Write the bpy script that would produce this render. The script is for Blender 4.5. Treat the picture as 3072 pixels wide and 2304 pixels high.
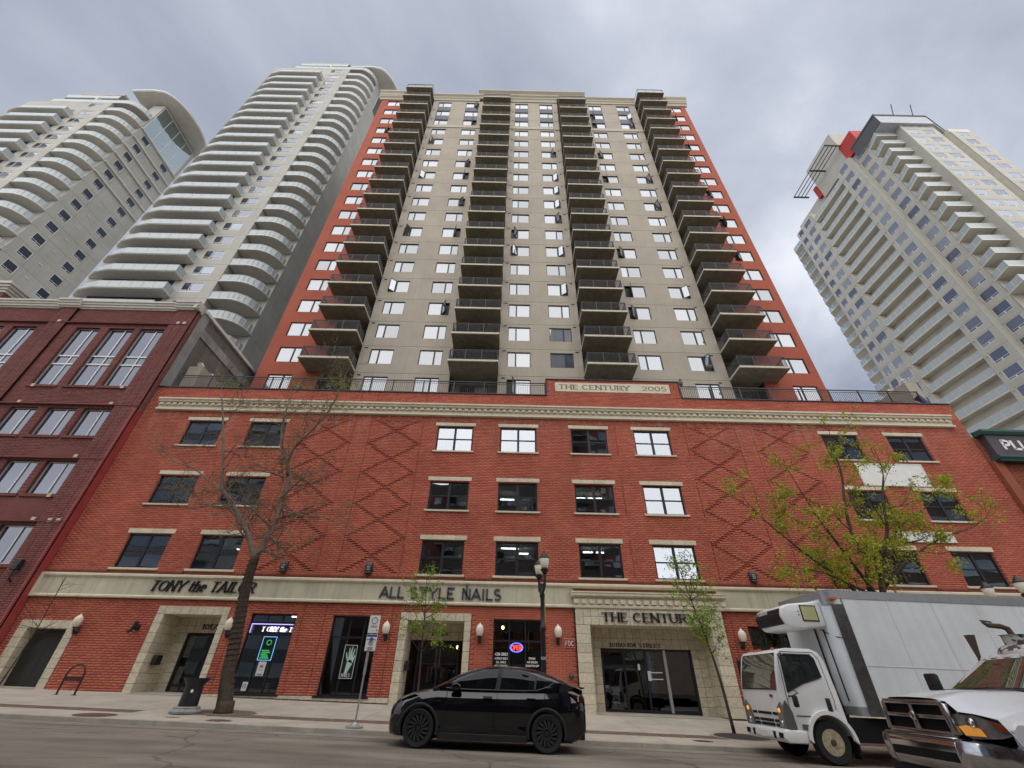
import bpy, bmesh, math, random
import numpy as np
from mathutils import Matrix, Vector, noise
random.seed(7); rng = np.random.default_rng(7)
R = math.radians
SC = bpy.context.scene
COL = SC.collection
for o in list(bpy.data.objects): bpy.data.objects.remove(o)

# ---------------------------------------------------------------- camera
cam = bpy.data.cameras.new('camera'); camo = bpy.data.objects.new('camera', cam); COL.objects.link(camo)
pit, rol, yaw = R(35.3876), R(1.2721), R(-.0521)
fw = Vector((0, math.cos(pit), math.sin(pit))); up = Vector((0, -math.sin(pit), math.cos(pit))); ri = Vector((1, 0, 0))
r2 = ri*math.cos(rol) + up*math.sin(rol); u2 = up*math.cos(rol) - ri*math.sin(rol)
Mz = Matrix.Rotation(yaw, 3, 'Z'); r2 = Mz @ r2; u2 = Mz @ u2; f2 = Mz @ fw
camo.matrix_world = Matrix(((r2.x, u2.x, -f2.x, 0), (r2.y, u2.y, -f2.y, 0), (r2.z, u2.z, -f2.z, 1.25), (0, 0, 0, 1)))
cam.sensor_fit = 'HORIZONTAL'; cam.sensor_width = 36; cam.lens = 1266.0/3072*36
cam.clip_start = .05; cam.clip_end = 3000
SC.camera = camo

# ---------------------------------------------------------------- sky, sun, exposure
SUN_EL, SUN_AZ = R(40), R(183)      # azimuth measured clockwise from +Y
world = bpy.data.worlds.new('World'); SC.world = world; world.use_nodes = True
nt = world.node_tree; nt.nodes.clear()
N = nt.nodes.new; L = nt.links.new
out = N('ShaderNodeOutputWorld'); bg = N('ShaderNodeBackground'); bg.inputs['Strength'].default_value = .1
sky = N('ShaderNodeTexSky'); sky.sky_type = 'NISHITA'; sky.sun_disc = False
sky.sun_elevation = SUN_EL; sky.sun_rotation = SUN_AZ; sky.air_density = 1; sky.dust_density = 2
tc = N('ShaderNodeTexCoord'); sep = N('ShaderNodeSeparateXYZ'); L(tc.outputs['Generated'], sep.inputs[0])
# overcast deck: project the direction onto a flat cloud layer so that clouds shrink toward the horizon
addz = N('ShaderNodeMath'); addz.operation = 'MAXIMUM'; addz.inputs[1].default_value = 0.0; L(sep.outputs['Z'], addz.inputs[0])
addz2 = N('ShaderNodeMath'); addz2.operation = 'ADD'; addz2.inputs[1].default_value = .22; L(addz.outputs[0], addz2.inputs[0])
dvx = N('ShaderNodeMath'); dvx.operation = 'DIVIDE'; L(sep.outputs['X'], dvx.inputs[0]); L(addz2.outputs[0], dvx.inputs[1])
dvy = N('ShaderNodeMath'); dvy.operation = 'DIVIDE'; L(sep.outputs['Y'], dvy.inputs[0]); L(addz2.outputs[0], dvy.inputs[1])
cmb = N('ShaderNodeCombineXYZ'); L(dvx.outputs[0], cmb.inputs[0]); L(dvy.outputs[0], cmb.inputs[1])
cmb.inputs[2].default_value = 3.1
n1 = N('ShaderNodeTexNoise'); n1.inputs['Scale'].default_value = 1.15; n1.inputs['Detail'].default_value = 7
n1.inputs['Roughness'].default_value = .52; n1.inputs['Distortion'].default_value = .35; L(cmb.outputs[0], n1.inputs['Vector'])
n2 = N('ShaderNodeTexNoise'); n2.inputs['Scale'].default_value = .42; n2.inputs['Detail'].default_value = 3; L(cmb.outputs[0], n2.inputs['Vector'])
mx = N('ShaderNodeMix'); mx.data_type = 'FLOAT'; mx.inputs[0].default_value = .45; L(n1.outputs['Fac'], mx.inputs[2]); L(n2.outputs['Fac'], mx.inputs[3])
cr = N('ShaderNodeValToRGB'); L(mx.outputs[0], cr.inputs[0])
e = cr.color_ramp.elements
e[0].position = .40; e[0].color = (1.5, 1.65, 2.05, 1)
e[1].position = .59; e[1].color = (4.5, 4.65, 5.0, 1)
k = cr.color_ramp.elements.new(.50); k.color = (2.55, 2.72, 3.15, 1)
mixc = N('ShaderNodeMix'); mixc.data_type = 'RGBA'; mixc.inputs[0].default_value = .95
L(sky.outputs[0], mixc.inputs[6]); L(cr.outputs[0], mixc.inputs[7])
L(mixc.outputs[2], bg.inputs['Color']); L(bg.outputs[0], out.inputs[0])
sun = bpy.data.lights.new('sun', 'SUN'); sun.energy = 1.5; sun.angle = R(110); sun.color = (1, .96, .9)
suno = bpy.data.objects.new('sun', sun); COL.objects.link(suno)
sd = Vector((math.sin(SUN_AZ)*math.cos(SUN_EL), math.cos(SUN_AZ)*math.cos(SUN_EL), math.sin(SUN_EL)))
suno.rotation_euler = sd.to_track_quat('Z', 'Y').to_euler()
vs = SC.view_settings; vs.view_transform = 'Standard'; vs.look = 'None'; vs.gamma = 1; vs.use_curve_mapping = False
vs.exposure = 1.2
SC.cycles.max_bounces = 7; SC.cycles.transparent_max_bounces = 12; SC.cycles.diffuse_bounces = 4; SC.cycles.glossy_bounces = 4
SC.cycles.caustics_reflective = False; SC.cycles.caustics_refractive = False

# ---------------------------------------------------------------- helpers
class MB:
    def __init__(s): s.v = []; s.f = []; s.m = []
    def add(s, v, f, m=0):
        o = len(s.v); s.v += [tuple(p) for p in v]; s.f += [tuple(i+o for i in q) for q in f]; s.m += [m]*len(f); return s
    def box(s, x0, x1, y0, y1, z0, z1, m=0):
        return s.add([(x0,y0,z0),(x1,y0,z0),(x1,y1,z0),(x0,y1,z0),(x0,y0,z1),(x1,y0,z1),(x1,y1,z1),(x0,y1,z1)],
              [(0,3,2,1),(4,5,6,7),(0,1,5,4),(1,2,6,5),(2,3,7,6),(3,0,4,7)], m)
    def quad(s, a, b, c, d, m=0): return s.add([a, b, c, d], [(0,1,2,3)], m)
    def prism(s, poly, a0, a1, axis='y', m=0, caps=True):
        # poly in (x,z) for axis y, (x,y) for axis z, (y,z) for axis x
        def P(p, a): return (p[0], a, p[1]) if axis == 'y' else ((p[0], p[1], a) if axis == 'z' else (a, p[0], p[1]))
        n = len(poly); v = [P(p, a0) for p in poly] + [P(p, a1) for p in poly]
        f = [(i, (i+1) % n, n+(i+1) % n, n+i) for i in range(n)]
        if caps: f += [tuple(range(n-1, -1, -1)), tuple(range(n, 2*n))]
        return s.add(v, f, m)
    def tube(s, pts, rad, n=6, m=0, cap=True):
        pts = [Vector(p) for p in pts]; k = len(pts)
        if not hasattr(rad, '__len__'): rad = [rad]*k
        v = []; f = []; pn = None
        for i, p in enumerate(pts):
            d = (pts[min(i+1, k-1)]-pts[max(i-1, 0)])
            d = d.normalized() if d.length > 1e-9 else Vector((0,0,1))
            a = d.orthogonal().normalized() if pn is None else (pn - d*pn.dot(d))
            a = a.normalized() if a.length > 1e-6 else d.orthogonal().normalized()
            pn = a; b = d.cross(a)
            v += [tuple(p + (a*math.cos(2*math.pi*j/n)+b*math.sin(2*math.pi*j/n))*rad[i]) for j in range(n)]
        for i in range(k-1):
            f += [(i*n+j, i*n+(j+1) % n, (i+1)*n+(j+1) % n, (i+1)*n+j) for j in range(n)]
        if cap: f += [tuple(range(n-1, -1, -1)), tuple(range((k-1)*n, k*n))]
        return s.add(v, f, m)
    def lathe(s, prof, n=16, c=(0,0,0), m=0, axis='z', caps=True):
        v = []; k = len(prof)
        for r, h in prof:
            for j in range(n):
                a = 2*math.pi*j/n; p = (r*math.cos(a), r*math.sin(a), h)
                if axis == 'y': p = (p[0], p[2], p[1])
                if axis == 'x': p = (p[2], p[0], p[1])
                v.append((p[0]+c[0], p[1]+c[1], p[2]+c[2]))
        f = [(i*n+j, i*n+(j+1) % n, (i+1)*n+(j+1) % n, (i+1)*n+j) for i in range(k-1) for j in range(n)]
        if caps: f += [tuple(range(n-1, -1, -1)), tuple(range((k-1)*n, k*n))]
        return s.add(v, f, m)
    def panel(s, u0, u1, v0, v1, holes, y0, y1, m=0, mr=None):
        # wall plate facing -y between y0 (front) and y1 (back) with rectangular holes (a0,a1,b0,b1) and their reveals
        us = sorted({u0, u1, *[max(u0, min(u1, h[i])) for h in holes for i in (0, 1)]})
        vv = sorted({v0, v1, *[max(v0, min(v1, h[i])) for h in holes for i in (2, 3)]})
        for a, b in zip(us, us[1:]):
            run = None
            for c, d in zip(vv, vv[1:]):
                cu, cv = (a+b)/2, (c+d)/2
                inside = any(h[0] < cu < h[1] and h[2] < cv < h[3] for h in holes)
                if not inside:
                    s.quad((a,y0,c),(b,y0,c),(b,y0,d),(a,y0,d), m)
        mr = m if mr is None else mr
        for h in holes:
            a, b, c, d = max(h[0],u0), min(h[1],u1), max(h[2],v0), min(h[3],v1)
            s.quad((a,y0,c),(a,y0,d),(a,y1,d),(a,y1,c), mr); s.quad((b,y0,d),(b,y0,c),(b,y1,c),(b,y1,d), mr)
            s.quad((b,y0,c),(a,y0,c),(a,y1,c),(b,y1,c), mr); s.quad((a,y0,d),(b,y0,d),(b,y1,d),(a,y1,d), mr)
        s.quad((u0,y1,v0),(u0,y0,v0),(u0,y0,v1),(u0,y1,v1), m); s.quad((u1,y0,v0),(u1,y1,v0),(u1,y1,v1),(u1,y0,v1), m)
        s.quad((u0,y1,v0),(u1,y1,v0),(u1,y0,v0),(u0,y0,v0), m); s.quad((u0,y0,v1),(u1,y0,v1),(u1,y1,v1),(u0,y1,v1), m)
        return s
    def mesh(s, name, mats, smooth=False, recalc=False):
        me = bpy.data.meshes.new(name); me.from_pydata(s.v, [], s.f)
        for mt in (mats if isinstance(mats, (list, tuple)) else [mats]): me.materials.append(mt)
        if any(s.m): me.polygons.foreach_set('material_index', s.m)
        if recalc:
            bm = bmesh.new(); bm.from_mesh(me); bmesh.ops.remove_doubles(bm, verts=bm.verts, dist=1e-5)
            bmesh.ops.recalc_face_normals(bm, faces=bm.faces); bm.to_mesh(me); bm.free()
        if smooth:
            me.polygons.foreach_set('use_smooth', [True]*len(me.polygons))
            if smooth is not True: me.set_sharp_from_angle(angle=R(smooth))
        me.update(); return me

WL = {}
def tag(o, label=None, cat=None, group=None, kind=None):
    if label: o['label'] = label
    if cat: o['category'] = cat
    if group: o['group'] = group
    if kind: o['kind'] = kind
    return o
def thing(name, label, cat, loc=(0,0,0), group=None, me=None, rz=0):
    o = bpy.data.objects.new(name, me); COL.objects.link(o); o.location = loc; o.rotation_euler = (0, 0, rz)
    if me is None: o.empty_display_size = .2
    WL[o.name] = Vector(loc); return tag(o, label, cat, group)
def struct(name, me, loc=(0,0,0), kind='structure'):
    o = bpy.data.objects.new(name, me); COL.objects.link(o); o.location = loc; WL[o.name] = Vector(loc); o['kind'] = kind; return o
def part(name, me, parent, loc=(0,0,0), rz=0, kind=None, label=None):
    # loc in world coordinates, parent an unrotated thing
    o = bpy.data.objects.new(name, me); COL.objects.link(o); o.parent = parent
    o.location = Vector(loc) - WL.get(parent.name, Vector((0,0,0))); o.rotation_euler = (0, 0, rz)
    WL[o.name] = Vector(loc)
    if kind: o['kind'] = kind
    if label: o['label'] = label
    return o
def sub(name, me, parent, loc=(0,0,0), rot=(0,0,0), kind=None, label=None):
    # loc in the parent's own coordinates
    o = bpy.data.objects.new(name, me); COL.objects.link(o); o.parent = parent; o.location = loc; o.rotation_euler = rot
    if kind: o['kind'] = kind
    if label: o['label'] = label
    return o
def tree_copy(src, loc=None, parent=None):
    c = src.copy(); COL.objects.link(c)
    if parent: c.parent = parent
    if loc is not None: c.location = loc; WL[c.name] = Vector(loc)
    for ch in list(src.children): tree_copy(ch, None, c)
    return c
def box(x0, x1, y0, y1, z0, z1): return MB().box(x0, x1, y0, y1, z0, z1)
def bevel(me, w=.01, seg=2, angle=30):
    bm = bmesh.new(); bm.from_mesh(me); bmesh.ops.remove_doubles(bm, verts=bm.verts, dist=1e-5)
    bmesh.ops.recalc_face_normals(bm, faces=bm.faces)
    ed = [e for e in bm.edges if len(e.link_faces) == 2 and e.calc_face_angle(0) > R(angle)]
    bmesh.ops.bevel(bm, geom=ed, offset=w, segments=seg, affect='EDGES', profile=.5, clamp_overlap=True)
    bm.to_mesh(me); bm.free(); me.polygons.foreach_set('use_smooth', [True]*len(me.polygons)); me.set_sharp_from_angle(angle=R(40)); return me
def zsw(x, y): return .05 + .0463*(y-13.6) - .018*x     # pavement height
def zrd(x, y=12): return -.018*x                        # road height

# ---------------------------------------------------------------- materials
def mat(name, col, rough=.7, metal=0, var=.12, scale=3.0, bump=0, bscale=40, spec=.4, rnd=0, isl=0, emit=0, coat=0, streak=0):
    m = bpy.data.materials.new(name); m.use_nodes = True; t = m.node_tree; n = t.nodes; l = t.links
    b = n['Principled BSDF']; b.inputs['Roughness'].default_value = rough; b.inputs['Metallic'].default_value = metal
    b.inputs['Specular IOR Level'].default_value = spec
    if coat: b.inputs['Coat Weight'].default_value = coat; b.inputs['Coat Roughness'].default_value = .03
    if emit: b.inputs['Emission Color'].default_value = (*col, 1); b.inputs['Emission Strength'].default_value = emit
    g = n.new('ShaderNodeNewGeometry')
    nz = n.new('ShaderNodeTexNoise'); nz.inputs['Scale'].default_value = scale; nz.inputs['Detail'].default_value = 6; nz.inputs['Roughness'].default_value = .6
    l.new(g.outputs['Position'], nz.inputs['Vector'])
    hs = n.new('ShaderNodeHueSaturation'); hs.inputs['Color'].default_value = (*col, 1)
    mr = n.new('ShaderNodeMapRange'); mr.inputs[1].default_value = .3; mr.inputs[2].default_value = .7; mr.inputs[3].default_value = 1-var; mr.inputs[4].default_value = 1+var
    l.new(nz.outputs['Fac'], mr.inputs[0]); val = mr.outputs[0]
    def mul(a, lo, hi, src):
        q = n.new('ShaderNodeMapRange'); q.inputs[3].default_value = lo; q.inputs[4].default_value = hi; l.new(src, q.inputs[0])
        w = n.new('ShaderNodeMath'); w.operation = 'MULTIPLY'; l.new(a, w.inputs[0]); l.new(q.outputs[0], w.inputs[1]); return w.outputs[0]
    if rnd:
        oi = n.new('ShaderNodeObjectInfo'); val = mul(val, 1-rnd, 1+rnd, oi.outputs['Random'])
    if isl: val = mul(val, 1-isl, 1+isl, g.outputs['Random Per Island'])
    if streak:
        # rain streaks: noise stretched along z
        mp = n.new('ShaderNodeMapping'); mp.inputs['Scale'].default_value = (5, 5, .22); l.new(g.outputs['Position'], mp.inputs['Vector'])
        sn = n.new('ShaderNodeTexNoise'); sn.inputs['Scale'].default_value = 1.0; sn.inputs['Detail'].default_value = 5; l.new(mp.outputs[0], sn.inputs['Vector'])
        q = n.new('ShaderNodeMapRange'); q.inputs[1].default_value = .45; q.inputs[2].default_value = .8; q.inputs[3].default_value = 1; q.inputs[4].default_value = 1-streak; l.new(sn.outputs['Fac'], q.inputs[0])
        w = n.new('ShaderNodeMath'); w.operation = 'MULTIPLY'; l.new(val, w.inputs[0]); l.new(q.outputs[0], w.inputs[1]); val = w.outputs[0]
    l.new(val, hs.inputs['Value']); l.new(hs.outputs[0], b.inputs['Base Color'])
    if bump:
        bn = n.new('ShaderNodeTexNoise'); bn.inputs['Scale'].default_value = bscale; bn.inputs['Detail'].default_value = 4; l.new(g.outputs['Position'], bn.inputs['Vector'])
        bp = n.new('ShaderNodeBump'); bp.inputs['Strength'].default_value = bump; bp.inputs['Distance'].default_value = .02; l.new(bn.outputs['Fac'], bp.inputs['Height']); l.new(bp.outputs[0], b.inputs['Normal'])
    return m

def brick_mat(name, col, stain=(0, 0), amt=.5):
    m = mat(name, col, .85, var=.16, scale=.7, bump=.25, bscale=60, isl=.06, rnd=.05, spec=.25)
    n = m.node_tree.nodes; l = m.node_tree.links; b = n['Principled BSDF']; hs = [q for q in n if q.type == 'HUE_SAT'][0]; g = [q for q in n if q.type == 'NEW_GEOMETRY'][0]
    hv = n.new('ShaderNodeMapRange'); hv.inputs[3].default_value = .492; hv.inputs[4].default_value = .508; l.new(g.outputs['Random Per Island'], hv.inputs[0]); l.new(hv.outputs[0], hs.inputs['Hue'])
    if stain[1]:
        # salt bloom washed down from the cornice above
        mp = n.new('ShaderNodeMapping'); mp.inputs['Scale'].default_value = (2.6, 1, .3); l.new(g.outputs['Position'], mp.inputs['Vector'])
        sn = n.new('ShaderNodeTexNoise'); sn.inputs['Scale'].default_value = 1.3; sn.inputs['Detail'].default_value = 6; sn.inputs['Roughness'].default_value = .7; l.new(mp.outputs[0], sn.inputs['Vector'])
        sp = n.new('ShaderNodeSeparateXYZ'); l.new(g.outputs['Position'], sp.inputs[0])
        zr = n.new('ShaderNodeMapRange'); zr.inputs[1].default_value = stain[0]; zr.inputs[2].default_value = stain[1]; l.new(sp.outputs['Z'], zr.inputs[0])
        z2 = n.new('ShaderNodeMath'); z2.operation = 'LESS_THAN'; z2.inputs[1].default_value = stain[1]+.1; l.new(sp.outputs['Z'], z2.inputs[0])
        a = n.new('ShaderNodeMapRange'); a.inputs[1].default_value = .5; a.inputs[2].default_value = .78; l.new(sn.outputs['Fac'], a.inputs[0])
        p1 = n.new('ShaderNodeMath'); p1.operation = 'MULTIPLY'; l.new(zr.outputs[0], p1.inputs[0]); l.new(a.outputs[0], p1.inputs[1])
        p2 = n.new('ShaderNodeMath'); p2.operation = 'MULTIPLY'; l.new(p1.outputs[0], p2.inputs[0]); l.new(z2.outputs[0], p2.inputs[1])
        p3 = n.new('ShaderNodeMath'); p3.operation = 'MULTIPLY'; p3.inputs[1].default_value = amt; l.new(p2.outputs[0], p3.inputs[0])
        mxx = n.new('ShaderNodeMix'); mxx.data_type = 'RGBA'; l.new(p3.outputs[0], mxx.inputs[0]); l.new(hs.outputs[0], mxx.inputs[6]); mxx.inputs[7].default_value = (.42, .33, .28, 1)
        l.new(mxx.outputs[2], b.inputs['Base Color'])
    return m

def glass_mat(name, tint=(.85,.9,.95), refl=.5, body=(.03,.035,.04), rough=.015, see=False, rndbody=None, wave=0):
    m = bpy.data.materials.new(name); m.use_nodes = True; t = m.node_tree; n = t.nodes; l = t.links; n.remove(n['Principled BSDF'])
    o = n['Material Output']; gl = n.new('ShaderNodeBsdfGlossy'); gl.inputs['Color'].default_value = (*tint, 1); gl.inputs['Roughness'].default_value = rough
    if see:
        df = n.new('ShaderNodeBsdfTransparent'); df.inputs['Color'].default_value = (*body, 1)
    else:
        df = n.new('ShaderNodeBsdfDiffuse'); df.inputs['Color'].default_value = (*body, 1)
        if rndbody:
            oi = n.new('ShaderNodeObjectInfo'); rp = n.new('ShaderNodeValToRGB'); rp.color_ramp.interpolation = 'CONSTANT'
            el = rp.color_ramp.elements; el[0].position = 0; el[0].color = (*rndbody[0], 1); el[1].position = 1/len(rndbody); el[1].color = (*rndbody[1], 1)
            for i, cc in enumerate(rndbody[2:]): q = el.new((i+2)/len(rndbody)); q.color = (*cc, 1)
            l.new(oi.outputs['Random'], rp.inputs[0]); l.new(rp.outputs[0], df.inputs['Color'])
    mx = n.new('ShaderNodeMixShader'); fr = n.new('ShaderNodeLayerWeight'); fr.inputs['Blend'].default_value = .25
    mr = n.new('ShaderNodeMapRange'); mr.inputs[3].default_value = refl; mr.inputs[4].default_value = min(1, refl+.35); l.new(fr.outputs['Fresnel'], mr.inputs[0])
    l.new(mr.outputs[0], mx.inputs[0]); l.new(df.outputs[0], mx.inputs[1]); l.new(gl.outputs[0], mx.inputs[2]); l.new(mx.outputs[0], o.inputs[0])
    if wave:
        tcx = n.new('ShaderNodeNewGeometry'); wn = n.new('ShaderNodeTexNoise'); wn.inputs['Scale'].default_value = .9; wn.inputs['Detail'].default_value = 1; l.new(tcx.outputs['Position'], wn.inputs['Vector'])
        bp = n.new('ShaderNodeBump'); bp.inputs['Strength'].default_value = wave; bp.inputs['Distance'].default_value = .05; l.new(wn.outputs['Fac'], bp.inputs['Height']); l.new(bp.outputs[0], gl.inputs['Normal'])
    return m

BRICK = brick_mat('red_brick', (.44, .125, .082), (11.2, 13.8), .8)
SOLD = brick_mat('soldier_brick', (.30, .09, .06))
MORTAR = mat('mortar', (.36, .15, .11), .95, var=.2, scale=2)
BROWN = brick_mat('brown_brick', (.205, .078, .07))
BROWND = brick_mat('brown_brick_trim', (.17, .062, .056))
BMORT = mat('brown_mortar', (.15, .06, .05), .95, var=.2)
BLOCK = mat('pale_stone_block', (.55, .48, .38), .8)
CREAM = mat('cream_stucco_moulding', (.66, .60, .46), .85, var=.08, scale=1.5, bump=.1, streak=.12)
STUCCO = mat('band_stucco', (.54, .505, .385), .9, var=.16, scale=.9, bump=.1, streak=.25)
STONE = mat('limestone', (.64, .57, .43), .8, var=.16, scale=14, bump=.3, bscale=50, rnd=.09)
TILE = mat('travertine_tile', (.60, .535, .41), .7, var=.2, scale=9, bump=.35, bscale=35, rnd=.10)
GROUT = mat('grout', (.10, .085, .065), .95)
TAUPE = mat('taupe_stucco', (.37, .33, .27), .92, var=.08, scale=.5, bump=.12, bscale=80, rnd=.03, streak=.10)
TAUPEL = mat('pale_taupe_stucco', (.43, .395, .315), .92, var=.06, scale=.5, bump=.1)
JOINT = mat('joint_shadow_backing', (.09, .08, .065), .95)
REDSTUC = mat('tower_red_brick', (.33, .085, .05), .9, var=.10, scale=.6)
SLAB = mat('raw_concrete_slab', (.22, .20, .145), .9, var=.25, scale=2.2, bump=.15, rnd=.06)
SLABEDGE = mat('painted_slab_edge', (.55, .51, .40), .85, var=.1)
BLACKM = mat('black_metal', (.018, .018, .022), .45, var=.1, spec=.5)
FRAMEB = mat('black_frame', (.012, .012, .018), .5)
NAVY = mat('dark_spandrel', (.02, .02, .04), .4)
PANE_T = glass_mat('tower_pane', (.93,.96,1.0), .27, rndbody=[(.22,.24,.26),(.16,.18,.19),(.07,.08,.09),(.26,.28,.30),(.14,.15,.17),(.30,.31,.33)])
PANE_O = glass_mat('open_sash_pane', (.8,.85,.9), .42, body=(.08,.085,.09))
PANE_P = glass_mat('podium_pane', (.86,.90,.96), .36, body=(.50,.54,.55), see=True, wave=.06)
PANE_B = glass_mat('left_building_pane', (.74,.78,.92), .13, body=(.04,.045,.06), wave=.02)
PANE_C = glass_mat('condo_pane', (.75,.80,.92), .26, rndbody=[(.03,.035,.05),(.05,.055,.07),(.02,.022,.03),(.18,.2,.22)])
PANE_D = glass_mat('shaded_pane', (.7,.75,.85), .06, body=(.012,.014,.02))
PANE_R = glass_mat('hotel_pane', (.72,.78,.92), .18, rndbody=[(.10,.11,.14),(.16,.17,.20),(.05,.055,.08),(.22,.24,.26)])
FROST = glass_mat('frosted_balcony_glass', (.9,.95,.98), .05, body=(.40,.44,.45), rough=.25)
FROST2 = glass_mat('clear_balcony_glass', (.9,.95,.98), .22, body=(.66,.72,.73), see=True)
SHOP = glass_mat('shop_glass', (.8,.85,.9), .16, body=(.62,.66,.66), see=True)
WHITEM = mat('white_metal', (.68, .69, .68), .45, var=.05)
PRECAST = mat('grey_precast', (.40, .39, .35), .9, var=.10, scale=.35, bump=.08, rnd=.03, streak=.12)
PRECASTD = mat('grey_precast_soffit', (.56, .545, .50), .9, var=.10, scale=.8)
HOTEL = mat('buff_precast', (.45, .435, .385), .9, var=.08, scale=.4, rnd=.03, streak=.10)
HOTELD = mat('bounce_lit_buff', (.60, .57, .49), .9, var=.12, scale=.6)  # wall buff made lighter, standing in for bounce light on the undersides
CONC = mat('pavement_concrete', (.44, .395, .33), .9, var=.16, scale=1.2, bump=.2, bscale=50, rnd=.05)
CONC2 = mat('site_concrete', (.30, .30, .29), .9, var=.3, scale=.8, bump=.2, streak=.3)
KERB = mat('kerb_concrete', (.36, .325, .275), .9, var=.2, scale=2)
PAVER = mat('brown_pavers', (.19, .13, .105), .9, var=.25, scale=8, isl=.2)
WHITEP = mat('white_sign_paint', (.75, .75, .72), .6, var=.05)
LAMPG = mat('lamp_globe', (.80, .74, .60), .35, var=.04)
BARK = mat('bark', (.075, .055, .042), .95, var=.35, scale=9, bump=.8, bscale=30)
TWIG = mat('twig_bark', (.20, .155, .12), .95, var=.3, scale=4)
RUBBER = mat('rubber', (.016, .016, .017), .85, var=.2)
CHROME = mat('chrome', (.55, .56, .58), .12, 1, var=.05)
STEEL = mat('stainless', (.30, .30, .31), .2, 1, var=.25, scale=6)
GALV = mat('galvanised_steel', (.40, .41, .42), .5, .6, var=.15, scale=12)
RED = mat('red_paint', (.35, .03, .03), .5)
# ================================================================ ground
def slope_sheet(x0, x1, y0, y1, fz, nx=1, ny=1, th=0):
    m = MB()
    for i in range(nx):
        for j in range(ny):
            a, b = x0+(x1-x0)*i/nx, x0+(x1-x0)*(i+1)/nx; c, d = y0+(y1-y0)*j/ny, y0+(y1-y0)*(j+1)/ny
            m.quad((a,c,fz(a,c)),(b,c,fz(b,c)),(b,d,fz(b,d)),(a,d,fz(a,d)))
    return m
def road_mat():
    m = mat('asphalt', (.205, .175, .143), .93, var=.22, scale=.5, bump=.35, bscale=120)
    n = m.node_tree.nodes; l = m.node_tree.links; b = n['Principled BSDF']; hs = [q for q in n if q.type == 'HUE_SAT'][0]; g = [q for q in n if q.type == 'NEW_GEOMETRY'][0]
    fine = n.new('ShaderNodeTexNoise'); fine.inputs['Scale'].default_value = 70; fine.inputs['Detail'].default_value = 3; l.new(g.outputs['Position'], fine.inputs['Vector'])
    mp = n.new('ShaderNodeMapping'); mp.inputs['Scale'].default_value = (.16, .9, 1); l.new(g.outputs['Position'], mp.inputs['Vector'])
    band = n.new('ShaderNodeTexNoise'); band.inputs['Scale'].default_value = 1.6; band.inputs['Detail'].default_value = 6; l.new(mp.outputs[0], band.inputs['Vector'])
    wp = n.new('ShaderNodeTexNoise'); wp.inputs['Scale'].default_value = 1.3; wp.inputs['Detail'].default_value = 4; l.new(g.outputs['Position'], wp.inputs['Vector'])
    wm = n.new('ShaderNodeMix'); wm.data_type = 'VECTOR'; wm.inputs[0].default_value = .35; l.new(g.outputs['Position'], wm.inputs[4]); l.new(wp.outputs['Color'], wm.inputs[5])
    vo = n.new('ShaderNodeTexVoronoi'); vo.feature = 'DISTANCE_TO_EDGE'; vo.inputs['Scale'].default_value = .42; l.new(wm.outputs[1], vo.inputs['Vector'])
    cl = n.new('ShaderNodeMapRange'); cl.inputs[1].default_value = 0; cl.inputs[2].default_value = .012; cl.inputs[3].default_value = .55; cl.inputs[4].default_value = 1; l.new(vo.outputs['Distance'], cl.inputs[0])
    m1 = n.new('ShaderNodeMapRange'); m1.inputs[1].default_value = .3; m1.inputs[2].default_value = .7; m1.inputs[3].default_value = .72; m1.inputs[4].default_value = 1.3; l.new(band.outputs['Fac'], m1.inputs[0])
    m2 = n.new('ShaderNodeMapRange'); m2.inputs[3].default_value = .7; m2.inputs[4].default_value = 1.3; l.new(fine.outputs['Fac'], m2.inputs[0])
    v = None
    for s in (cl, m1, m2):
        w = n.new('ShaderNodeMath'); w.operation = 'MULTIPLY'
        l.new(s.outputs[0], w.inputs[0])
        if v is None: w.inputs[1].default_value = 1
        else: l.new(v, w.inputs[1])
        v = w.outputs[0]
    mx = n.new('ShaderNodeMix'); mx.data_type = 'RGBA'; mx.blend_type = 'MULTIPLY'; mx.inputs[0].default_value = 1; l.new(hs.outputs[0], mx.inputs[6]); l.new(v, mx.inputs[7]); l.new(mx.outputs[2], b.inputs['Base Color'])
    return m
ROADM = road_mat()
struct('ground', slope_sheet(-400, 400, -400, 500, lambda x, y: -.018*x-.6).mesh('ground', mat('bounce_ground', (.45,.43,.39), .95)))  # ground out of view, coloured pale to bounce light up onto soffits
struct('road', slope_sheet(-70, 60, -8, 13.9, lambda x, y: zrd(x)-.004*0, 26, 8).mesh('road', ROADM))
struct('gutter', slope_sheet(-70, 60, 13.9, 14.55, lambda x, y: zrd(x)+.004, 26, 1).mesh('gutter', mat('gutter_concrete', (.235,.205,.17), .92, var=.25, scale=1.5)))
kb = MB()
for i in range(60):
    x0 = -70+i*130/60; x1 = x0+130/60-.012
    kb.add([(x0,14.55,zrd(x0)-.2),(x1,14.55,zrd(x1)-.2),(x1,14.72,zrd(x1)-.2),(x0,14.72,zrd(x0)-.2),(x0,14.57,zsw(x0,14.55)+.004),(x1,14.57,zsw(x1,14.55)+.004),(x1,14.72,zsw(x1,14.72)+.004),(x0,14.72,zsw(x0,14.72)+.004)],
           [(0,3,2,1),(4,5,6,7),(0,1,5,4),(1,2,6,5),(2,3,7,6),(3,0,4,7)])
struct('kerb', kb.mesh('kerb', KERB))
swk = struct('pavement', slope_sheet(-70, 60, 14.6, 24, lambda x, y: zsw(x,y)-.03, 26, 2).mesh('pavement', mat('pavement_joint', (.13,.115,.095), .95)))
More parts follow.
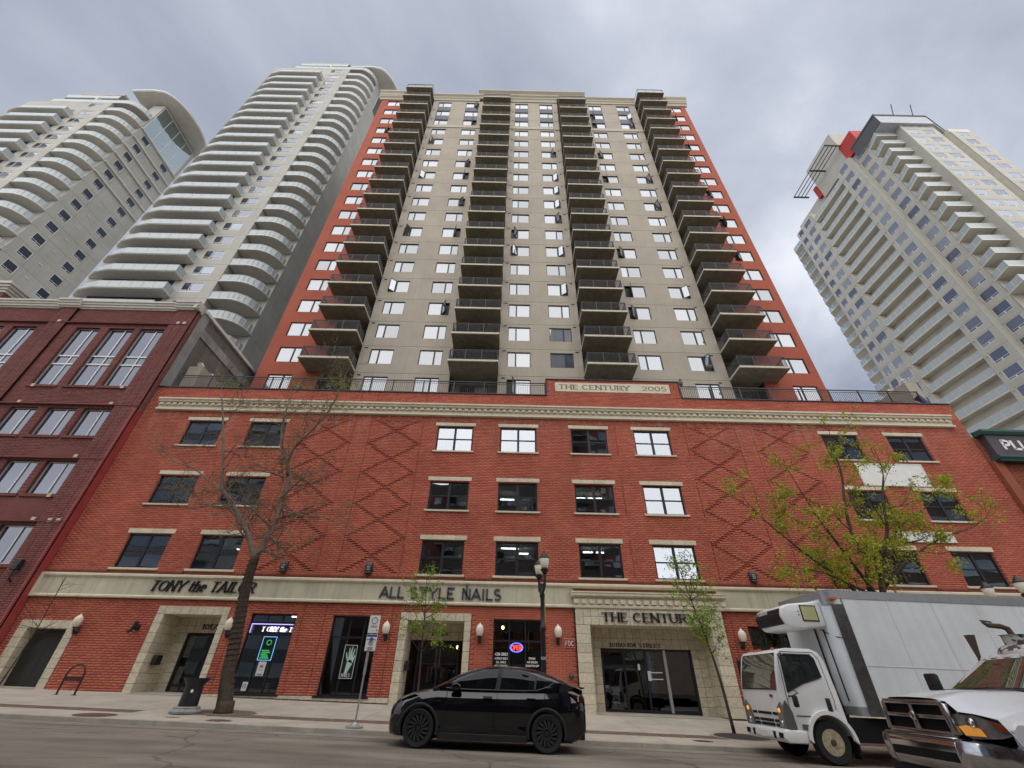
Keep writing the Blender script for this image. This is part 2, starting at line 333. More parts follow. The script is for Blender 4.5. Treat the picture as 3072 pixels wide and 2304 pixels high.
def slab_mesh(x0, x1, y0, y1, mt, g=.006):
    x0 += g; x1 -= g; y0 += g; y1 -= g
    v = [(x,y,zsw(x,y)-.05) for x,y in ((x0,y0),(x1,y0),(x1,y1),(x0,y1))] + [(x,y,zsw(x,y)) for x,y in ((x0,y0),(x1,y0),(x1,y1),(x0,y1))]
    return MB().add(v, [(4,5,6,7),(0,1,5,4),(1,2,6,5),(2,3,7,6),(3,0,4,7)]).mesh('paving_slab', mt)
for i in range(-18, 14):
    for (a, b) in ((14.72, 15.9), (16.55, 18.6), (18.6, 21.5)):
        part('paving_slab', slab_mesh(i*2.2, i*2.2+2.2, a, b, CONC), swk)
# strips of small brown pavers between the plain slabs
pv = MB()
for i in range(-18, 14):
    a0 = i*2.2
    if i % 4 in (0, 1, 2) and not (i in (-5, 3)):
        nx = 11
        for q in range(nx):
            for w in range(6):
                x0 = a0+q*.2+.004; y0 = 15.9+w*.108+.003; x1 = x0+.192; y1 = y0+.1; h = zsw(x0,y0)+rng.uniform(-.002,.001)
                pv.add([(x0,y0,h-.03),(x1,y0,h-.03),(x1,y1,h-.03),(x0,y1,h-.03),(x0,y0,h),(x1,y0,h-.0034),(x1,y1,h),(x0,y1,h+.003)], [(4,5,6,7),(0,1,5,4),(1,2,6,5),(2,3,7,6),(3,0,4,7)])
    else: part('paving_slab', slab_mesh(a0, a0+2.2, 15.9, 16.55, CONC), swk)
part('paver', pv.mesh('paver_strip', PAVER), swk, kind='stuff')

# ================================================================ brick laying
def lay(x0, x1, z0, z1, rects, y, L, Hc, vj=(), jt=.010, th=.10):
    out = []; nz = int(round((z1-z0)/Hc)); Hc = (z1-z0)/nz
    for c in range(nz):
        a, b = z0+c*Hc, z0+(c+1)*Hc; m = (a+b)/2
        cuts = sorted((r[0], r[1]) for r in rects if r[2] < m < r[3])
        iv = []; cur = x0
        for p, q in cuts + [(x1, x1)] :
            if p-cur > .03: iv.append((cur, p))
            cur = max(cur, q)
        for p, q in iv:
            pts = [v for v in vj if p+.05 < v < q-.05]
            for s, t in zip([p]+[v+.008 for v in pts], [v-.008 for v in pts]+[q]):
                off = (L/2 if c % 2 else 0); k = math.floor((s-off)/L)
                while off+k*L < t-1e-6:
                    u, w = max(s, off+k*L), min(t, off+(k+1)*L); k += 1
                    if w-u > .03: out.append((u+jt/2, w-jt/2, a+jt/2, b-jt/2))
    return np.array(out)
def brick_mesh(name, b, y, mt, th=.10, jit=.003):
    n = len(b); f = rng.uniform(-jit, jit, n)
    x0, x1, z0, z1 = b.T; yf = y+f; yb = np.full(n, y+th)
    V = np.empty((n, 8, 3))
    for i, (xx, yy, zz) in enumerate(((x0,yf,z0),(x1,yf,z0),(x1,yf,z1),(x0,yf,z1),(x0,yb,z0),(x1,yb,z0),(x1,yb,z1),(x0,yb,z1))):
        V[:, i, 0] = xx; V[:, i, 1] = yy; V[:, i, 2] = zz
    Fb = np.array([(0,1,2,3),(0,4,5,1),(1,5,6,2),(2,6,7,3),(3,7,4,0)])
    F = (Fb[None]+8*np.arange(n)[:, None, None]).reshape(-1)
    me = bpy.data.meshes.new(name); me.vertices.add(8*n); me.vertices.foreach_set('co', V.reshape(-1))
    nl = len(F); me.loops.add(nl); me.loops.foreach_set('vertex_index', F.astype(np.int32)); nf = nl//4
    me.polygons.add(nf); me.polygons.foreach_set('loop_start', np.arange(0, nl, 4, dtype=np.int32)); me.update(calc_edges=True); me.materials.append(mt); me.validate(); return me
def brickwork(b, y, L, mt, parent, cen, nmax=300, th=.10):
    full = np.abs((b[:,1]-b[:,0])-(L-.01)) < 1e-4
    d = np.hypot(b[:,0]-cen[0], (b[:,2]-cen[1])*1.2); d[~full] = 1e9
    idx = np.argsort(d)[:nmax]
    h = b[0,3]-b[0,2]
    me = MB().box(0, L-.01, 0, th, 0, h).mesh('brick', mt)
    for i in idx: part('brick', me, parent, (b[i,0], y+rng.uniform(-.003,.003), b[i,2]))
    rest = np.delete(b, idx, 0)
    part('brick', brick_mesh('bricks_beyond', rest, y, mt, th), parent, kind='stuff')

# ================================================================ THE CENTURY: podium
YF = 21.156; XL, XR = -21.3, 26.45
CEN = thing('apartment_building', 'red brick podium building with a taupe and red balcony tower rising from its roof terrace', 'building', (2.4, YF, 0))
WX = [-18.38+.02, -14.84, -4.16, -.58, 3.42, 7.0, 17.75, 21.48]; WW = 2.04
ROWS = [(5.33, 6.87), (8.37, 9.9), (11.67, 13.2)]
OPEN = [(x, x+WW, a, b) for x in WX for a, b in ROWS]
GRND = [(-20.99, -18.5, .2, 3.15), (-15.35, -12.2, .2, 3.8), (-4.65, -1.54, .2, 3.76), (3.03, 9.52, .1, 4.05),
        (-11.2, -9.2, .73, 3.58), (-7.6, -5.57, .71, 3.56), (-.55, 1.57, .71, 3.55), (10.6, 12.7, .71, 3.5), (14.2, 16.4, .71, 3.5), (18.5, 20.6, .71, 3.5)]
BACKH = OPEN + GRND
wall = MB().panel(XL, XR, -1.0, 15.5, BACKH, YF+.07, YF+.45)
wall.box(XL, XL+.3, YF+.45, YF+7, -1, 15.4).box(XR-.3, XR, YF+.45, YF+14, -1, 15.4)
part('wall', wall.mesh('podium_wall', MORTAR), CEN)
lint = [(x-.13, x+WW+.13, b+.03, b+.245) for x in WX for a, b in ROWS]
sill = [(x-.12, x+WW+.12, a-.10, a-.0) for x in WX for a, b in ROWS]
ZIG = [-10.4, -6.5, 11.4, 15.25]
vj = [c+s for c in ZIG for s in (-1.47, 1.47)] + [5.95]
big = [(-100, 100, 4.05, 5.08), (XL+.7, XR-.65, 13.82, 14.6)]
ZZ = []
for c in ZIG:
    for i in range(91):
        z0_ = 5.20+.09*i; t_ = (12.81-z0_-.045)/1.685; tri = abs(((t_+.5) % 1)-.5)*2; dx = round(1.37*tri/.15)*.15
        if z0_ > 13.3: continue
        for s in ((-1, 1) if dx > .01 else (1,)): ZZ.append((c+s*dx-.145, c+s*dx+.145, z0_, z0_+.09))
B = lay(XL, XR, .70, 15.46, OPEN+GRND+lint+sill+big+ZZ+[(-100,100,5.06,5.18)], YF, .30, .09, vj)
brickwork(B, YF, .30, BRICK, CEN, (1.0, 1.2))
# soldier course over the sign band
sb = np.array([(x+.005, x+.085, 5.10, 5.30) for x in np.arange(XL, XR-.1, .09) if not any(r[0]-.05 < x < r[1] and r[2] < 5.29 for r in sill)])
part('brick', brick_mesh('soldier_course', sb, YF-.006, SOLD), CEN, kind='stuff')
# recessed bricks, coloured darker to deepen the diamonds' shadow lines, and the corbels under the cornice
pb = []
for c in ZIG:
    for q in range(5):
        for w in range(4): pb.append((c-1.30+q*.575, c-1.30+q*.575+.30, 13.46+.088*w, 13.46+.088*w+.06))
part('brick', brick_mesh('recessed_bricks', np.array([(a+.003,b-.003,c_+.004,d-.004) for a,b,c_,d in ZZ]), YF+.045, SOLD, .05, .001), CEN, kind='stuff')
part('brick', brick_mesh('diamond_bricks', np.array([(a+.003,b-.003,c_+.004,c_+.046) for a,b,c_,d in ZZ]), YF, BRICK, .06, .001), CEN, kind='stuff')
part('brick', brick_mesh('corbel_bricks', np.array(pb), YF-.03, BRICK, .06, .001), CEN, kind='stuff')

# windows of the podium
fm = MB(); w_, h_ = WW, ROWS[0][1]-ROWS[0][0]; D0, D1 = .10, .18
for a in (0, w_-.075): fm.box(a, a+.075, D0, D1, 0, h_)
for a in (0, h_-.075): fm.box(.075, w_-.075, D0+.002, D1, a, a+.075)
fm.box(w_/2-.06, w_/2+.06, D0-.004, D1, .075, h_-.075); fm.box(.075, w_/2-.06, D0+.01, D1-.01, h_/2-.03, h_/2+.03); fm.box(w_/2+.06, w_-.075, D0+.01, D1-.01, h_/2-.03, h_/2+.03)
PWF = fm.mesh('podium_window_frame', FRAMEB)
pw, ph = w_/2-.135, h_/2-.105
PWP = box(-pw/2, pw/2, -.004, .004, -ph/2, ph/2).mesh('podium_pane', PANE_P)
stn = {}
def stone(w, h, d=.09, mt=STONE, nm='stone'):
    k = (round(w,3), round(h,3), d, mt.name)
    if k not in stn: stn[k] = bevel(box(0, k[0], 0, d, 0, k[1]).mesh(nm, mt), .006, 1)
    return stn[k]
for x in WX:
    for a, b in ROWS:
        o = part('window', PWF, CEN, (x, YF, a))
        for ix in (0, 1):
            for iz in (0, 1):
                sub('pane', PWP, o, (.075+pw/2+ix*(w_/2+.06-.075), .14, .075+ph/2+iz*(h_/2+.03-.075)), (rng.uniform(-.006,.006), 0, rng.uniform(-.006,.006)))
        n = 4
        for q in range(n): part('lintel_stone', stone((WW+.26)/n-.006, .21), CEN, (x-.13+q*(WW+.26)/n, YF-.025, b+.032))
        part('sill', stone(WW+.24, .085, .18), CEN, (x-.12, YF-.075, a-.09))
# rooms behind the glass with a few lit ceiling tubes
DARK = mat('office_interior', (.16, .155, .145), .9); TUBE = mat('lit_tube', (1, .97, .9), emit=7); BULB = mat('warm_bulb', (1, .55, .22), emit=14)
rm = MB()
for a, b in ROWS:
    rm.quad((XL+.4,YF+5,a-1),(XR-.4,YF+5,a-1),(XR-.4,YF+5,b+.35),(XL+.4,YF+5,b+.35)); rm.quad((XL+.4,YF+.3,b+.35),(XR-.4,YF+.3,b+.35),(XR-.4,YF+5,b+.35),(XL+.4,YF+5,b+.35))
    rm.quad((XL+.4,YF+.3,a-.7),(XR-.4,YF+.3,a-.7),(XR-.4,YF+5,a-.7),(XL+.4,YF+5,a-.7))
    for xx in (-12, -5.2, 2.6, 6.3, 9.8, 16.5): rm.box(xx-.06, xx+.06, YF+.5, YF+5, a-.7, b+.34)
part('interior', rm.mesh('office_rooms', DARK), CEN)
for (x, y, z, l) in [(-.35, 1.6, 6.95, .9), (.6, 2.6, 6.95, .5), (4.0, 2.2, 7.0, .5), (4.7, 2.2, 7.0, .4), (-.5, 2.4, 9.85, .8), (3.55, 2.2, 9.95, .8), (4.5, 2.2, 9.95, .8), (-14.3, 3.0, 12.95, 1.8), (18.2, 2.4, 12.85, 1.6), (.9, 3.2, 12.9, .4), (-17.4, 2.2, 6.8, .35), (-14.4, 2.4, 6.8, .25), (-13.6, 3.4, 9.8, .5), (7.2, 3.3, 9.9, .6), (7.3, 3.4, 6.85, .7)]:
    part('ceiling_light', box(0, l, 0, .12, 0, .05).mesh('ceiling_tube', TUBE), CEN, (x, YF+y, z))

# sign band with mouldings
bm_ = MB(); bm_.box(XL+.05, 3.0, YF-.05, YF+.1, 4.19, 4.88); bm_.box(9.55, XR-.05, YF-.05, YF+.1, 4.19, 4.88)
part('sign_band', bm_.mesh('sign_band', STUCCO), CEN)
def moulding(x0, x1, prof, y=YF, mt=CREAM, nm='moulding'):
    # prof: polygon of (outward, z)
    return MB().prism([(y-o, z) for o, z in prof], x0, x1, axis='x').mesh(nm, mt)
part('moulding', moulding(XL+.02, XR-.02, [(-.05,4.88),(.07,4.88),(.075,4.92),(.14,4.95),(.14,5.03),(.10,5.06),(-.05,5.06)]), CEN)
for a, b in ((XL+.02, 3.02), (9.53, XR-.02)): part('moulding', moulding(a, b, [(-.05,4.06),(.10,4.06),(.13,4.09),(.13,4.15),(.07,4.19),(-.05,4.19)]), CEN)
part('moulding', box(XL+.0, XL+.16, YF-.135, YF, 4.062, 5.055).mesh('band_end', CREAM), CEN)
# dentil cornice
CX0, CX1 = -20.6, 25.8
for pr in ([(-.05,13.83),(.10,13.83),(.16,13.86),(.16,13.95),(.08,13.99),(-.05,13.99)], [(-.05,13.992),(.05,13.992),(.05,14.16),(.10,14.17),(.10,14.335),(-.05,14.335)], [(-.05,14.337),(.20,14.337),(.23,14.37),(.23,14.44),(.30,14.48),(.30,14.57),(-.05,14.60)]):
    part('cornice', moulding(CX0, CX1, pr), CEN)
DEN = box(0, .21, 0, .07, 0, .15).mesh('dentil', CREAM)
for i in range(125): part('dentil', DEN, CEN, (CX0+.12+i*.37, YF-.165, 14.18))
# parapet cap, raised name block, plaque
capm = MB(); capm.box(XL-.02, 2.14, YF-.05, YF+.35, 15.47, 15.53); capm.box(10.28, XR+.02, YF-.05, YF+.35, 15.47, 15.53)
capm.box(2.08, 10.34, YF-.05, YF+.35, 16.66, 16.73); capm.box(2.08, 2.14, YF-.05, YF+.35, 15.53, 16.66); capm.box(10.28, 10.34, YF-.05, YF+.35, 15.53, 16.66)
part('parapet_cap', capm.mesh('parapet_cap', NAVY), CEN)
part('name_block', box(2.142, 10.278, YF+.014, YF+.3, 15.46, 16.66).mesh('name_block', MORTAR), CEN)
part('brick', brick_mesh('name_block_bricks', lay(2.15, 10.27, 15.48, 16.65, [(2.66,9.68,15.79,16.47)], YF, .30, .09), YF, BRICK, .05), CEN, kind='stuff')
part('plaque', bevel(box(2.66, 9.68, YF-.03, YF+.05, 15.79, 16.47).mesh('plaque', CREAM), .02, 1), CEN)
# terrace railing
def rail_part(x0, x1):
    r = MB(); 
    r.box(x0, x1, YF+.10, YF+.16, 16.43, 16.48); r.box(x0, x1, YF+.115, YF+.145, 16.30, 16.325); r.box(x0, x1, YF+.115, YF+.145, 15.60, 15.63)
    o = part('terrace_railing', r.mesh('terrace_railing', BLACKM), CEN)
    n = int((x1-x0)/1.8)
    pm = box(-.03, .03, YF+.10, YF+.16, 15.53, 16.50).mesh('post', BLACKM)
    for i in range(n+1): sub('post', pm, o, (x0+(x1-x0)*i/n, 0, 0))
    p = MB()
    for i in range(int((x1-x0)/.115)): xx = x0+i*.115+.06; p.box(xx-.009, xx+.009, YF+.121, YF+.139, 15.63, 16.30)
    for i in range(int((x1-x0)/.115/2)): pass
    sub('baluster', p.mesh('balusters', BLACKM), o, kind='stuff')
rail_part(-20.35, 2.05); rail_part(10.38, 25.1)
part('terrace_deck', box(XL+.3, XR-.3, YF+.35, 27.6, 15.1, 15.3).mesh('terrace_deck', CONC2), CEN)

# tiles round the doors
tl = {}
def tile(w, h, mt):
    k = (round(w,3), round(h,3), mt.name)
    if k not in tl: tl[k] = bevel(box(0, k[0], 0, .03, 0, k[1]).mesh('tile', mt), .004, 1)
    return tl[k]
def tiles(u0, u1, v0, v1, nu, nv, place, mt=TILE, rz=0, flat=False):
    du, dv = (u1-u0)/nu, (v1-v0)/nv
    for i in range(nu):
        for j in range(nv):
            o = part('tile', tile(du-.012, dv-.012, mt), CEN, place(u0+i*du+.006, v0+j*dv+.006), rz)
            if flat: o.rotation_euler = (R(90), 0, 0)
def grout(b): part('tile_backing', b.mesh('tile_backing', GROUT), CEN)
def portal(X0, X1, zt, x0, x1, z1, zb, dep, tw=.36, yo=.02, nside=None):
    g = MB(); yfr = YF-yo
    g.box(X0+.01, x0-.01, yfr+.02, YF+.3, zb-.3, zt-.01); g.box(x1+.01, X1-.01, yfr+.02, YF+.3, zb-.3, zt-.01); g.box(x0-.01, x1+.01, yfr+.02, YF+.3, z1+.01, zt-.011)
    g.box(X0+.02, x0-.02, YF+.3, YF+dep, zb-.3, zt); g.box(x1+.02, X1-.02, YF+.3, YF+dep, zb-.3, zt); g.box(x0-.02, x1+.02, YF+.3, YF+dep, z1+.02, zt)
    grout(g)
    nv = max(1, round((z1-zb)/tw)); n2 = max(1, round((x0-X0)/.5))
    for a, b in ((X0, x0), (x1, X1)): tiles(a, b, zb, z1, n2, nv, lambda u, v: (u, yfr, v))
    tiles(X0, X1, z1, zt, round((X1-X0)/tw), max(1, round((zt-z1)/.36)), lambda u, v: (u, yfr, v))
    nd = max(1, round(dep/.34))
    tiles(0, dep, zb, z1, nd, nv, lambda u, v: (x0-.0, yfr+.032+u+.0, v), rz=R(90))       # left jamb faces +x
    tiles(0, dep, zb, z1, nd, nv, lambda u, v: (x1+.0, yfr+.032+dep-u, v), rz=R(-90))
    du, dd = (x1-x0)/max(1, round((x1-x0)/.36)), dep/nd
    for i in range(max(1, round((x1-x0)/.36))):
        for j in range(nd):
            o = part('tile', tile(du-.012, dd-.012, TILE), CEN, (x0+i*du+.006, yfr+.032+(j+1)*dd-.006, z1)); o.rotation_euler = (R(90), 0, 0)
portal(-15.35, -12.2, 3.80, -15.0, -12.48, 3.48, .62, 1.3)
portal(-4.65, -1.54, 3.76, -4.31, -1.83, 3.45, .46, 1.3)
portal(-20.99, -18.5, 3.15, -20.57, -18.87, 2.84, .72, .5)
portal(3.03, 9.52, 4.05, 3.65, 8.92, 3.41, .28, 1.25, tw=.34, yo=.16)
# walls at the back of the niches, above the doors
for (x0, x1, za, zb_, n, m_, y) in ((-15.0, -12.48, 2.88, 3.48, 7, 2, YF+1.3), (-4.31, -1.83, 2.80, 3.45, 7, 2, YF+1.3), (3.65, 8.92, 2.63, 3.41, 15, 2, YF+1.1)):
    grout(box(x0, x1, y+.03, y+.2, za, zb_+.3)); tiles(x0, x1, za, zb_, n, m_, lambda u, v, y=y: (u, y, v))
for (x0, x1, za, zb_, n, m_, y) in ((-15.0, -14.5, .64, 2.88, 1, 6, YF+1.3), (-13.25, -12.48, .62, 2.88, 2, 6, YF+1.3), (3.65, 4.25, .3, 2.63, 2, 7, YF+1.1), (8.3, 8.92, .25, 2.63, 2, 7, YF+1.1)):
    grout(box(x0, x1, y+.03, y+.2, za-.3, zb_)); tiles(x0, x1, za, zb_, n, m_, lambda u, v, y=y: (u, y, v))
for (x0, x1, d) in ((-15.0,-12.48,1.6),(-4.31,-1.83,1.6),(3.65,8.92,1.5),(-20.57,-18.87,.8)):
    nf = MB().add([(x0,YF-.2,zsw(x0,YF)+.004),(x1,YF-.2,zsw(x1,YF)+.004),(x1,YF+d,zsw(x1,YF)+.06),(x0,YF+d,zsw(x0,YF)+.06)], [(0,1,2,3)])
    part('threshold', nf.mesh('threshold', CONC), CEN)
# plinth tiles along the foot of the wall
solid = [(XL,-20.99),(-18.5,-15.35),(-12.2,-4.65),(-1.54,3.03),(9.52,XR)]
gb = MB()
for a, b in solid:
    n = max(1, round((b-a)/.52))
    for i in range(n):
        u0 = a+(b-a)*i/n; zb = zsw(u0+.25, YF)+.035; w = (b-a)/n-.01
        me = tile(round(w,2), round(.695-zb, 2) if .695-zb > .08 else .08, TILE); part('tile', me, CEN, (u0+.005, YF-.03, .695-max(.08, .695-zb)))
    gb.box(a, b, YF+.0, YF+.3, -1, .70)

grout(gb)
# portico entablature
for pr in ([(-.05,4.05),(.20,4.05),(.22,4.09),(.22,4.17),(.17,4.21),(-.05,4.21)], [(-.05,4.212),(.18,4.212),(.18,4.50),(-.05,4.50)], [(-.05,4.502),(.28,4.502),(.33,4.55),(.33,4.63),(.36,4.66),(.36,4.71),(-.05,4.74)]):
    part('cornice', moulding(2.9 if pr[0][1] > 4.4 else 3.0, 9.8 if pr[0][1] > 4.4 else 9.7, pr), CEN)
DEN2 = box(0, .2, 0, .09, 0, .17).mesh('dentil', CREAM)
for i in range(20): part('dentil', DEN2, CEN, (3.0+i*.3455, YF-.27, 4.225))

# ---- shop windows and doors
def glazed(x0, x1, z0, z1, cols, rows, y, name='window', fr=.06, mt=SHOP, parent=CEN, label=None):
    f = MB(); w, h = x1-x0, z1-z0
    for a in (0, w-fr): f.box(a, a+fr, 0, .08, 0, h)
    for a in (0, h-fr): f.box(fr, w-fr, .001, .08, a, a+fr)
    cs = [0]+[c*w for c in cols]+[w]; rs = [0]+[r*h for r in rows]+[h]
    for c in cs[1:-1]: f.box(c-fr/2, c+fr/2, -.004, .078, fr, h-fr)
    for r in rs[1:-1]: f.box(fr, w-fr, .004, .074, r-fr/2, r+fr/2)
    o = part(name, f.mesh(name+'_frame', FRAMEB), parent, (x0, y, z0), label=label)
    for a, b in zip(cs, cs[1:]):
        for c, d in zip(rs, rs[1:]):
            p = box(a+fr/2, b-fr/2, .04, .048, c+fr/2, d-fr/2).mesh('pane', mt); sub('pane', p, o)
    return o
for (x0, x1, a, b), cc in zip(GRND[4:], ((.36,.68),(.38,.7),(.33,.66),(.33,.66),(.5,),(.5,))): glazed(x0, x1, a, b, cc, (.72,), YF+.12)
part('sill', box(-11.3, -9.1, YF-.06, YF+.1, .66, .73).mesh('sill', FRAMEB), CEN); part('sill', box(-7.7, -5.47, YF-.06, YF+.1, .645, .71).mesh('sill', FRAMEB), CEN)
shp = MB()
for x0, x1 in ((-11.8,-8.4),(-8.3,-4.9),(-4.4,-1.7),(-1.4,2.8),(10.0,13.2),(13.8,21),(-15,-12.2),(3.5,9)):
    d = 1.65 if (x0 in (-4.4,-15,3.5)) else .5
    shp.quad((x0,YF+4.4,0),(x1,YF+4.4,0),(x1,YF+4.4,4),(x0,YF+4.4,4)); shp.quad((x0,YF+d,4),(x1,YF+d,4),(x1,YF+4.4,4),(x0,YF+4.4,4)); shp.quad((x0,YF+d,.4),(x1,YF+d,.4),(x1,YF+4.4,.4),(x0,YF+4.4,.4))
    shp.quad((x0,YF+d,.4),(x0,YF+4.4,.4),(x0,YF+4.4,4),(x0,YF+d,4)); shp.quad((x1,YF+d,.4),(x1,YF+4.4,.4),(x1,YF+4.4,4),(x1,YF+d,4))
part('interior', shp.mesh('shop_rooms', mat('shop_interior', (.075,.07,.065), .9, var=.4, scale=1.2)), CEN)
for x, z, y in ((-10.4,3.5,2.2),(-9.6,3.5,2.2)): part('ceiling_light', box(0, .7, 0, .1, 0, .05).mesh('ceiling_tube', TUBE), CEN, (x, YF+y, z+.2))
for x, z, y in ((-6.1,2.78,1.5),(-2.3,2.62,2.6),(-.15,3.32,.9)): part('pendant_lamp', MB().lathe([(.0,.08),(.05,.05),(.06,0),(.04,-.05),(0,-.07)],10).mesh('pendant_lamp', BULB, True), CEN, (x, YF+y, z))
# doors
def door(x0, x1, z0, z1, y, leaves, label=None, side=None):
    o = glazed(x0, x1, z0, z1, [i/leaves for i in range(1, leaves)], (.12,), y, 'door', .09, SHOP, label=label)
    for i in range(leaves): sub('handle', MB().tube([((x1-x0)*(i+.78 if i % 2 == 0 else i+.22)/leaves, -.07, .9), ((x1-x0)*(i+.78 if i % 2 == 0 else i+.22)/leaves, -.07, 1.25)], .014, 6).mesh('handle', STEEL), o)
    return o
door(-14.5, -13.3, .66, 2.86, YF+1.36, 1); door(-3.98, -2.08, .55, 2.79, YF+1.36, 2)
o = glazed(4.25, 8.3, .34, 2.63, (.25, .485, .70), (.03,), YF+1.16, 'entrance_screen', .09)
sub('post', box(2.78, 2.90, -.02, .1, .02, 2.25).mesh('silver_mullion', GALV), o)
sub('handle', MB().box(1.98, 2.12, -.05, -.01, 1.12, 1.48).tube([(2.12,-.05,1.42),(2.62,-.05,1.42)], .02).tube([(2.12,-.05,1.18),(2.62,-.05,1.18)], .02).mesh('push_handle', WHITEM), o)
sub('sticker', box(1.60, 1.70, .036, .0395, 1.5, 1.73).mesh('sticker', WHITEP), o)
g = part('garage_door', box(-20.57, -18.87, YF+.4, YF+.46, .6, 2.85).mesh('garage_door', mat('dark_door', (.022,.02,.018), .6)), CEN)
sub('panel_joint', box(-19.73, -19.71, YF+.39, YF+.41, .62, 2.84).mesh('panel_joint', BLACKM), g, (0, 0, 0)); 
# ================================================================ THE CENTURY: tower
YT = 27.23; FH = 2.8325; Z0 = 21.385         # Z0: floor joint under storey 1
def zf(k): return Z0+FH*(k-1)
SEC = [(-12.62, -4.97, [(-11.8,'L'), (-7.72,'R')]), (-1.13, 5.83, [(-.42,'L'), (3.16,'R')]), (9.68, 17.52, [(10.47,'L'), (14.62,'R')])]
TW, TH = 1.93, 1.55
core = MB(); core.box(-20.3, 24.9, YT+.25, YT+18, 14.9, 72.6)
core.v = [(x, y, z) for x, y, z in core.v]
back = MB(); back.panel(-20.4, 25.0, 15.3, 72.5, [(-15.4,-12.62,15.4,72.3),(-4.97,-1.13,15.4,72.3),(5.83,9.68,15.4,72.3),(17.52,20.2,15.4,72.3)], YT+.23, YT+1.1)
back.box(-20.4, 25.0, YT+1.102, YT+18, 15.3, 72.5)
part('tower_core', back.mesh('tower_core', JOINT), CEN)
cache = {}
def sec_panel(x0, x1, ws, z0, z1, key, mt=TAUPE, zlo=.93, zhi=2.48):
    if key not in cache:
        hs = [(w-x0, w-x0+TW, zlo, zhi) for w, s in ws]
        cache[key] = MB().panel(0, x1-x0, .014, z1-z0-.014, hs, 0, .2).mesh('wall_panel', mt)
    part('wall_panel', cache[key], CEN, (x0, YT, z0))
def twin_meshes(side):
    fr = MB(); b = .055; sp = TW*.36 if side == 'L' else TW*.64
    for a in (0, TW-b): fr.box(a, a+b, .06, .14, 0, TH)
    for a in (0, TH-b): fr.box(b, TW-b, .062, .14, a, a+b)
    fr.box(sp-.055, sp+.055, .055, .14, b, TH-b)
    n0, n1 = (b, sp-.055) if side == 'L' else (sp+.055, TW-b); w0, w1 = (sp+.055, TW-b) if side == 'L' else (b, sp-.055)
    big = box(w0, w1, .10, .106, b, TH-b).mesh('pane', PANE_T); nar = box(n0, n1, .10, .106, b, TH-b).mesh('pane', PANE_T)
    hole = box(n0, n1, .20, .21, b, TH-b).mesh('dark_opening', FRAMEB)  # black sheet standing in for the unlit room behind
    w = n1-n0; s = MB()
    for a in (0, w-.045): s.box(a, a+.045, -.025, .025, 0, TH-.1)
    for a in (0, TH-.145): s.box(.045, w-.045, -.024, .024, a, a+.045)
    if side == 'L': s.v = [(x-w, y, z) for x, y, z in s.v]     # hinge sits on the mullion
    sp_ = MB().box(.045, w-.045, -.004, .004, .045, TH-.145)
    if side == 'L': sp_.v = [(x-w, y, z) for x, y, z in sp_.v]
    return dict(fr=fr.mesh('tower_window_frame', FRAMEB), big=big, nar=nar, hole=hole, sash=s.mesh('sash', FRAMEB), sp=sp_.mesh('sash_pane', PANE_O), hx=(n1 if side == 'L' else n0))
TWM = {s: twin_meshes(s) for s in 'LR'}
OPENS = {(0,1):0,(0,4):1,(0,7):1,(0,11):1,(0,14):1,(1,3):1,(1,11):1,(1,12):1,(1,9):1,(1,7):1,(1,13):0,(1,16):1,(1,18):1,(2,6):1,(2,7):1,(2,0):1,(3,4):1,(3,6):1,(3,8):1,(3,9):1,(3,10):1,(3,11):1,(3,13):1,
         (4,3):1,(4,4):1,(4,6):1,(4,11):1,(4,13):1,(4,16):1,(4,17):1,(5,1):1,(5,4):1,(5,9):1,(5,11):1,(5,16):1,(5,17):1,(6,15):1,(6,0):0,(7,8):1,(7,10):1,(7,6):1,(7,17):1,(7,14):1}
def tower_window(x, z, side, opened, col, k):
    m = TWM[side]; o = part('window', m['fr'], CEN, (x, YT, z)); sub('pane', m['big'], o, rot=(rng.uniform(-.004,.004),0,rng.uniform(-.004,.004)))
    if opened:
        sub('dark_opening', m['hole'], o)
        an = R(random.choice((38, 55, 70))); s = sub('sash', m['sash'], o, (m['hx'], .03, .05), (0, 0, an if side == 'L' else -an)); s2 = s
        o2 = bpy.data.objects.new('sash_glass', m['sp']); COL.objects.link(o2); o2.parent = o; o2.location = s.location; o2.rotation_euler = s.rotation_euler
    else: sub('pane', m['nar'], o, rot=(0,0,rng.uniform(-.004,.004)))
ci = 0
for si, (x0, x1, ws) in enumerate(SEC):
    for k in range(0, 19):
        tall = k == 0
        sec_panel(x0, x1, ws, zf(k), zf(k+1) if k < 18 else 72.5, (si, 't' if k == 0 else ('x' if k == 18 else 0)))
        for j, (w, s) in enumerate(ws): tower_window(w, zf(k)+.93, s, OPENS.get((si*2+j, k), 0), si*2+j, k)
    part('wall_panel', box(x0, x1, YT, YT+.2, 15.35, zf(0)-.014).mesh('wall_panel', TAUPE), CEN)
    part('belt_course', bevel(box(x0, x1, YT-.09, YT+.02, 63.86, 64.52).mesh('belt_course', TAUPEL), .03, 1), CEN)
    for w, s in ws:
        for k in (16, 17): part('spandrel', box(w+.0, w+TW, YT-.006, YT+.1, zf(k)+2.49, zf(k+1)+.925).mesh('spandrel', NAVY), CEN)
    VENT = box(0, .28, -.03, .02, 0, .10).mesh('vent', FRAMEB)
    for k in range(0, 18):
        for xx in ((x0+.25,) if si == 0 else ((x0+.3, x1-.55) if si == 1 else (x1-1.0,))): part('vent', VENT, CEN, (xx, YT, zf(k)+2.55))
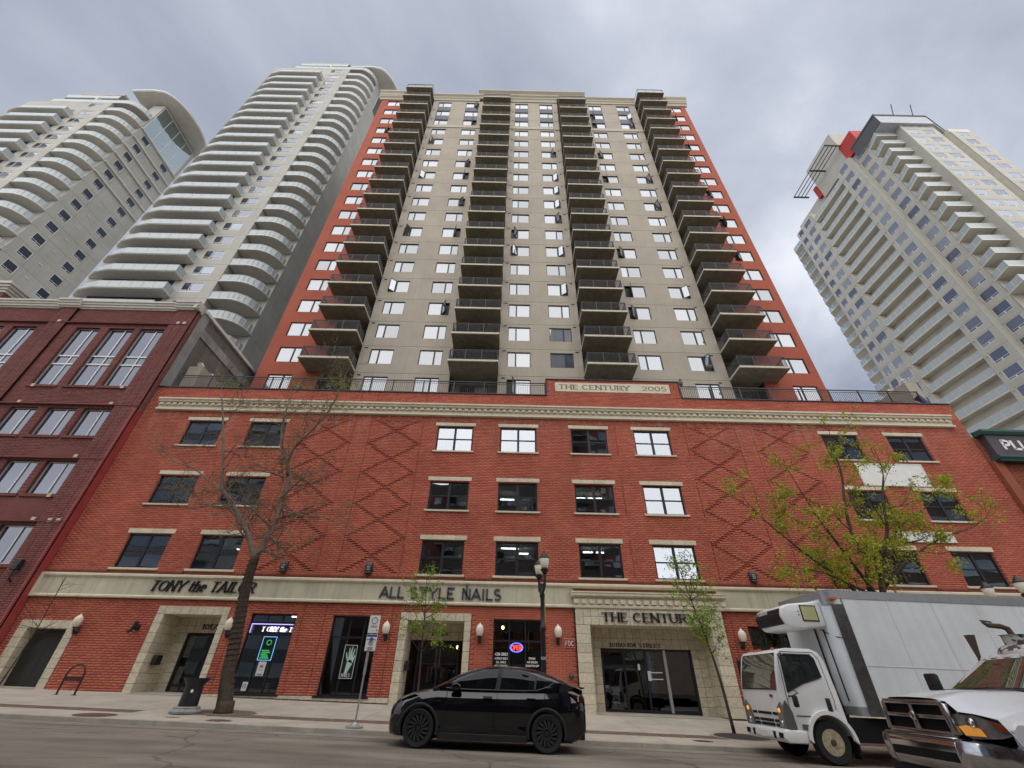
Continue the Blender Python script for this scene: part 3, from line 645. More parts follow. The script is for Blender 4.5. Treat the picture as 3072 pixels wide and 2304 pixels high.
# red brick ends
for (x0, x1, wx, s) in ((-20.4, -15.4, -19.4, 'R'), (20.2, 25.0, 22.4, 'L')):
    hs = [(wx-x0, wx-x0+TW, zf(k)+.93-15.3, zf(k)+2.48-15.3) for k in range(0, 19)]
    part('brick_wall', MB().panel(0, x1-x0, 0, 72.5-15.3, hs, 0, .2).mesh('brick_wall', REDSTUC), CEN, (x0, YT-.002, 15.3))
    for k in range(0, 19): tower_window(wx, zf(k)+.93, s, OPENS.get((6 if s == 'R' else 7, k), 0), 6, k)
    part('brick_wall', box(x0 if x0 < 0 else x1-.2, x0+.2 if x0 < 0 else x1, YT+.2, YT+18, 15.3, 72.5).mesh('brick_wall_side', REDSTUC), CEN, (0,0,0))
# recess walls behind the balconies, with patio doors
DOORG = glass_mat('patio_glass', (.7,.75,.8), .3, rndbody=[(.05,.055,.06),(.02,.02,.025),(.12,.12,.12),(.30,.30,.29)])
RECW = mat('shaded_recess_stucco', (.20,.18,.15), .92)  # taupe stucco darkened in colour to stand for shade in the recess
BAL = [(-16.5, -12.62, -15.4), (-4.97, -1.1, -4.97), (5.8, 9.7, 5.83), (17.52, 21.4, 17.52)]
pdm = MB(); 
for a, b in ((0,.07),(1.1,1.2),(2.23,2.3)): pdm.box(a, b, 0, .08, 0, 2.15)
pdm.box(0, 2.3, .002, .078, 2.15, 2.25); pdm.box(.07, 2.23, .003, .077, 0, .08)
PDM = pdm.mesh('patio_door_frame', FRAMEB); PDG = [box(.07, 1.1, .04, .046, .08, 2.15).mesh('pane', DOORG), box(1.2, 2.23, .04, .046, .08, 2.15).mesh('pane', DOORG)]
BD = 1.78
slb = box(0, 3.88, -BD, 1.05, 0, .2).mesh('balcony_slab', SLAB)
edge = MB().box(-.012, 3.892, -BD-.012, -BD+.04, .05, .205).box(-.012, .03, -BD+.04, 0, .05, .205).box(3.85, 3.892, -BD+.04, 0, .05, .205).mesh('slab_edge', SLABEDGE)
rl = MB(); y = -BD+.10; hh = 1.06
rl.box(.05, 3.83, y-.022, y+.022, .2+hh-.04, .2+hh); rl.box(.07, 3.81, y-.014, y+.014, .29, .32); rl.box(.07, 3.81, y-.014, y+.014, .2+hh-.15, .2+hh-.13)
for x in (.07, 3.81): rl.box(x-.02, x+.02, y+.022, 0, .2+hh-.04, .2+hh); rl.box(x-.014, x+.014, y+.022, 0, .29, .32)
for x in (.07, 1.31, 2.57, 3.81): rl.box(x-.022, x+.022, y-.022, y+.022, .2, .2+hh-.04)
RLM = rl.mesh('railing', BLACKM)
bl = MB()
for i in range(37): x = .07+(i+1)*3.74/38; bl.box(x-.013, x+.013, y-.013, y+.013, .32, .2+hh-.04)
for i in range(14):
    yy = y+(i+1)*(BD-.1)/15
    for x in (.07, 3.81): bl.box(x-.012, x+.012, yy-.012, yy+.012, .32, .2+hh-.04)
BLM = bl.mesh('balusters', BLACKM)
ORD = ['zeroth','first','second','third','fourth','fifth','sixth','seventh','eighth','ninth','tenth','eleventh','twelfth','thirteenth','fourteenth','fifteenth','sixteenth','seventeenth','eighteenth','nineteenth']
CLUT = [mat('patio_white', (.6,.6,.6)), mat('patio_red', (.4,.06,.05)), mat('patio_grey', (.12,.12,.13)), mat('patio_wood', (.45,.25,.12)), mat('patio_blue', (.1,.2,.45))]
for bi, (x0, x1, xr) in enumerate(BAL):
    rx0, rx1 = ((-15.4, -12.62), (-4.97, -1.13), (5.83, 9.68), (17.52, 20.2))[bi]
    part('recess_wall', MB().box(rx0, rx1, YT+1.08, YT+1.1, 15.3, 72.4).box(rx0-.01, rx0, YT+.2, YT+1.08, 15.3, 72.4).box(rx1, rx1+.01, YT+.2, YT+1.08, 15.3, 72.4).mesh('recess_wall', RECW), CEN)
    for k in range(0, 19):
        if k > 0 or True:
            d = part('patio_door', PDM, CEN, (rx0+((rx1-rx0)-2.3)/2, YT+1.0, zf(k)+.21)); [sub('pane', q, d) for q in PDG]
        if k == 0: continue
        b = part('balcony', slb, CEN, (x0, YT, zf(k)-.02)); sub('slab_edge', edge, b); sub('railing', RLM, b); sub('baluster', BLM, b, kind='stuff')
        r = random.random()
        if r < .45:
            # things left on the balconies, small: a chair or a box
            q = MB(); xx = random.uniform(.5, 3.0); w = random.uniform(.3, .5)
            q.box(xx, xx+w, -1.2, -.75, .55, .60).box(xx, xx+w, -.79, -.75, .60, 1.0)
            for lx in (xx+.02, xx+w-.05):
                for ly in (-1.18, -.8): q.box(lx, lx+.03, ly, ly+.03, .2, .55)
            cc = random.choice(CLUT); c = thing('balcony_chair', '%s chair on the %s tower balcony up in the %s stack' % ({'white':'white','red':'red','grey':'grey','wood':'wooden','blue':'blue'}[cc.name.split('_')[1]], ORD[k], ('far left','centre left','centre right','far right')[bi]), 'chair', (x0, YT, zf(k)-.02), 'chairs on the tower balconies', q.mesh('balcony_chair', cc))
    if bi in (0, 3):
        b = part('balcony', slb, CEN, (x0, YT, 72.36)); sub('slab_edge', edge, b); sub('railing', RLM, b)
    else: part('recess_wall', box(rx0-.02, rx1+.02, YT-.6, YT+.3, 72.45, 73.2).mesh('top_soffit', SLAB), CEN)
# cornices
def cornice(x0, x1, zb, zt, pj, yb=YT, ends=True):
    h = zt-zb; pr = [(-.1,zb),(.10,zb),(.14,zb+.10*h),(.14,zb+.32*h),(pj*.5,zb+.45*h),(pj*.55,zb+.62*h),(pj*.9,zb+.78*h),(pj,zb+.82*h),(pj,zt),(-.1,zt)]
    part('cornice', moulding(x0, x1, pr, YT, TAUPEL, 'tower_cornice'), CEN)
cornice(-12.8, -5.75, 72.5, 73.75, .55); cornice(9.75, 17.6, 72.5, 73.75, .55); cornice(-1.13, 5.83, 72.5, 73.3, .35)
cornice(-6.0, 10.1, 73.45, 75.0, .75); cornice(-20.95, -16.2, 73.0, 74.55, .55); cornice(21.0, 25.5, 73.0, 74.55, .55); cornice(-20.75, -12.9, 72.3, 73.0, .35); cornice(17.7, 25.35, 72.3, 73.0, .35)
part('parapet', MB().box(-20.4, 25, YT+.3, YT+17, 72.5, 73.5).box(-5.9, 10, YT+.1, YT+8, 73.5, 74.9).mesh('roof_parapet', TAUPE), CEN)
# roof-terrace ends: stucco boxes with turbine vents
TURB = MB().lathe([(0,.42),(.12,.40),(.22,.30),(.25,.18),(.20,.05),(.16,0),(.16,-.35)], 14).mesh('turbine_vent', GALV, 40)
for (x0, x1, zt) in ((-21.0, -20.1, 17.75), (25.6, 26.4, 17.75)):
    o = thing('roof_vent_box', 'taupe vent box with curved cowls at the %s end of the roof terrace' % ('left' if x0 < 0 else 'right'), 'vent box', ((x0+x1)/2, YF+2.8, 15.3))
    part('body', MB().box(x0, x1, YF+.9, YF+4.8, 15.3, zt).mesh('vent_box', TAUPE), o)
    for i in range(3): part('cowl', MB().tube([(0,0,-.05),(0,0,.12),(.0,-.12,.30),(0,-.3,.36),(0,-.42,.28)], [.13,.13,.13,.14,.15], 12).mesh('cowl', WHITEM, 50), o, ((x0+x1)/2-.05, YF+1.5+i*1.2, zt))
# ================================================================ brown brick building on the left
YB = 20.8
BR = thing('brown_brick_building', 'dark red-brown brick building with tall white-framed windows and a white stepped cornice', 'building', (-29, YB, .5))
BX = [(-28.58, -27.0), (-26.44, -24.77), (-24.37, -22.79)]; BX2 = [(-36.95,-35.4),(-34.95, -33.3), (-32.75, -31.15)]
BROW = [(8.6, 10.4), (11.89, 13.67), (15.2, 19.78)]
bo = []
for xs in (BX, BX2):
    bo += [(a, b, z0, z1) for a, b in xs for z0, z1 in BROW] + [(a, b, 5.3, 7.07) for a, b in xs] + [(a, b, .9, 3.6) for a, b in xs]
bw = MB().panel(-44, -21.32, -1, 21.5, bo, YB+.012, YB+.5)
part('wall', bw.mesh('brown_wall', BMORT), BR)
bb = lay(-37.4, -21.33, .6, 21.4, bo+[(-30.55,-29.4,0,22),(-22.62,-21.3,0,22)], YB, .30, .09)
brickwork(bb, YB, .30, BROWN, BR, (-24, 9))
for (x0, x1) in ((-30.52, -29.42), (-22.62, -21.3)):
    pb = lay(x0, x1, .6, 21.4, [], YB-.12, .30, .09, vj=[x0+.42, x1-.42] if x1 > -22 else [x0+.38])
    part('brick', brick_mesh('pier_bricks', pb, YB-.12, BROWN, .12), BR, kind='stuff')
    part('pier', box(x0+.005, x1-.005, YB-.105, YB+.1, -.5, 21.45).mesh('pier_core', BMORT), BR)
tr = MB()
for z in (7.2, 10.5, 13.82, 20.12):
    part('string_course', box(-37.4, -21.3, YB-.15, YB, z, z+.06).mesh('string_course', BROWND), BR)
for xs in (BX, BX2):
    for z0, z1 in BROW+[(5.3, 7.07)]:
        for a, b in xs:
            part('sill', bevel(box(a-.12, b+.12, YB-.07, YB+.1, z0-.16, z0-.005).mesh('sill', BROWND), .008, 1), BR)
for x in (-22.20, -21.79): 
    for z in (20.18, 7.18): part('stone_block', stone(.19, .19, .05, BLOCK), BR, (x, YB-.15, z))
for x, zs in ((-23.08, (15.02, 13.86, 10.55, 8.42, 7.22)), (-28.36, (15.02, 13.86)), (-30.0, (20.12,))):
    for z in zs: part('stone_block', stone(.2, .2, .05, BLOCK), BR, (x, YB-.10 if x > -30 else YB-.16, z))
WFR = mat('silver_window_frame', (.52,.53,.54), .4, .3, var=.05)
for xs in (BX, BX2):
    for a, b in xs:
        for z0, z1 in BROW+[(5.3,7.07),(.9,3.6)]:
            w, h = b-a, z1-z0; f = MB()
            for q in (0, w-.07): f.box(q, q+.07, .16, .26, 0, h)
            for q in (0, h-.07): f.box(.07, w-.07, .162, .26, q, q+.07)
            f.box(.6*w-.04, .6*w+.04, .155, .25, .07, h-.07)
            bars = [0, h]
            if h > 4: 
                bars = [0, 1.69, 2.33, h]
                for q in (1.69, 2.33): f.box(.07, w-.07, .14, .26, q-.05, q+.05)
            o = part('window', f.mesh('brown_window_frame', WFR), BR, (a, YB, z0))
            for c, d in zip(bars, bars[1:]):
                for e_, g_ in ((.07, .6*w-.04), (.6*w+.04, w-.07)):
                    sub('pane', box(e_, g_, .2, .206, c+.05, d-.05).mesh('pane', PANE_B), o, rot=(rng.uniform(-.003,.003), 0, rng.uniform(-.003,.003)))
# stepped white cornice, breaking forward over the piers
CP = [(-.1,21.42),(.06,21.42),(.08,21.50),(.16,21.53),(.17,21.66),(.24,21.70),(.26,21.82),(.33,21.86),(.34,21.99),(-.1,22.0)]
WHC = mat('white_cornice', (.58,.56,.50), .7, var=.08)
for x0, x1, dy in ((-37.4,-30.72,0),(-29.24,-22.8,0),(-30.72,-29.24,.15),(-22.8,-21.18,.15)):
    part('cornice', moulding(x0, x1, [(o_+dy if o_ > 0 else o_, z+ (.015 if dy else 0)) for o_, z in CP], YB, WHC), BR)
part('cornice', MB().prism([(-21.32+o_, z) for o_, z in [(-.2,21.44),(.0,21.44),(.04,21.66),(.1,21.84),(.14,22.0),(-.2,22.0)]], YB-.4, YB+.35, axis='y').mesh('cornice_return', WHC), BR)
part('parapet', box(-37.4, -21.4, YB+.35, YB+.55, 21.3, 21.95).mesh('parapet', BMORT), BR)
# raised block further left
part('tall_block', box(-44, -35.1, YB-.25, YB+4, 10, 23.0).mesh('tall_block', BROWN), BR)
for i, (pj, za, zb) in enumerate(((.08,22.6,22.8),(.16,22.8,23.0),(.26,23.0,23.2),(.36,23.2,23.42))): part('cornice', box(-44, -35.1+pj, YB-.25-pj, YB+4.1, za, zb-.003).mesh('block_cornice', WHC), BR)
# bare side wall of concrete with frame members
sw = MB().box(-21.9, -21.32, YB+.5, YB+8.2, 0, 21.7)
part('side_wall', sw.mesh('side_wall', mat('dark_infill', (.17,.155,.135), .95, var=.25, scale=1.2, bump=.2, streak=.25)), BR)
part('side_wall', brick_mesh('return_bricks', np.array([(-21.33, -21.302, .6+.09*i+.005, .6+.09*i+.085) for i in range(231)]), YB, BROWN, .34), BR, kind='stuff')
part('concrete_frame', MB().box(-21.32, -21.24, YB+.36, YB+1.0, 0, 21.75).box(-21.32, -21.24, YB+1.0, YB+8.2, 20.1, 20.75).box(-21.32, -21.24, YB+7.5, YB+8.2, 10, 20.1).mesh('concrete_frame', CONC2), BR)
part('roof_edge', MB().box(-21.5, -21.15, YB+.4, YB+8.2, 21.72, 21.95).mesh('roof_edge', WHITEM), BR)
part('flashing', MB().box(-21.34, -21.29, YB-.03, YF-.005, .3, 13.6).box(-21.45, -21.36, YB-.135, YB-.08, .3, 13.6).mesh('flashing', mat('red_flashing', (.36,.06,.055), .6)), BR)
for x, z in ((-27.5,14.62),(-26.0,14.64),(-26.9,11.25)): part('wall_vent', box(x, x+.22, YB-.015, YB+.02, z-.1, z+.1).mesh('wall_vent', mat('brown_vent', (.13,.05,.045), .7)), BR)

# ================================================================ two condominium towers with curved balconies
def arcpts(cx, cy, r, a0, a1, n): return [(cx+r*math.cos(R(a0+(a1-a0)*i/n)), cy+r*math.sin(R(a0+(a1-a0)*i/n))) for i in range(n+1)]
def glass_rail(poly, h, z, posts, names=('balcony_rail', 'pane'), inset=.07):
    # poly: open polyline of the outer edge; returns rail mesh builder and list of pane builders
    r = MB(); panes = []
    pts = [Vector((p[0], p[1], 0)) for p in poly]
    top = [(p.x, p.y, z+h) for p in pts]; bot = [(p.x, p.y, z+.10) for p in pts]
    r.tube(top, .03, 4); r.tube(bot, .022, 4)
    for a, b in zip(pts, pts[1:]):
        n = max(1, round((b-a).length/posts))
        for i in range(n):
            p, q = a.lerp(b, i/n), a.lerp(b, (i+1)/n)
            r.tube([(p.x,p.y,z),(p.x,p.y,z+h)], .025, 4)
            d = (q-p).normalized()*.05; nrm = Vector((d.y, -d.x, 0)).normalized()*.006
            P, Q = p+d, q-d; v = [(P.x-nrm.x,P.y-nrm.y,z+.13),(Q.x-nrm.x,Q.y-nrm.y,z+.13),(Q.x-nrm.x,Q.y-nrm.y,z+h-.05),(P.x-nrm.x,P.y-nrm.y,z+h-.05)]
            w = [(x+2*nrm.x, yy+2*nrm.y, zz) for x, yy, zz in v]
            panes.append(MB().add(v+w, [(3,2,1,0),(4,5,6,7),(0,1,5,4),(1,2,6,5),(2,3,7,6),(3,0,4,7)]))
    p = pts[-1]; r.tube([(p.x,p.y,z),(p.x,p.y,z+h)], .025, 4)
    return r, panes
FHC = 2.85
SOFF = mat('bounce_lit_soffit', (.62,.605,.56), .85, var=.08)  # precast colour lightened so shaded slab undersides look lit from below
SEDGE = mat('pale_slab_edge', (.58,.57,.53), .8)
def condo(XS, sill0, kmin, kmax, label, zroof, side_windows, kc):
    # XS: x of the side wall; front at Y 32.8; sill0: z of the sill of storey 0
    YC = 32.8; DX = XS+29.1; zj = lambda k: sill0-.95+FHC*k
    T = thing('condominium_tower', label, 'building', (XS-10, YC, 0))
    ztop = zj(kmax+1)
    wf0, wf1 = XS-8.75, XS-4.55
    body = MB(); body.box(XS-19.2, wf0, YC+.02, YC+13, 0, ztop); body.box(wf0, wf1, YC+.06, YC+13, 0, ztop); body.box(wf1, XS-2.2, YC+2.6, YC+13, 0, ztop); body.box(XS-2.4, XS-.06, YC+2.75, YC+12, 0, ztop+6)
    part('tower_body', body.mesh('condo_body', PRECAST), T)
    # front panels with one window per storey
    wx = XS-8.2-wf0; fp = MB().panel(0, wf1-wf0, .015, FHC-.015, [(wx, wx+2.3, .95, 2.5)], 0, .06).mesh('wall_panel', PRECAST)
    sp_y = [2.6, 5.4, 8.4, 12.0] if not side_windows else [2.6, 12.0]
    fr = MB(); W, Hh = 2.3, 1.55
    for a in (0, W-.06): fr.box(a, a+.06, .02, .10, 0, Hh)
    for a in (0, .30, Hh-.06): fr.box(.06, W-.06, .022, .098, a, a+.06)
    fr.box(W*.4-.03, W*.4+.03, .018, .1, .06, Hh-.06)
    FR = fr.mesh('condo_window_frame', WHITEM)
    PN = [box(.06, W*.4-.03, .05, .055, .36, Hh-.06).mesh('pane', PANE_C), box(W*.4+.03, W-.06, .05, .055, .36, Hh-.06).mesh('pane', PANE_C), box(.06, W*.4-.03, .05, .055, .06, .3).mesh('pane', PANE_C), box(W*.4+.03, W-.06, .05, .055, .06, .3).mesh('pane', PANE_C)]
    # balconies
    la = [(XS-8.6, 0), (XS-8.6, -1.3), (XS-16.1, -1.3), (XS-17.9, -.9), (XS-18.9, -.3), (XS-19.2, 0)]
    ca = [(wf1+.05, 0)] + arcpts(XS-2.5, 2.5, 2.5, -90, 0, 7) + [(XS, 2.72)]
    def bmesh_(poly, back, rail):
        sl = MB().prism(poly+back, 0, .2, axis='z'); r, ps = rail
        sl.tube([(x, y, .1) for x, y in poly], .10, 4, 1); 
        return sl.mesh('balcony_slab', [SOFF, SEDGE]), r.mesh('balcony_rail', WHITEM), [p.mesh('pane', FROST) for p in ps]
    o0 = (XS-10, YC)
    loc = lambda pts: [(x-o0[0], y) for x, y in pts]
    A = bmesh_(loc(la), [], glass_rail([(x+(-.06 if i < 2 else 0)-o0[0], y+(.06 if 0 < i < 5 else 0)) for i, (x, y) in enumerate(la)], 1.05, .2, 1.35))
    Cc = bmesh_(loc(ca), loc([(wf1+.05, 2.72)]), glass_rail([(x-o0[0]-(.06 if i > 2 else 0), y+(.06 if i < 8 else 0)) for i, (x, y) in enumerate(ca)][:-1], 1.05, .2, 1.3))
    cnt = 0
    for k in range(kmin, kmax+1):
        part('wall_panel', fp, T, (wf0, YC, zj(k)))
        w = part('window', FR, T, (XS-8.2, YC-.0, sill0+FHC*k)); [sub('pane', p, w) for p in PN]
        if random.random() < .6:
            s = sub('open_light', MB().box(.06, W*.4-.03, -.02, .0, 0, 1.1).mesh('open_light', FRAMEB), w, (0, .03, .38), (R(0), 0, 0))
        for q, (sl, rr, ps) in enumerate((A, Cc)):
            if q == 0 and k == kmax: continue
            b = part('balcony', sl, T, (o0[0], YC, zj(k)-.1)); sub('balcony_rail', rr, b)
            cnt += len(ps)
            if cnt <= 300: [sub('pane', p, b) for p in ps]
            else:
                key = (T.name, q)
                if key not in cache:
                    mm = MB()
                    for p in ps: mm.add([v.co[:] for v in p.vertices], [tuple(f.vertices) for f in p.polygons])
                    cache[key] = mm.mesh('balcony_panes', FROST)
                sub('pane', cache[key], b, kind='stuff')
        # side wall panels (facing +x), run along +Y
        for a, c in ((2.62, 5.4), (5.4, 12.0)):
            key = (XS, a); hs = [(1.15-.0, 2.6-.0, .95, 2.45)] if a < 3 else [(3.2, 4.65, .95, 2.45)]
            if not side_windows: hs = [] if a < 3 else hs
            if a < 3 and side_windows: hs = [(1.1, 2.6, .95, 2.45)]
            if key not in cache: cache[key] = MB().panel(0, c-a-.03, .015, FHC-.015, hs, 0, .06).mesh('wall_panel', PRECAST)
            part('wall_panel', cache[key], T, (XS, YC+a+.015, zj(k)), R(90))
            for h in hs:
                o = part('window', FR2, T, (XS, YC+a+.015+h[0], zj(k)+.95), R(90)); [sub('pane', p, o) for p in PN2]
        if side_windows and k >= kc:
            part('ledge', box(0, 9.2, -.28, 0, -.12, .12).mesh('ledge', PRECASTD), T, (XS, YC+2.7, zj(k)), R(90))
        if k % 2 == 0 or True: part('wall_vent', box(0, .5, -.08, 0, 0, .1).mesh('wall_vent', WHITEM), T, (XS, YC+6.4, zj(k)+1.9), R(90)) if side_windows else None
    for q in range(7): part('recess_door', box(wf1+.4+q*.33, wf1+.7+q*.33, YC+2.58, YC+2.62, zj(kmin), zj(kmax)).mesh('recess_glazing', NAVY), T) if q == 99 else None
    part('recess_glazing', MB().box(wf1+.5, wf1+2.3, YC+2.57, YC+2.6, 5, ztop).box(XS-17.6, XS-9.4, YC-.01, YC+.02, 5, ztop-3).mesh('recess_glazing', NAVY), T)
    # crown: wrap-round balconies, curved roof canopy, tall glazing on the side
    z1 = ztop
    for i, (xa, xb, yy) in enumerate(((XS-15.8, XS-2.5, 0), (XS-15.9, XS-6.2, .6))):
        pl = [(XS-15.8+i*.0, yy)] + ([(xb, yy)] + arcpts(XS-2.5, 2.5, 2.5, -90, 0, 7)[1:] + [(XS, 3.6), (XS-15.8, 3.6)] if i == 0 else [(xb, yy), (xb, 4), (XS-15.9, 4)])
        b = part('balcony', MB().prism(loc(pl), 0, .25, axis='z').mesh('crown_slab', PRECAST), T, (o0[0], YC, z1+i*3.3))
        edge_ = pl[:-2]
        r, ps = glass_rail([(x-o0[0], y+.06) for x, y in edge_], 1.05, .25, 1.6); sub('balcony_rail', r.mesh('balcony_rail', WHITEM), b)
        for p in ps: sub('pane', p.mesh('pane', FROST), b)
    part('crown_wall', MB().box(XS-15.5, XS-3.6, YC+3.2, YC+12, z1, z1+5.6).box(XS-9.3, XS-9.0, YC+.3, YC+3.2, z1+.25, z1+3.2).mesh('crown_wall', PRECASTD), T)
    part('crown_roof', MB().prism([(x-o0[0], y) for x, y in [(XS-14.2,1.0),(XS-16.3,1.4),(XS-18.3,2.6),(XS-19.8,4.4),(XS-20.6,6.5),(XS-20.6,9),(XS-6.4,10),(XS-6.4,1.0)]], 0, .45, axis='z').mesh('crown_roof', PRECAST), T, (o0[0], YC, z1+5.7))
    zc = zroof
    can = [(XS-5.0, .6), (XS-1.0, .5)] + [(XS+3.4*math.sin(R(a))*1.03, 6.6-6.0*math.cos(R(a))) for a in range(12, 180, 8)] + [(XS-5, 12.6)]
    part('roof_canopy', MB().prism(loc(can), 0, .55, axis='z').mesh('roof_canopy', PRECASTD), T, (o0[0], YC, zc))
    part('canopy_edge', MB().tube([(x-o0[0], y, 0) for x, y in can[:-1]], .24, 6).mesh('canopy_edge', WHITEM, 40), T, (o0[0], YC, zc+.3))
    if side_windows:
        gl = part('side_glazing', box(0, 8.4, -.02, .05, 0, 8.4).mesh('side_glazing', glass_mat('crown_glass', (.75,.85,.85), .55, body=(.05,.07,.07), wave=.25)), T, (XS, YC+2.95, zc-9.2), R(90))
        for i in range(5): sub('mullion', box(i*2.1-.04, i*2.1+.04, -.05, 0, -.05, 8.45).mesh('mullion', WHITEM), gl)
        for z in (0, 8.4): sub('transom', box(0, 8.4, -.05, 0, z-.05, z+.05).mesh('transom', WHITEM), gl)
    else:
        gl = part('side_glazing', box(0, 6.5, -.02, .05, 0, 8.4).mesh('side_glazing', PANE_O), T, (XS, YC+4.6, zc-9.0), R(90))
        for i in range(4): sub('mullion', box(i*2.1-.04, i*2.1+.04, -.05, 0, -.05, 8.45).mesh('mullion', WHITEM), gl)
    return T
f2 = MB()
for a in (0, 1.44): f2.box(a, a+.06, .0, .08, 0, 1.5)
for a in (0, .28, 1.44): f2.box(.06, 1.44, .002, .078, a, a+.06)
f2.box(.72, .78, -.003, .08, .06, .28)
FR2 = f2.mesh('side_window_frame', WHITEM); PN2 = [box(.06, 1.44, .03, .035, .34, 1.44).mesh('pane', PANE_D), box(.06, .72, .03, .035, .06, .28).mesh('pane', PANE_D), box(.78, 1.44, .03, .035, .06, .28).mesh('pane', PANE_D)]
condo(-29.1, 36.1, -4, 22, 'tall pale concrete tower with white curved glass balconies right behind the red building', 103.3, False, 99)
condo(-66.5, 66.75-2.83*10, -4, 15, 'shorter pale concrete tower farthest left with dark side windows and a flying curved roof', 89.5, True, 10)
# ================================================================ buff tower on the right
FR_ = 2.795
HT = thing('hotel_tower', 'buff concrete tower on the right with recessed glass balconies and red rooftop box', 'building', (72, 45, 0))
KM = 31; zr = lambda k: .10+FR_*k       # floor joint
hb = MB()
hb.box(66.17, 69, 38.07, 58, 0, 86.7); hb.box(65.07, 66.2, 41.07, 44.43, 0, 86.7); hb.box(67.4, 69, 44.4, 53.2, 0, 86.7); hb.box(65.07, 68, 53.27, 58.53, 0, 87.0)
hb.box(69.37, 75.43, 34.47, 45, 0, 86.2); hb.box(75.4, 78.1, 37.2, 45, 0, 86.2); hb.box(78.07, 82.0, 34.67, 45, 0, 85.0)
part('tower_body', hb.mesh('tower_body', HOTELD), HT)
def hwin(w, h=1.68):
    f = MB(); b = .05
    for a in (0, w-b): f.box(a, a+b, .005, .07, 0, h)
    for a in (0, .30, h-b): f.box(b, w-b, .007, .068, a, a+b)
    f.box(w*.5-.07, w*.5+.07, .003, .07, b, .30)
    return f.mesh('hotel_window_frame', WHITEM), [box(b, w-b, .035, .04, .35, h-b).mesh('pane', PANE_R), box(b, w*.5-.07, .035, .04, b, .30).mesh('pane', PANE_R), box(w*.5+.07, w-b, .035, .04, b, .30).mesh('pane', PANE_R)]
HW = {w: hwin(w) for w in (2.05, 1.45)}
hp = {}
def hface(x, y, rz, width, wins, k0, k1, vent=False):
    # wins: list of (u, w) measured along the face
    for k in range(k0, k1):
        key = (x, y, width)
        if key not in hp: hp[key] = MB().panel(.015, width-.015, .015, FR_-.015, [(u, u+w, 1.0, 2.68) for u, w in wins], 0, .07).mesh('wall_panel', HOTEL)
        part('wall_panel', hp[key], HT, (x, y, zr(k)), rz)
        c, s = math.cos(rz), math.sin(rz)
        for u, w in wins:
            o = part('window', HW[w][0], HT, (x+c*u, y+s*u, zr(k)+1.0), rz); [sub('pane', p, o) for p in HW[w][1]]
        if vent: part('ac_sleeve', box(0, .22, -.12, .0, 0, .12).mesh('ac_sleeve', HOTELD) if ('v',) not in hp else hp[('v',)], HT, (x+c*vent, y+s*vent, zr(k)+2.55), rz)
hp[('v',)] = box(0, .2, -.22, .0, 0, .12).mesh('ac_sleeve', HOTELD)
W90 = R(-90)
hface(66.1, 41.0, W90, 3.0, [(.25, 2.05)], 12, KM)                   # bay next to the corner
hface(65.0, 44.5, W90, 3.5, [(.7, 2.05)], 10, KM, .35)
hface(65.0, 58.6, W90, 5.4, [(.42, 1.45), (2.55, 2.05)], 10, KM, 4.85)
part('return_wall', MB().box(65.0, 66.1, 40.93, 41.0, 0, 86.7).box(66.1, 69.4, 37.95, 38.06, 0, 86.7).mesh('return_wall', HOTEL), HT)
hface(69.3, 34.4, 0, 6.2, [(.55, 2.05), (3.3, 2.05)], 16, KM)
hface(78.0, 34.6, 0, 4.0, [(.9, 2.05)], 16, KM-1)
part('return_wall', MB().box(69.3, 69.37, 34.42, 38, 0, 86.2).box(75.44, 75.5, 34.42, 37.2, 0, 86.2).mesh('return_wall2', HOTEL), HT)
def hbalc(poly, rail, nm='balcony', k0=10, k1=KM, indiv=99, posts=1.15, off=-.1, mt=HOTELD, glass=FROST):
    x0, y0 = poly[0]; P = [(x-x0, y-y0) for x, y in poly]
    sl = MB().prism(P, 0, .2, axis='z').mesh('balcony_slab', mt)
    ed = None
    r, ps = glass_rail([(x-x0, y-y0) for x, y in rail], 1.05, .2, posts)
    pts = [(x-x0, y-y0, .1) for x, y in rail]; eb = MB()
    for a, b in zip(rail, rail[1:]):
        d = Vector((b[0]-a[0], b[1]-a[1])); d.normalize(); n_ = Vector((d.y, -d.x))*.03
        eb.add([(a[0]-x0-n_.x-d.x*.02,a[1]-y0-n_.y-d.y*.02,-.005),(b[0]-x0-n_.x+d.x*.02,b[1]-y0-n_.y+d.y*.02,-.005),(b[0]-x0+n_.x+d.x*.02,b[1]-y0+n_.y+d.y*.02,-.005),(a[0]-x0+n_.x-d.x*.02,a[1]-y0+n_.y-d.y*.02,-.005)]+
               [(a[0]-x0-n_.x-d.x*.02,a[1]-y0-n_.y-d.y*.02,.205),(b[0]-x0-n_.x+d.x*.02,b[1]-y0-n_.y+d.y*.02,.205),(b[0]-x0+n_.x+d.x*.02,b[1]-y0+n_.y+d.y*.02,.205),(a[0]-x0+n_.x-d.x*.02,a[1]-y0+n_.y-d.y*.02,.205)],
               [(0,3,2,1),(4,5,6,7),(0,1,5,4),(1,2,6,5),(2,3,7,6),(3,0,4,7)])
    em = eb.mesh('slab_edge', HOTEL); rm_ = r.mesh('balcony_rail', WHITEM); pm = [p.mesh('pane', glass) for p in ps]
    allp = MB()
    for p in ps: allp.add(p.v, p.f)
    am = allp.mesh('balcony_panes', glass)
    for k in range(k0, k1):
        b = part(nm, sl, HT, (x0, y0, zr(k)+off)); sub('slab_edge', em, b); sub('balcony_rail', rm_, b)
        if k < k0+indiv: [sub('pane', p, b) for p in pm]
        else: sub('pane', am, b, kind='stuff')
hbalc([(65.02, 44.52), (67.5, 44.52), (67.5, 53.18), (65.02, 53.18)], [(65.08, 44.56), (65.08, 53.15)], indiv=16)
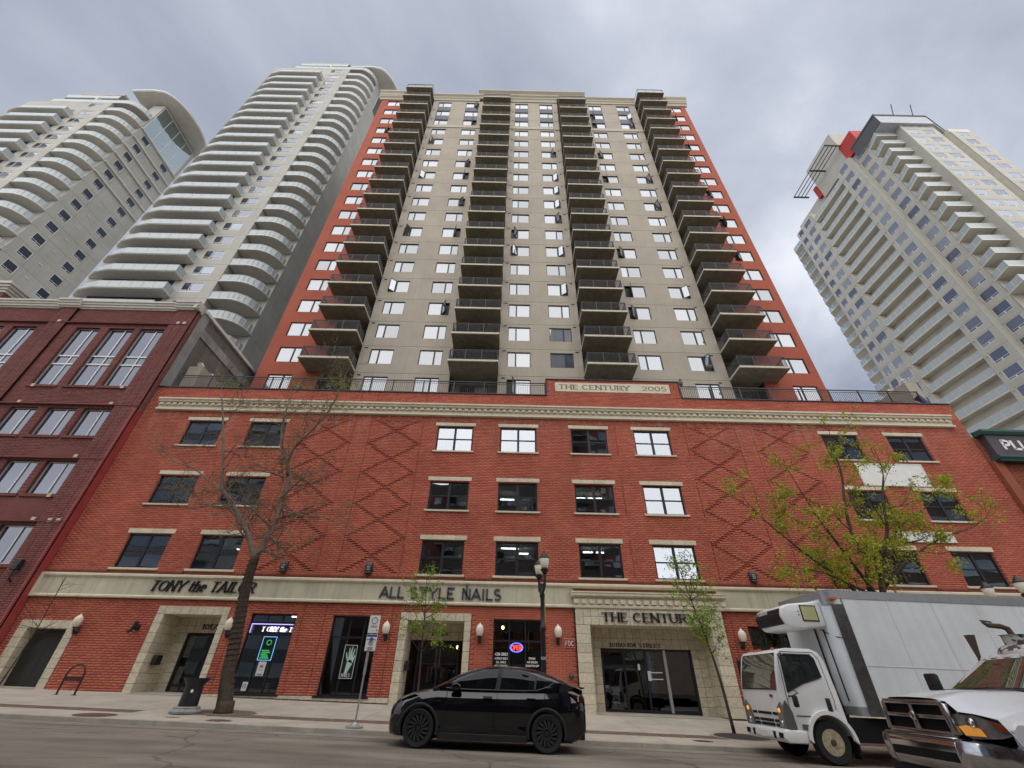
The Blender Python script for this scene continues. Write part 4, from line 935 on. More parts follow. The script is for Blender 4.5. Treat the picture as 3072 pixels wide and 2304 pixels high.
hbalc([(66.1, 38.3), (65.5, 35.6), (69.25, 35.5), (69.25, 38.0)], [(66.15, 38.1), (65.58, 35.66), (69.25, 35.56)], k0=16, indiv=8)
hbalc([(65.3, 58.65), (65.0, 61.2), (66.6, 62.4), (69, 62.4), (69, 58.65)], [(65.1, 58.75), (65.06, 61.2), (66.6, 62.35), (69, 62.35)], k0=10, indiv=0, glass=FROST2)
hbalc([(75.55, 35.0), (78.0, 36.4), (78.0, 37.2), (75.55, 37.2)], [(75.58, 35.05), (78.0, 36.45)], k0=18, indiv=0)
hbalc([(82.0, 34.8), (84.2, 35.6), (84.2, 37.5), (82.0, 38.5)], [(82.05, 34.85), (84.15, 35.65), (84.15, 37.45)], k0=18, k1=KM-2, indiv=0, glass=FROST2)
gz = MB(); gz.box(67.33, 67.38, 44.6, 53.0, 20, 86); gz.box(75.6, 77.9, 37.12, 37.18, 40, 85)
part('recess_wall', gz.mesh('recess_wall', HOTEL), HT)
rdm = MB().box(0, 2.2, -.03, 0, 0, 2.1).mesh('balcony_door', PANE_R)
for k in range(10, KM):
    for yy in (47.4, 52.6): part('balcony_door', rdm, HT, (67.3, yy, zr(k)+.15), W90)
WLT = mat('lit_wall_lamp', (1, .62, .25), emit=22)
for yy, k in ((47.9, 17), (49.9, 17)): part('wall_lamp', MB().lathe([(0,-.1),(.1,-.06),(.1,.06),(0,.1)],8).mesh('wall_lamp', WLT), HT, (67.2, yy, zr(k)+2.0))
# rooftop: dark penthouse with a flat overhanging roof, red box, beige block, steel pergola
DKG = mat('dark_grey_cladding', (.075,.078,.09), .6); REDB = mat('red_cladding', (.42,.035,.03), .6)
part('penthouse', box(67.0, 76.5, 35.2, 46, 86.2, 87.6).mesh('penthouse', mat('pale_grey_cladding', (.30,.32,.36), .5)), HT)
part('penthouse_roof', MB().prism([(65.5,33.8),(75.3,33.8),(83.1,37.1),(83.1,47),(65.5,40)], 87.9, 88.3, axis='z').mesh('penthouse_roof', DKG), HT)
part('penthouse_soffit', MB().prism([(65.65,33.9),(75.2,33.9),(83,37.2),(83,46),(65.65,39.9)], 85.2, 87.898, axis='z').mesh('penthouse_soffit', mat('pale_soffit', (.42,.44,.48), .6)), HT)
part('penthouse_side', box(65.62, 66.4, 34.0, 40, 84.0, 87.53).mesh('penthouse_side', DKG), HT) if False else part('penthouse_side', box(65.58, 65.648, 33.88, 39.9, 85.18, 87.897).mesh('penthouse_side', DKG), HT)
part('red_box', box(65.7, 69, 38.2, 41.6, 87.0, 91.8).mesh('red_box', REDB), HT)
part('plant_block', box(65.9, 76, 41.4, 49.4, 87, 97.5).mesh('plant_block', HOTEL), HT)
part('red_box', box(65.7, 67, 49.5, 50.4, 88.0, 91.6).mesh('red_box', REDB), HT)
part('setback_wall', box(66.3, 70, 44, 58, 86.5, 89.3).mesh('setback_wall', HOTEL), HT)
pg = MB()
for x in (62.6, 63.4, 64.2, 65.0): pg.box(x-.05, x+.05, 41.0, 52.2, 91.6, 91.75)
for y in (41.0, 46.2, 52.2): pg.box(62.5, 65.9, y-.12, y+.12, 91.5, 91.8)
part('pergola', pg.mesh('pergola', BLACKM), HT)
for x, y in ((69.4, 33.8), (73.0, 33.8)): part('davit', MB().tube([(x,y,88.3),(x-.1,y-.9,90.4)], .07, 5).tube([(x,y,88.3),(x+.1,y+1.0,87.2)], .07, 5).mesh('davit', BLACKM), HT)

# ================================================================ shop building at the right edge with a green-trimmed sign box
PL = thing('shop_building', 'brick shop building at the right edge with dark sign box framed in green metal', 'building', (30, 20.8, 0))
pbr = lay(26.47, 31, .4, 13.2, [], YF-.06, .30, .09)
part('wall', box(26.48, 31, YF-.04, YF+6, -1, 13.2).mesh('wall', MORTAR), PL)
PBRK = brick_mat('old_brick', (.27,.085,.05))
brickwork(pbr, YF-.06, .30, PBRK, PL, (27, 9), 120)
part('pilaster', box(26.47, 26.98, YF-.22, YF-.05, -1, 11.7).mesh('pilaster', PBRK), PL)
SB = mat('sign_box_purple_grey', (.075,.06,.075), .55, var=.35, scale=1.2); GRN = mat('green_metal', (.03,.10,.095), .45, var=.15); GRND_ = mat('dark_green_metal', (.015,.035,.03), .5)
part('sign_box', box(26.72, 32, YF-.42, YF-.02, 11.95, 13.2).mesh('sign_box', SB), PL)
part('sign_trim', MB().prism([(YF-.02,13.2),(YF-.5,13.2),(YF-.62,13.34),(YF-.62,13.46),(YF-.02,13.5)], 26.5, 32, axis='x').mesh('sign_trim', GRN), PL)
part('sign_trim', MB().prism([(YF-.02,11.72),(YF-.50,11.72),(YF-.58,11.80),(YF-.58,11.90),(YF-.45,11.95),(YF-.02,11.95)], 26.6, 32, axis='x').mesh('sign_trim', GRN), PL)
part('sign_soffit', box(26.62, 32, YF-.48, YF-.02, 11.6, 11.72).mesh('sign_soffit', GRND_), PL)

# ================================================================ buildings across the street (seen only as reflections)
def across(name, label, x0, x1, y0, y1, h, col, bandcol, st=3.4, gap=1.5):
    t = thing(name, label, 'building', ((x0+x1)/2, y1, 0))
    part('wall', box(x0, x1, y0, y1, -2, h).mesh('far_wall', mat(name+'_wall', col, .9)), t)
    k = 0
    bm = box(x0+1, x1-1, -.02, .06, 0, st-gap).mesh('window_band', glass_mat(name+'_glass', (.7,.75,.8), .3, body=bandcol))
    while 1.5+(k+1)*st < h: part('window_band', bm, t, (0, y1, 1.2+k*st)); k += 1
across('office_block', 'long office block across the street mirrored in the podium windows', -20, 8.5, -34, -17, 25.5, (.13,.12,.11), (.02,.025,.03))
across('glass_tower', 'tall slender tower across the street mirrored in the dark podium window', 9, 17.5, -36, -18, 70, (.10,.10,.10), (.03,.035,.045), 3.2, 1.0)
across('low_shops', 'low shops across the street', 18, 40, -34, -17, 11.5, (.28,.25,.21), (.03,.03,.03), 3.6, 1.8)
across('pale_tower', 'pale apartment tower across the street', -62, -26, -42, -20, 41, (.24,.25,.27), (.06,.07,.09), 3.0, 1.4)
across('corner_block', 'brick block across the street', 53, 75, -40, -18, 44, (.12,.09,.08), (.02,.025,.03), 3.3, 1.4)
# ================================================================ lettering
def arc(cx, cy, rx, ry, a0, a1, n=10): return [(cx+rx*math.cos(R(a0+(a1-a0)*i/n)), cy+ry*math.sin(R(a0+(a1-a0)*i/n))) for i in range(n+1)]
GL = {'T':(.92,[[(.46,0),(.46,.97)],[(.04,.955),(.88,.955)]]),'H':(.95,[[(.15,0),(.15,1)],[(.8,0),(.8,1)],[(.15,.5),(.8,.5)]]),
'E':(.82,[[(.16,0),(.16,1)],[(.1,.955),(.74,.955)],[(.16,.5),(.58,.5)],[(.1,.045),(.76,.045)]]),'F':(.78,[[(.16,0),(.16,1)],[(.1,.955),(.72,.955)],[(.16,.5),(.56,.5)]]),
'C':(.92,[arc(.48,.5,.38,.47,45,315,14)]),'N':(.98,[[(.14,0),(.14,1)],[(.14,1),(.82,0)],[(.82,0),(.82,1)]]),'U':(.94,[[(.15,1),(.15,.32)]+arc(.47,.32,.32,.29,180,360,8)+[(.79,.32),(.79,1)]]),
'R':(.92,[[(.16,0),(.16,1)],[(.1,.955),(.45,.955)]+arc(.48,.73,.26,.225,90,-90,8)+[(.16,.505)],[(.45,.5),(.82,0)]]),'P':(.85,[[(.16,0),(.16,1)],[(.1,.955),(.45,.955)]+arc(.48,.71,.26,.245,90,-90,8)+[(.16,.465)]]),
'Y':(.92,[[(.05,1),(.46,.45)],[(.87,1),(.46,.45)],[(.46,.45),(.46,0)]]),'O':(.98,[arc(.49,.5,.40,.46,90,450,18)]),'A':(.95,[[(.05,0),(.47,1)],[(.47,1),(.9,0)],[(.2,.33),(.75,.33)]]),
'I':(.42,[[(.21,0),(.21,1)]]),'L':(.78,[[(.16,0),(.16,1)],[(.1,.045),(.74,.045)]]),'S':(.82,[arc(.42,.73,.28,.225,40,270,9)+arc(.42,.27,.30,.235,90,-140,9)]),
'D':(.95,[[(.16,0),(.16,1)],[(.1,.955),(.42,.955)]+arc(.42,.5,.40,.455,90,-90,10)+[(.1,.045)]]),'G':(.95,[arc(.48,.5,.38,.47,45,340,14)+[(.84,.45),(.52,.45)]]),'K':(.9,[[(.16,0),(.16,1)],[(.8,1),(.16,.42)],[(.34,.58),(.84,0)]]),
'B':(.88,[[(.16,0),(.16,1)],[(.1,.955),(.42,.955)]+arc(.44,.74,.24,.215,90,-90,7)+[(.16,.525)]+[(.46,.525)]+arc(.46,.285,.28,.24,90,-90,7)+[(.1,.045)]]),'M':(1.1,[[(.14,0),(.14,1)],[(.14,1),(.55,.2)],[(.55,.2),(.96,1)],[(.96,1),(.96,0)]]),
't':(.5,[[(.22,.95),(.22,.14)]+arc(.34,.14,.12,.12,180,300,5),[(.04,.66),(.44,.66)]]),'h':(.72,[[(.14,0),(.14,1)],[(.14,.48)]+arc(.36,.46,.2,.22,150,0,7)+[(.56,.46),(.56,0)]]),'e':(.66,[[(.1,.36),(.54,.36)]+arc(.33,.35,.23,.32,5,310,12)]),
'0':(.8,[arc(.4,.5,.3,.46,90,450,16)]),'1':(.55,[[(.12,.8),(.3,.98)],[(.3,0),(.3,1)]]),'2':(.78,[arc(.38,.7,.28,.26,170,-40,9)+[(.08,.05),(.7,.05)]]),'3':(.76,[arc(.36,.73,.26,.22,150,-80,9)+arc(.36,.27,.28,.23,80,-150,9)]),
'4':(.8,[[(.55,0),(.55,1)],[(.55,1),(.06,.3)],[(.06,.3),(.76,.3)]]),'5':(.78,[[(.66,.955),(.2,.955),(.16,.55)]+arc(.36,.31,.3,.27,120,-140,10)]),'6':(.78,[arc(.4,.29,.28,.25,90,450,12),[(.12,.3)]+arc(.5,.5,.38,.47,180,70,7)]),'7':(.75,[[(.06,.955),(.7,.955),(.28,0)]]),
'8':(.78,[arc(.39,.73,.24,.22,90,450,12),arc(.39,.27,.28,.24,90,450,12)]),'-':(.5,[[(.08,.45),(.42,.45)]]),'.':(.3,[[(.1,.5),(.22,.5)]]),' ':(.45,[])}
def glyph(mb, ch, x, z, h, sx, thick, thin, depth, serif=False, slant=0, yb=0):
    adv, st = GL[ch]
    def P(p, o=(0,0)): return ((p[0]*h*sx+o[0])+slant*(p[1]*h+o[1])+x, p[1]*h+o[1]+z)
    def quadstrip(pts, ws):
        L_, Rr = [], []
        for i, p in enumerate(pts):
            a = pts[max(i-1,0)]; b = pts[min(i+1,len(pts)-1)]; d = Vector(((b[0]-a[0])*sx, b[1]-a[1])); d = d.normalized() if d.length else Vector((1,0)); n = Vector((-d.y, d.x))*ws[i]/2
            L_.append(P(p,(n.x,n.y))); Rr.append(P(p,(-n.x,-n.y)))
        k = len(pts); v = [(q[0],yb-depth,q[1]) for q in L_]+[(q[0],yb-depth,q[1]) for q in Rr]+[(q[0],yb,q[1]) for q in L_]+[(q[0],yb,q[1]) for q in Rr]
        f = []
        for i in range(k-1): f += [(i,k+i,k+i+1,i+1),(i,i+1,2*k+i+1,2*k+i),(k+i+1,k+i,3*k+i,3*k+i+1)]
        f += [(0,2*k,3*k,k),(k-1,2*k-1,4*k-1,3*k-1)]
        mb.add(v, f)
    for s in st:
        ws = []
        for i, p in enumerate(s):
            a = s[max(i-1,0)]; b = s[min(i+1,len(s)-1)]; dx = abs((b[0]-a[0])*sx); dz = abs(b[1]-a[1]); q = dz/max(1e-6, math.hypot(dx,dz)); ws.append(thin+(thick-thin)*q**1.5)
        quadstrip(s, ws)
        if serif:
            for e_ in (s[0], s[-1]):
                if (abs(e_[1]) < .01 or abs(e_[1]-1) < .01): quadstrip([(e_[0]-thick*.95/h/sx, abs(e_[1]-.03)), (e_[0]+thick*.95/h/sx, abs(e_[1]-.03))], [thin*1.1]*2)
    return adv*h*sx
def sign(text, x0, x1, z, h, y, mt, parent, thick, thin=None, serif=False, slant=0, depth=.03, joined=False, name='letter', tall='', gap=.0):
    thin = thin or thick; tot = sum(GL[c][0]+gap for c in text); sx = (x1-x0-slant*h)/(tot*h); x = x0; mb = MB()
    for c in text:
        if c == ' ': x += (GL[c][0]+gap)*h*sx; continue
        m = mb if joined else MB()
        hh = h*1.18 if c in tall and c else h
        glyph(m, c, x, z, hh, sx*h/hh, thick, thin, depth, serif, slant, y)
        if not joined: part(name, m.mesh('letter', mt), parent)
        x += (GL[c][0]+gap)*h*sx
    if joined: return part(name, mb.mesh('lettering', mt), parent)
INK = mat('black_letter', (.012,.012,.018), .35); GREYL = mat('slate_letter', (.06,.062,.08), .5); WHL = mat('white_letter', (.82,.82,.80), .5, var=.02)
sign('TONY the TAILOR', -16.15, -11.3, 4.37, .44, YF-.055, INK, CEN, .075, .022, True, .22, .06)
sign('ALL', -5.74, -4.62, 4.30, .46, YF-.055, GREYL, CEN, .075, None, False, .0, .05); sign('STYLE', -4.4, -2.35, 4.30, .46, YF-.055, GREYL, CEN, .075, None, False, 0, .05); sign('NAILS', -2.05, -.24, 4.29, .46, YF-.055, GREYL, CEN, .075, None, False, 0, .05, tall='')
part('letter', MB().box(-1.86, -1.79, YF-.105, YF-.055, 4.3, 4.90).mesh('letter_stem', GREYL), CEN)
sign('THE CENTURY', 4.17, 8.35, 3.55, .35, YF-.185, INK, CEN, .075, .024, True, 0, .05)
sign('10180-104 STREET', 4.67, 7.0, 2.69, .145, YF+1.10, INK, CEN, .036, .015, True, 0, .02)
sign('10176', -3.42, -2.66, 2.98, .22, YF+1.30, INK, CEN, .055, .022, True, 0, .02); sign('10172', -13.95, -13.1, 3.03, .2, YF+1.30, INK, CEN, .055, .022, True, 0, .02)
ENGR = mat('engraved_letter', (.20,.175,.125), .9)
sign('THE CENTURY', 2.85, 7.25, 15.97, .33, YF-.028, ENGR, CEN, .07, .03, True, 0, .012); sign('2005', 7.95, 9.5, 15.97, .33, YF-.028, ENGR, CEN, .07, .03, True, 0, .012)
sign('PLU', 27.32, 28.9, 12.30, .56, YF-.425, WHL, PL, .13, None, False, 0, .03)
# ---- window graphics
VIO = mat('violet_neon', (.45,.35,1), emit=.7); WGL = mat('white_sign_glow', (.85,.88,1), emit=.42); GRE = mat('green_led', (.05,.6,.15), emit=.16); BLU = mat('blue_neon', (.06,.1,1), emit=1.6); REDN = mat('red_neon', (1,.06,.04), emit=1.1); MINT = mat('mint_paint', (.42,.62,.55), .6); PAPER = mat('paper', (.62,.62,.60), .7)
t = thing('window_sign', 'lit tailor window sign with white lettering under a violet line', 'sign', (-10.1, YF+.11, 2.9))
sign('T ONY the T', -10.62, -9.26, 2.91, .17, YF+.095, WGL, t, .045, .016, True, .1, .01, joined=True, name='lettering')
part('border', MB().box(-11.1,-9.3,YF+.09,YF+.1,3.17,3.20).box(-11.1,-11.07,YF+.09,YF+.1,2.85,3.17).mesh('border', VIO), t)
t = thing('led_poster', 'dark poster with blue border and green writing glowing in the tailor window', 'poster', (-10.1, YF+.10, 1.86))
part('poster_sheet', box(-10.40,-9.82,YF+.085,YF+.1,1.86,2.72).mesh('sheet', mat('poster_black', (.01,.015,.015), .4)), t)
part('border', MB().box(-10.40,-9.82,YF+.07,YF+.084,2.70,2.72).box(-10.40,-9.82,YF+.07,YF+.084,1.86,1.88).box(-10.40,-10.38,YF+.07,YF+.084,1.88,2.70).box(-9.84,-9.82,YF+.07,YF+.084,1.88,2.70).mesh('border', mat('blue_glow', (.2,.55,1), emit=.35)), t)
gm = MB()
for i in range(5): gm.box(-10.32+.03*(i % 2), -9.95-.05*(i % 3), YF+.07, YF+.083, 1.93+i*.065, 1.97+i*.065)
gm.tube([( -10.1+.1*math.cos(a*.7), YF+.078, 2.5+.09*math.sin(a*.7)) for a in range(10)], .018, 4)
part('lettering', gm.mesh('led_text', GRE), t)
t = thing('paper_notice', 'small white paper notice with a printed crest on the tailor window', 'notice', (-10.12, YF+.1, 1.33), None, None)
part('sheet', box(-10.29,-9.97,YF+.09,YF+.1,1.33,1.82).mesh('sheet', PAPER), t); part('print', MB().box(-10.2,-10.06,YF+.085,YF+.089,1.6,1.7).box(-10.24,-10.02,YF+.085,YF+.089,1.36,1.40).box(-10.22,-10.04,YF+.085,YF+.089,1.52,1.54).mesh('print', mat('print_grey', (.22,.2,.25), .8)), t)
t = thing('no_smoking_sign', 'white no-smoking notice low in the corner of the tailor window', 'sign', (-10.58, YF+.1, .81))
part('sheet', box(-10.69,-10.48,YF+.09,YF+.1,.82,1.12).mesh('sheet', PAPER), t); part('print', MB().tube([(-10.585+.07*math.cos(a*.35),YF+.088,.98+.07*math.sin(a*.35)) for a in range(19)], .008, 4).tube([(-10.63,YF+.088,1.03),(-10.54,YF+.088,.93)], .008, 4).mesh('print', INK), t)
t = thing('flower_pot', 'white pot standing inside the tailor window', 'pot', (-9.95, YF+.6, .80), None, MB().lathe([(.10,0),(.15,.28),(.16,.30),(.13,.30)],14).mesh('pot', WHITEP, 40))
t = thing('nail_art_panel', 'tall framed panel painted with a mint green hand in the nail salon window', 'sign', (-6.56, YF+.1, 1.3))
part('sheet', box(-6.84,-6.30,YF+.088,YF+.1,1.3,2.48).mesh('sheet', mat('panel_black', (.015,.02,.02), .3)), t)
part('border', MB().box(-6.84,-6.30,YF+.075,YF+.087,2.46,2.48).box(-6.84,-6.30,YF+.075,YF+.087,1.3,1.32).box(-6.84,-6.82,YF+.075,YF+.087,1.32,2.46).box(-6.32,-6.30,YF+.075,YF+.087,1.32,2.46).mesh('border', PAPER), t)
hd = MB(); 
for pts, r in (([(-6.62,1.45),(-6.58,1.62),(-6.52,1.85)],[.05,.075,.12]),([(-6.6,1.9),(-6.69,2.08),(-6.73,2.22)],[.035,.03,.012]),([(-6.55,1.95),(-6.6,2.2),(-6.61,2.38)],[.04,.03,.012]),([(-6.5,1.95),(-6.52,2.25),(-6.50,2.44)],[.04,.03,.012]),([(-6.45,1.93),(-6.43,2.2),(-6.39,2.36)],[.035,.028,.012]),([(-6.42,1.86),(-6.38,2.02),(-6.34,2.12)],[.03,.025,.01])):
    n0 = len(hd.v); hd.tube([(x, 0, z) for x, z in pts], r, 8); hd.v[n0:] = [(x, YF+.082+y*.05, z) for x, y, z in hd.v[n0:]]
part('hand_print', hd.mesh('hand_print', MINT), t); sign('NAILS', -6.78, -6.40, 1.36, .12, YF+.083, PAPER, t, .018, None, False, .2, .004, joined=True, name='lettering')
t = thing('neon_sign', 'red OPEN neon inside a blue oval ring in the salon window', 'neon sign', (.46, YF+.1, 2.35))
part('ring', MB().tube([(.46+.27*math.cos(R(a)), YF+.09, 2.52+.16*math.sin(R(a))) for a in range(0,361,15)], .018, 5).mesh('ring', BLU), t)
sign('OPEN', .23, .70, 2.43, .17, YF+.085, REDN, t, .024, None, False, .1, .01, joined=True, name='lettering')
t = thing('window_lettering', 'white price-list lettering painted on the lower salon window', 'lettering', (.4, YF+.1, 1.7))
for s, a, b, z, h in (('428-2883',-.46,.10,2.22,.10),('ACRYLIC NAILS',-.46,.10,2.08,.075),('GEL NAILS',-.40,.04,1.95,.075),('NAIL DESIGNS',-.46,.10,1.82,.075),('TINTING',.97,1.27,2.10,.075),('AIR BRUSH',.90,1.36,1.97,.075),('PARAFFIN DIP',.85,1.42,1.84,.075)):
    sign(s, a, b, z, h, YF+.115, WHL, t, .022 if h > .08 else .014, None, False, .15, .003, joined=True, name='lettering')
# ---- signs on the wall
t = thing('fire_sign', 'small red FDC sign with white edge beside the stone entrance', 'sign', (2.73, YF-.03, 2.55))
part('plate', box(2.50,2.96,YF-.03,YF-.005,2.55,2.875).mesh('plate', WHITEP), t); part('face', box(2.51,2.95,YF-.034,YF-.031,2.56,2.865).mesh('face', RED), t); sign('FDC', 2.54, 2.92, 2.62, .18, YF-.0345, WHL, t, .022, None, False, 0, .004)
for n, (a, b, c, d) in enumerate(((18.86,22.5,10.17,11.46),(19.25,22.06,7.28,7.79))):
    t = thing('blank_sign', ('large blank white sign panel with raised border high on the brick' if n == 0 else 'narrow blank white sign strip behind the leafy tree'), 'sign', ((a+b)/2, YF-.06, c))
    part('panel', box(a,b,YF-.05,YF-.012,c,d).mesh('panel', WHITEP), t)
    part('border', MB().box(a,b,YF-.065,YF-.051,d-.06,d).box(a,b,YF-.065,YF-.051,c,c+.06).box(a,a+.06,YF-.065,YF-.051,c+.06,d-.06).box(b-.06,b,YF-.065,YF-.051,c+.06,d-.06).mesh('border', WHITEM), t)
# ---- wall lamps
gm = MB().lathe([(.06,0),(.10,.02),(.145,.12),(.165,.24),(.15,.34),(.10,.41),(.035,.46),(.02,.50),(.0,.52)], 18).mesh('globe', LAMPG, True)
am = MB().lathe([(.02,-.02),(.09,-.02),(.10,.0),(.085,.04),(.07,.045)], 14).tube([(0,0,-.02),(0,.02,-.10),(0,.08,-.17),(0,.16,-.17),(0,.22,-.10)], [.035,.04,.045,.04,.035], 8).lathe([(.0,-.17),(.05,-.2),(.03,-.25),(0,-.27)],8,(0,.08,0)).mesh('bracket', BLACKM, 40)
pm_ = bevel(box(-.07,.07,.20,.25,-.24,.06).mesh('wall_plate', BLACKM), .015, 1)
LN = ['white acorn wall lamp beside the dark garage door', 'white acorn wall lamp right of the tailor entrance', 'white acorn wall lamp left of the nail salon door', 'white acorn wall lamp right of the nail salon door', 'white acorn wall lamp beside the red FDC sign', 'white acorn wall lamp behind the truck cab']
for i, x in enumerate((-18.38, -11.9, -5.15, -1.13, 2.24, 10.15)):
    t = thing('wall_lamp', LN[i], 'wall lamp', (x, YF-.25, 2.88), 'acorn wall lamps along the ground floor')
    sub('globe', gm, t); sub('bracket', am, t); sub('wall_plate', pm_, t)
t = thing('spot_lamp', 'black twin-headed spot lamp on bare brick left of the tailor door', 'spot lamp', (-15.88, YF-.2, 2.93))
sub('head', MB().lathe([(.05,-.13),(.075,-.10),(.085,.10),(.08,.12)],12).mesh('head', BLACKM, 40), t, (.0,-.02,.1), (R(20),R(25),0)); sub('head', MB().lathe([(.05,-.13),(.075,-.10),(.085,.10),(.08,.12)],12).mesh('head', BLACKM, 40), t, (-.14,0,-.08), (R(150),R(25),0)); sub('wall_plate', box(-.08,.08,.13,.2,-.1,.1).mesh('plate', BLACKM), t)
sm = bevel(MB().prism([(-.17,0),(.17,0),(.17,-.08),(.10,-.15),(-.10,-.15),(-.17,-.08)], 0, .46, axis='z').mesh('sconce_body', BLACKM), .008, 1)
DOT = mat('sconce_light_holes', (.62,.62,.6), .6); dm = MB()
for r_, n in ((.40,4),(.055,4)): 
    for i in range(n): dm.box(-.115+i*.07,-.095+i*.07,-.156,-.150,r_-.012,r_+.012)
for i in range(3):
    for j in range(3): dm.box(-.065+i*.05,-.04+i*.05,-.156,-.150,.14+j*.07,.175+j*.07)
dmm = dm.mesh('light_holes', DOT)
for i, x in enumerate((-10.4, -6.45, 11.44, 15.33)):
    t = thing('wall_sconce', 'black pierced metal sconce under the %s brick diamond column' % ('first', 'second', 'third', 'fourth')[i], 'sconce', (x, YF-.04, 5.28), 'pierced sconces above the sign band'); sub('body', sm, t); sub('light_holes', dmm, t)
t = thing('mailbox', 'black mailbox on the tiled side wall of the tailor entrance', 'mailbox', (-14.9, YF+.55, 1.62), None, bevel(box(-.05,.12,-.2,.2,0,.36).mesh('mailbox', BLACKM), .02, 1))
t = thing('mailbox', 'black mailbox on the tiled side wall of the salon entrance', 'mailbox', (-4.2, YF+.5, 1.62), None, bevel(box(-.05,.12,-.16,.16,0,.36).mesh('mailbox', BLACKM), .02, 1))
t = thing('hose_bell', 'small green and red fire bell on the brick below the FDC sign', 'fire bell', (2.73, YF-.1, 1.54))
sub('bell', MB().lathe([(.0,-.08),(.07,-.06),(.10,.0),(.10,.06)],14,(0,0,0),0,'y').mesh('bell', mat('bell_green', (.03,.07,.05), .4), 50), t); sub('pipe', MB().lathe([(.035,0),(.035,.12)],10,(.0,0,0),0,'y').mesh('pipe', RED), t)
# ---- brown building's box lamp
t = thing('box_lamp', 'dark box lantern on the brown brick pier at the left edge', 'wall lamp', (-22.05, YB-.3, 4.85))
sub('lantern', bevel(box(-.14,.14,-.12,.12,.15,.6).mesh('lantern', BLACKM), .02, 1), t); sub('bracket', MB().tube([(0,.15,-.3),(0,.0,-.2),(0,0,.15)], .05, 8).mesh('bracket', BLACKM), t)
t = thing('decoy_owl', 'small grey decoy owl perched on the terrace rail by the raised name block', 'decoy owl', (10.55, YF+.13, 16.5), None, MB().lathe([(.05,0),(.10,.1),(.12,.25),(.09,.34),(.07,.36),(.09,.42),(.08,.5),(.02,.54)],10).mesh('decoy_owl', mat('owl_grey', (.12,.11,.10), .8, var=.4, scale=20), True))
t = thing('tarpaulin', 'blue tarpaulin slung over the right end of the terrace rail', 'tarpaulin', (25.7, YF+.3, 15.5), None, MB().add([(-.35,0,.95),(-.2,.6,.9),(.7,.3,.03),(.75,-.05,.03),(-.25,-.02,.0)], [(0,4,3,2),(0,2,1)]).mesh('tarpaulin', mat('blue_tarp', (.02,.035,.14), .6)))
# ================================================================ street furniture
def street_lamp(x, y, label, top, ax):
    z0 = zsw(x, y); t = thing('street_lamp', label, 'street lamp', (x, y, z0), 'twin acorn street lamps along the kerb')
    H_ = top-z0; hb = H_-.55
    part('pole', MB().lathe([(.20,0),(.20,.10),(.15,.16),(.145,.55),(.10,.65),(.085,.8),(.078,H_-2.3),(.10,H_-2.25),(.10,H_-2.15),(.066,H_-2.1),(.06,H_-1.35),(.085,H_-1.3),(.085,H_-1.22),(.055,H_-1.15),(.05,H_-.9)], 14).mesh('pole', BLACKM, 40), t, (x, y, z0))
    for s in (-1, 1):
        hx, hy = ax[0]*s, ax[1]*s
        part('arm', MB().tube([(0,0,H_-1.25),(hx*.5,hy*.5,H_-1.15),(hx,hy,H_-1.05),(hx,hy,H_-.62)], [.04,.04,.04,.05], 8).lathe([(.05,H_-.72),(.085,H_-.66),(.13,H_-.60),(.13,H_-.56),(.09,H_-.54)],12,(hx,hy,0)).tube([(0,0,H_-.95),(hx*.6,hy*.6,H_-1.0),(hx,hy,H_-.85)], .02, 6).mesh('arm', BLACKM, 40), t, (x, y, z0))
        part('globe', MB().lathe([(.09,H_-.545),(.115,H_-.5),(.165,H_-.25),(.155,H_-.235)],16,(hx,hy,0)).mesh('globe', LAMPG, True), t, (x, y, z0))
        part('cap', MB().lathe([(.175,H_-.235),(.17,H_-.20),(.12,H_-.16),(.115,H_-.14),(.085,H_-.10),(.08,H_-.085),(.04,H_-.05),(.02,H_-.03),(.028,H_-.015),(0,H_)],14,(hx,hy,0)).mesh('cap', BLACKM, 40), t, (x, y, z0))
    part('plate', MB().box(-.085,.085,-.085,-.078,1.75,1.83).mesh('number_plate', GALV), t, (x, y, z0))
    return t
street_lamp(1.16, 15.3, 'black twin-globe street lamp standing behind the parked black car', 4.90, (.055, -.5))
street_lamp(16.25, 14.9, 'black street lamp whose globe rises over the white truck body at the right edge', 4.40, (.05, -.5))
t = thing('banner', 'narrow yellow-green street banner seen edge-on along the lamp pole', 'banner', (1.24, 15.45, 2.7), None, bevel(box(-.02,.02,0,.5,0,.92).mesh('banner', mat('banner_lime', (.42,.46,.08), .7)), .005, 1))
# parking sign on a leaning pole
px, py = -4.1, 14.95; pz = zsw(px, py)
t = thing('parking_sign', 'two parking signs on a slim galvanised pole in front of the salon window', 'street sign', (px, py, pz))
part('pole', MB().box(-.022,.022,-.012,.012,.06,2.62).mesh('pole', GALV), t, (px, py, pz)); part('pole_sleeve', MB().box(-.035,.035,-.02,.02,1.2,1.75).mesh('sleeve', GALV), t, (px, py, pz))
part('base', MB().lathe([(.23,0),(.23,.03),(.12,.05),(.06,.12),(.04,.12)],18).mesh('base', GALV, 40), t, (px, py, pz))
def plate(x0, x1, z0, z1, nm): return part(nm, bevel(box(x0,x1,-.024,-.014,z0,z1).mesh(nm, WHITEP), .03 if False else .003, 1), t, (px, py, pz))
plate(-.12,.20,2.25,2.72,'upper_plate'); plate(-.12,.20,1.77,2.22,'lower_plate')
def ring(cx, cz, r, w, mt, nm): part(nm, MB().tube([(cx+r*math.cos(R(a)), -.027, cz+r*math.sin(R(a))) for a in range(0,361,20)], w, 4).mesh(nm, mt), t, (px, py, pz))
SG = mat('sign_green', (.03,.22,.12), .5); SBL = mat('sign_blue', (.04,.07,.30), .5)
ring(.04, 2.58, .085, .010, SG, 'symbol_ring'); ring(.04, 1.99, .06, .008, INK, 'symbol_ring')
mb = MB()
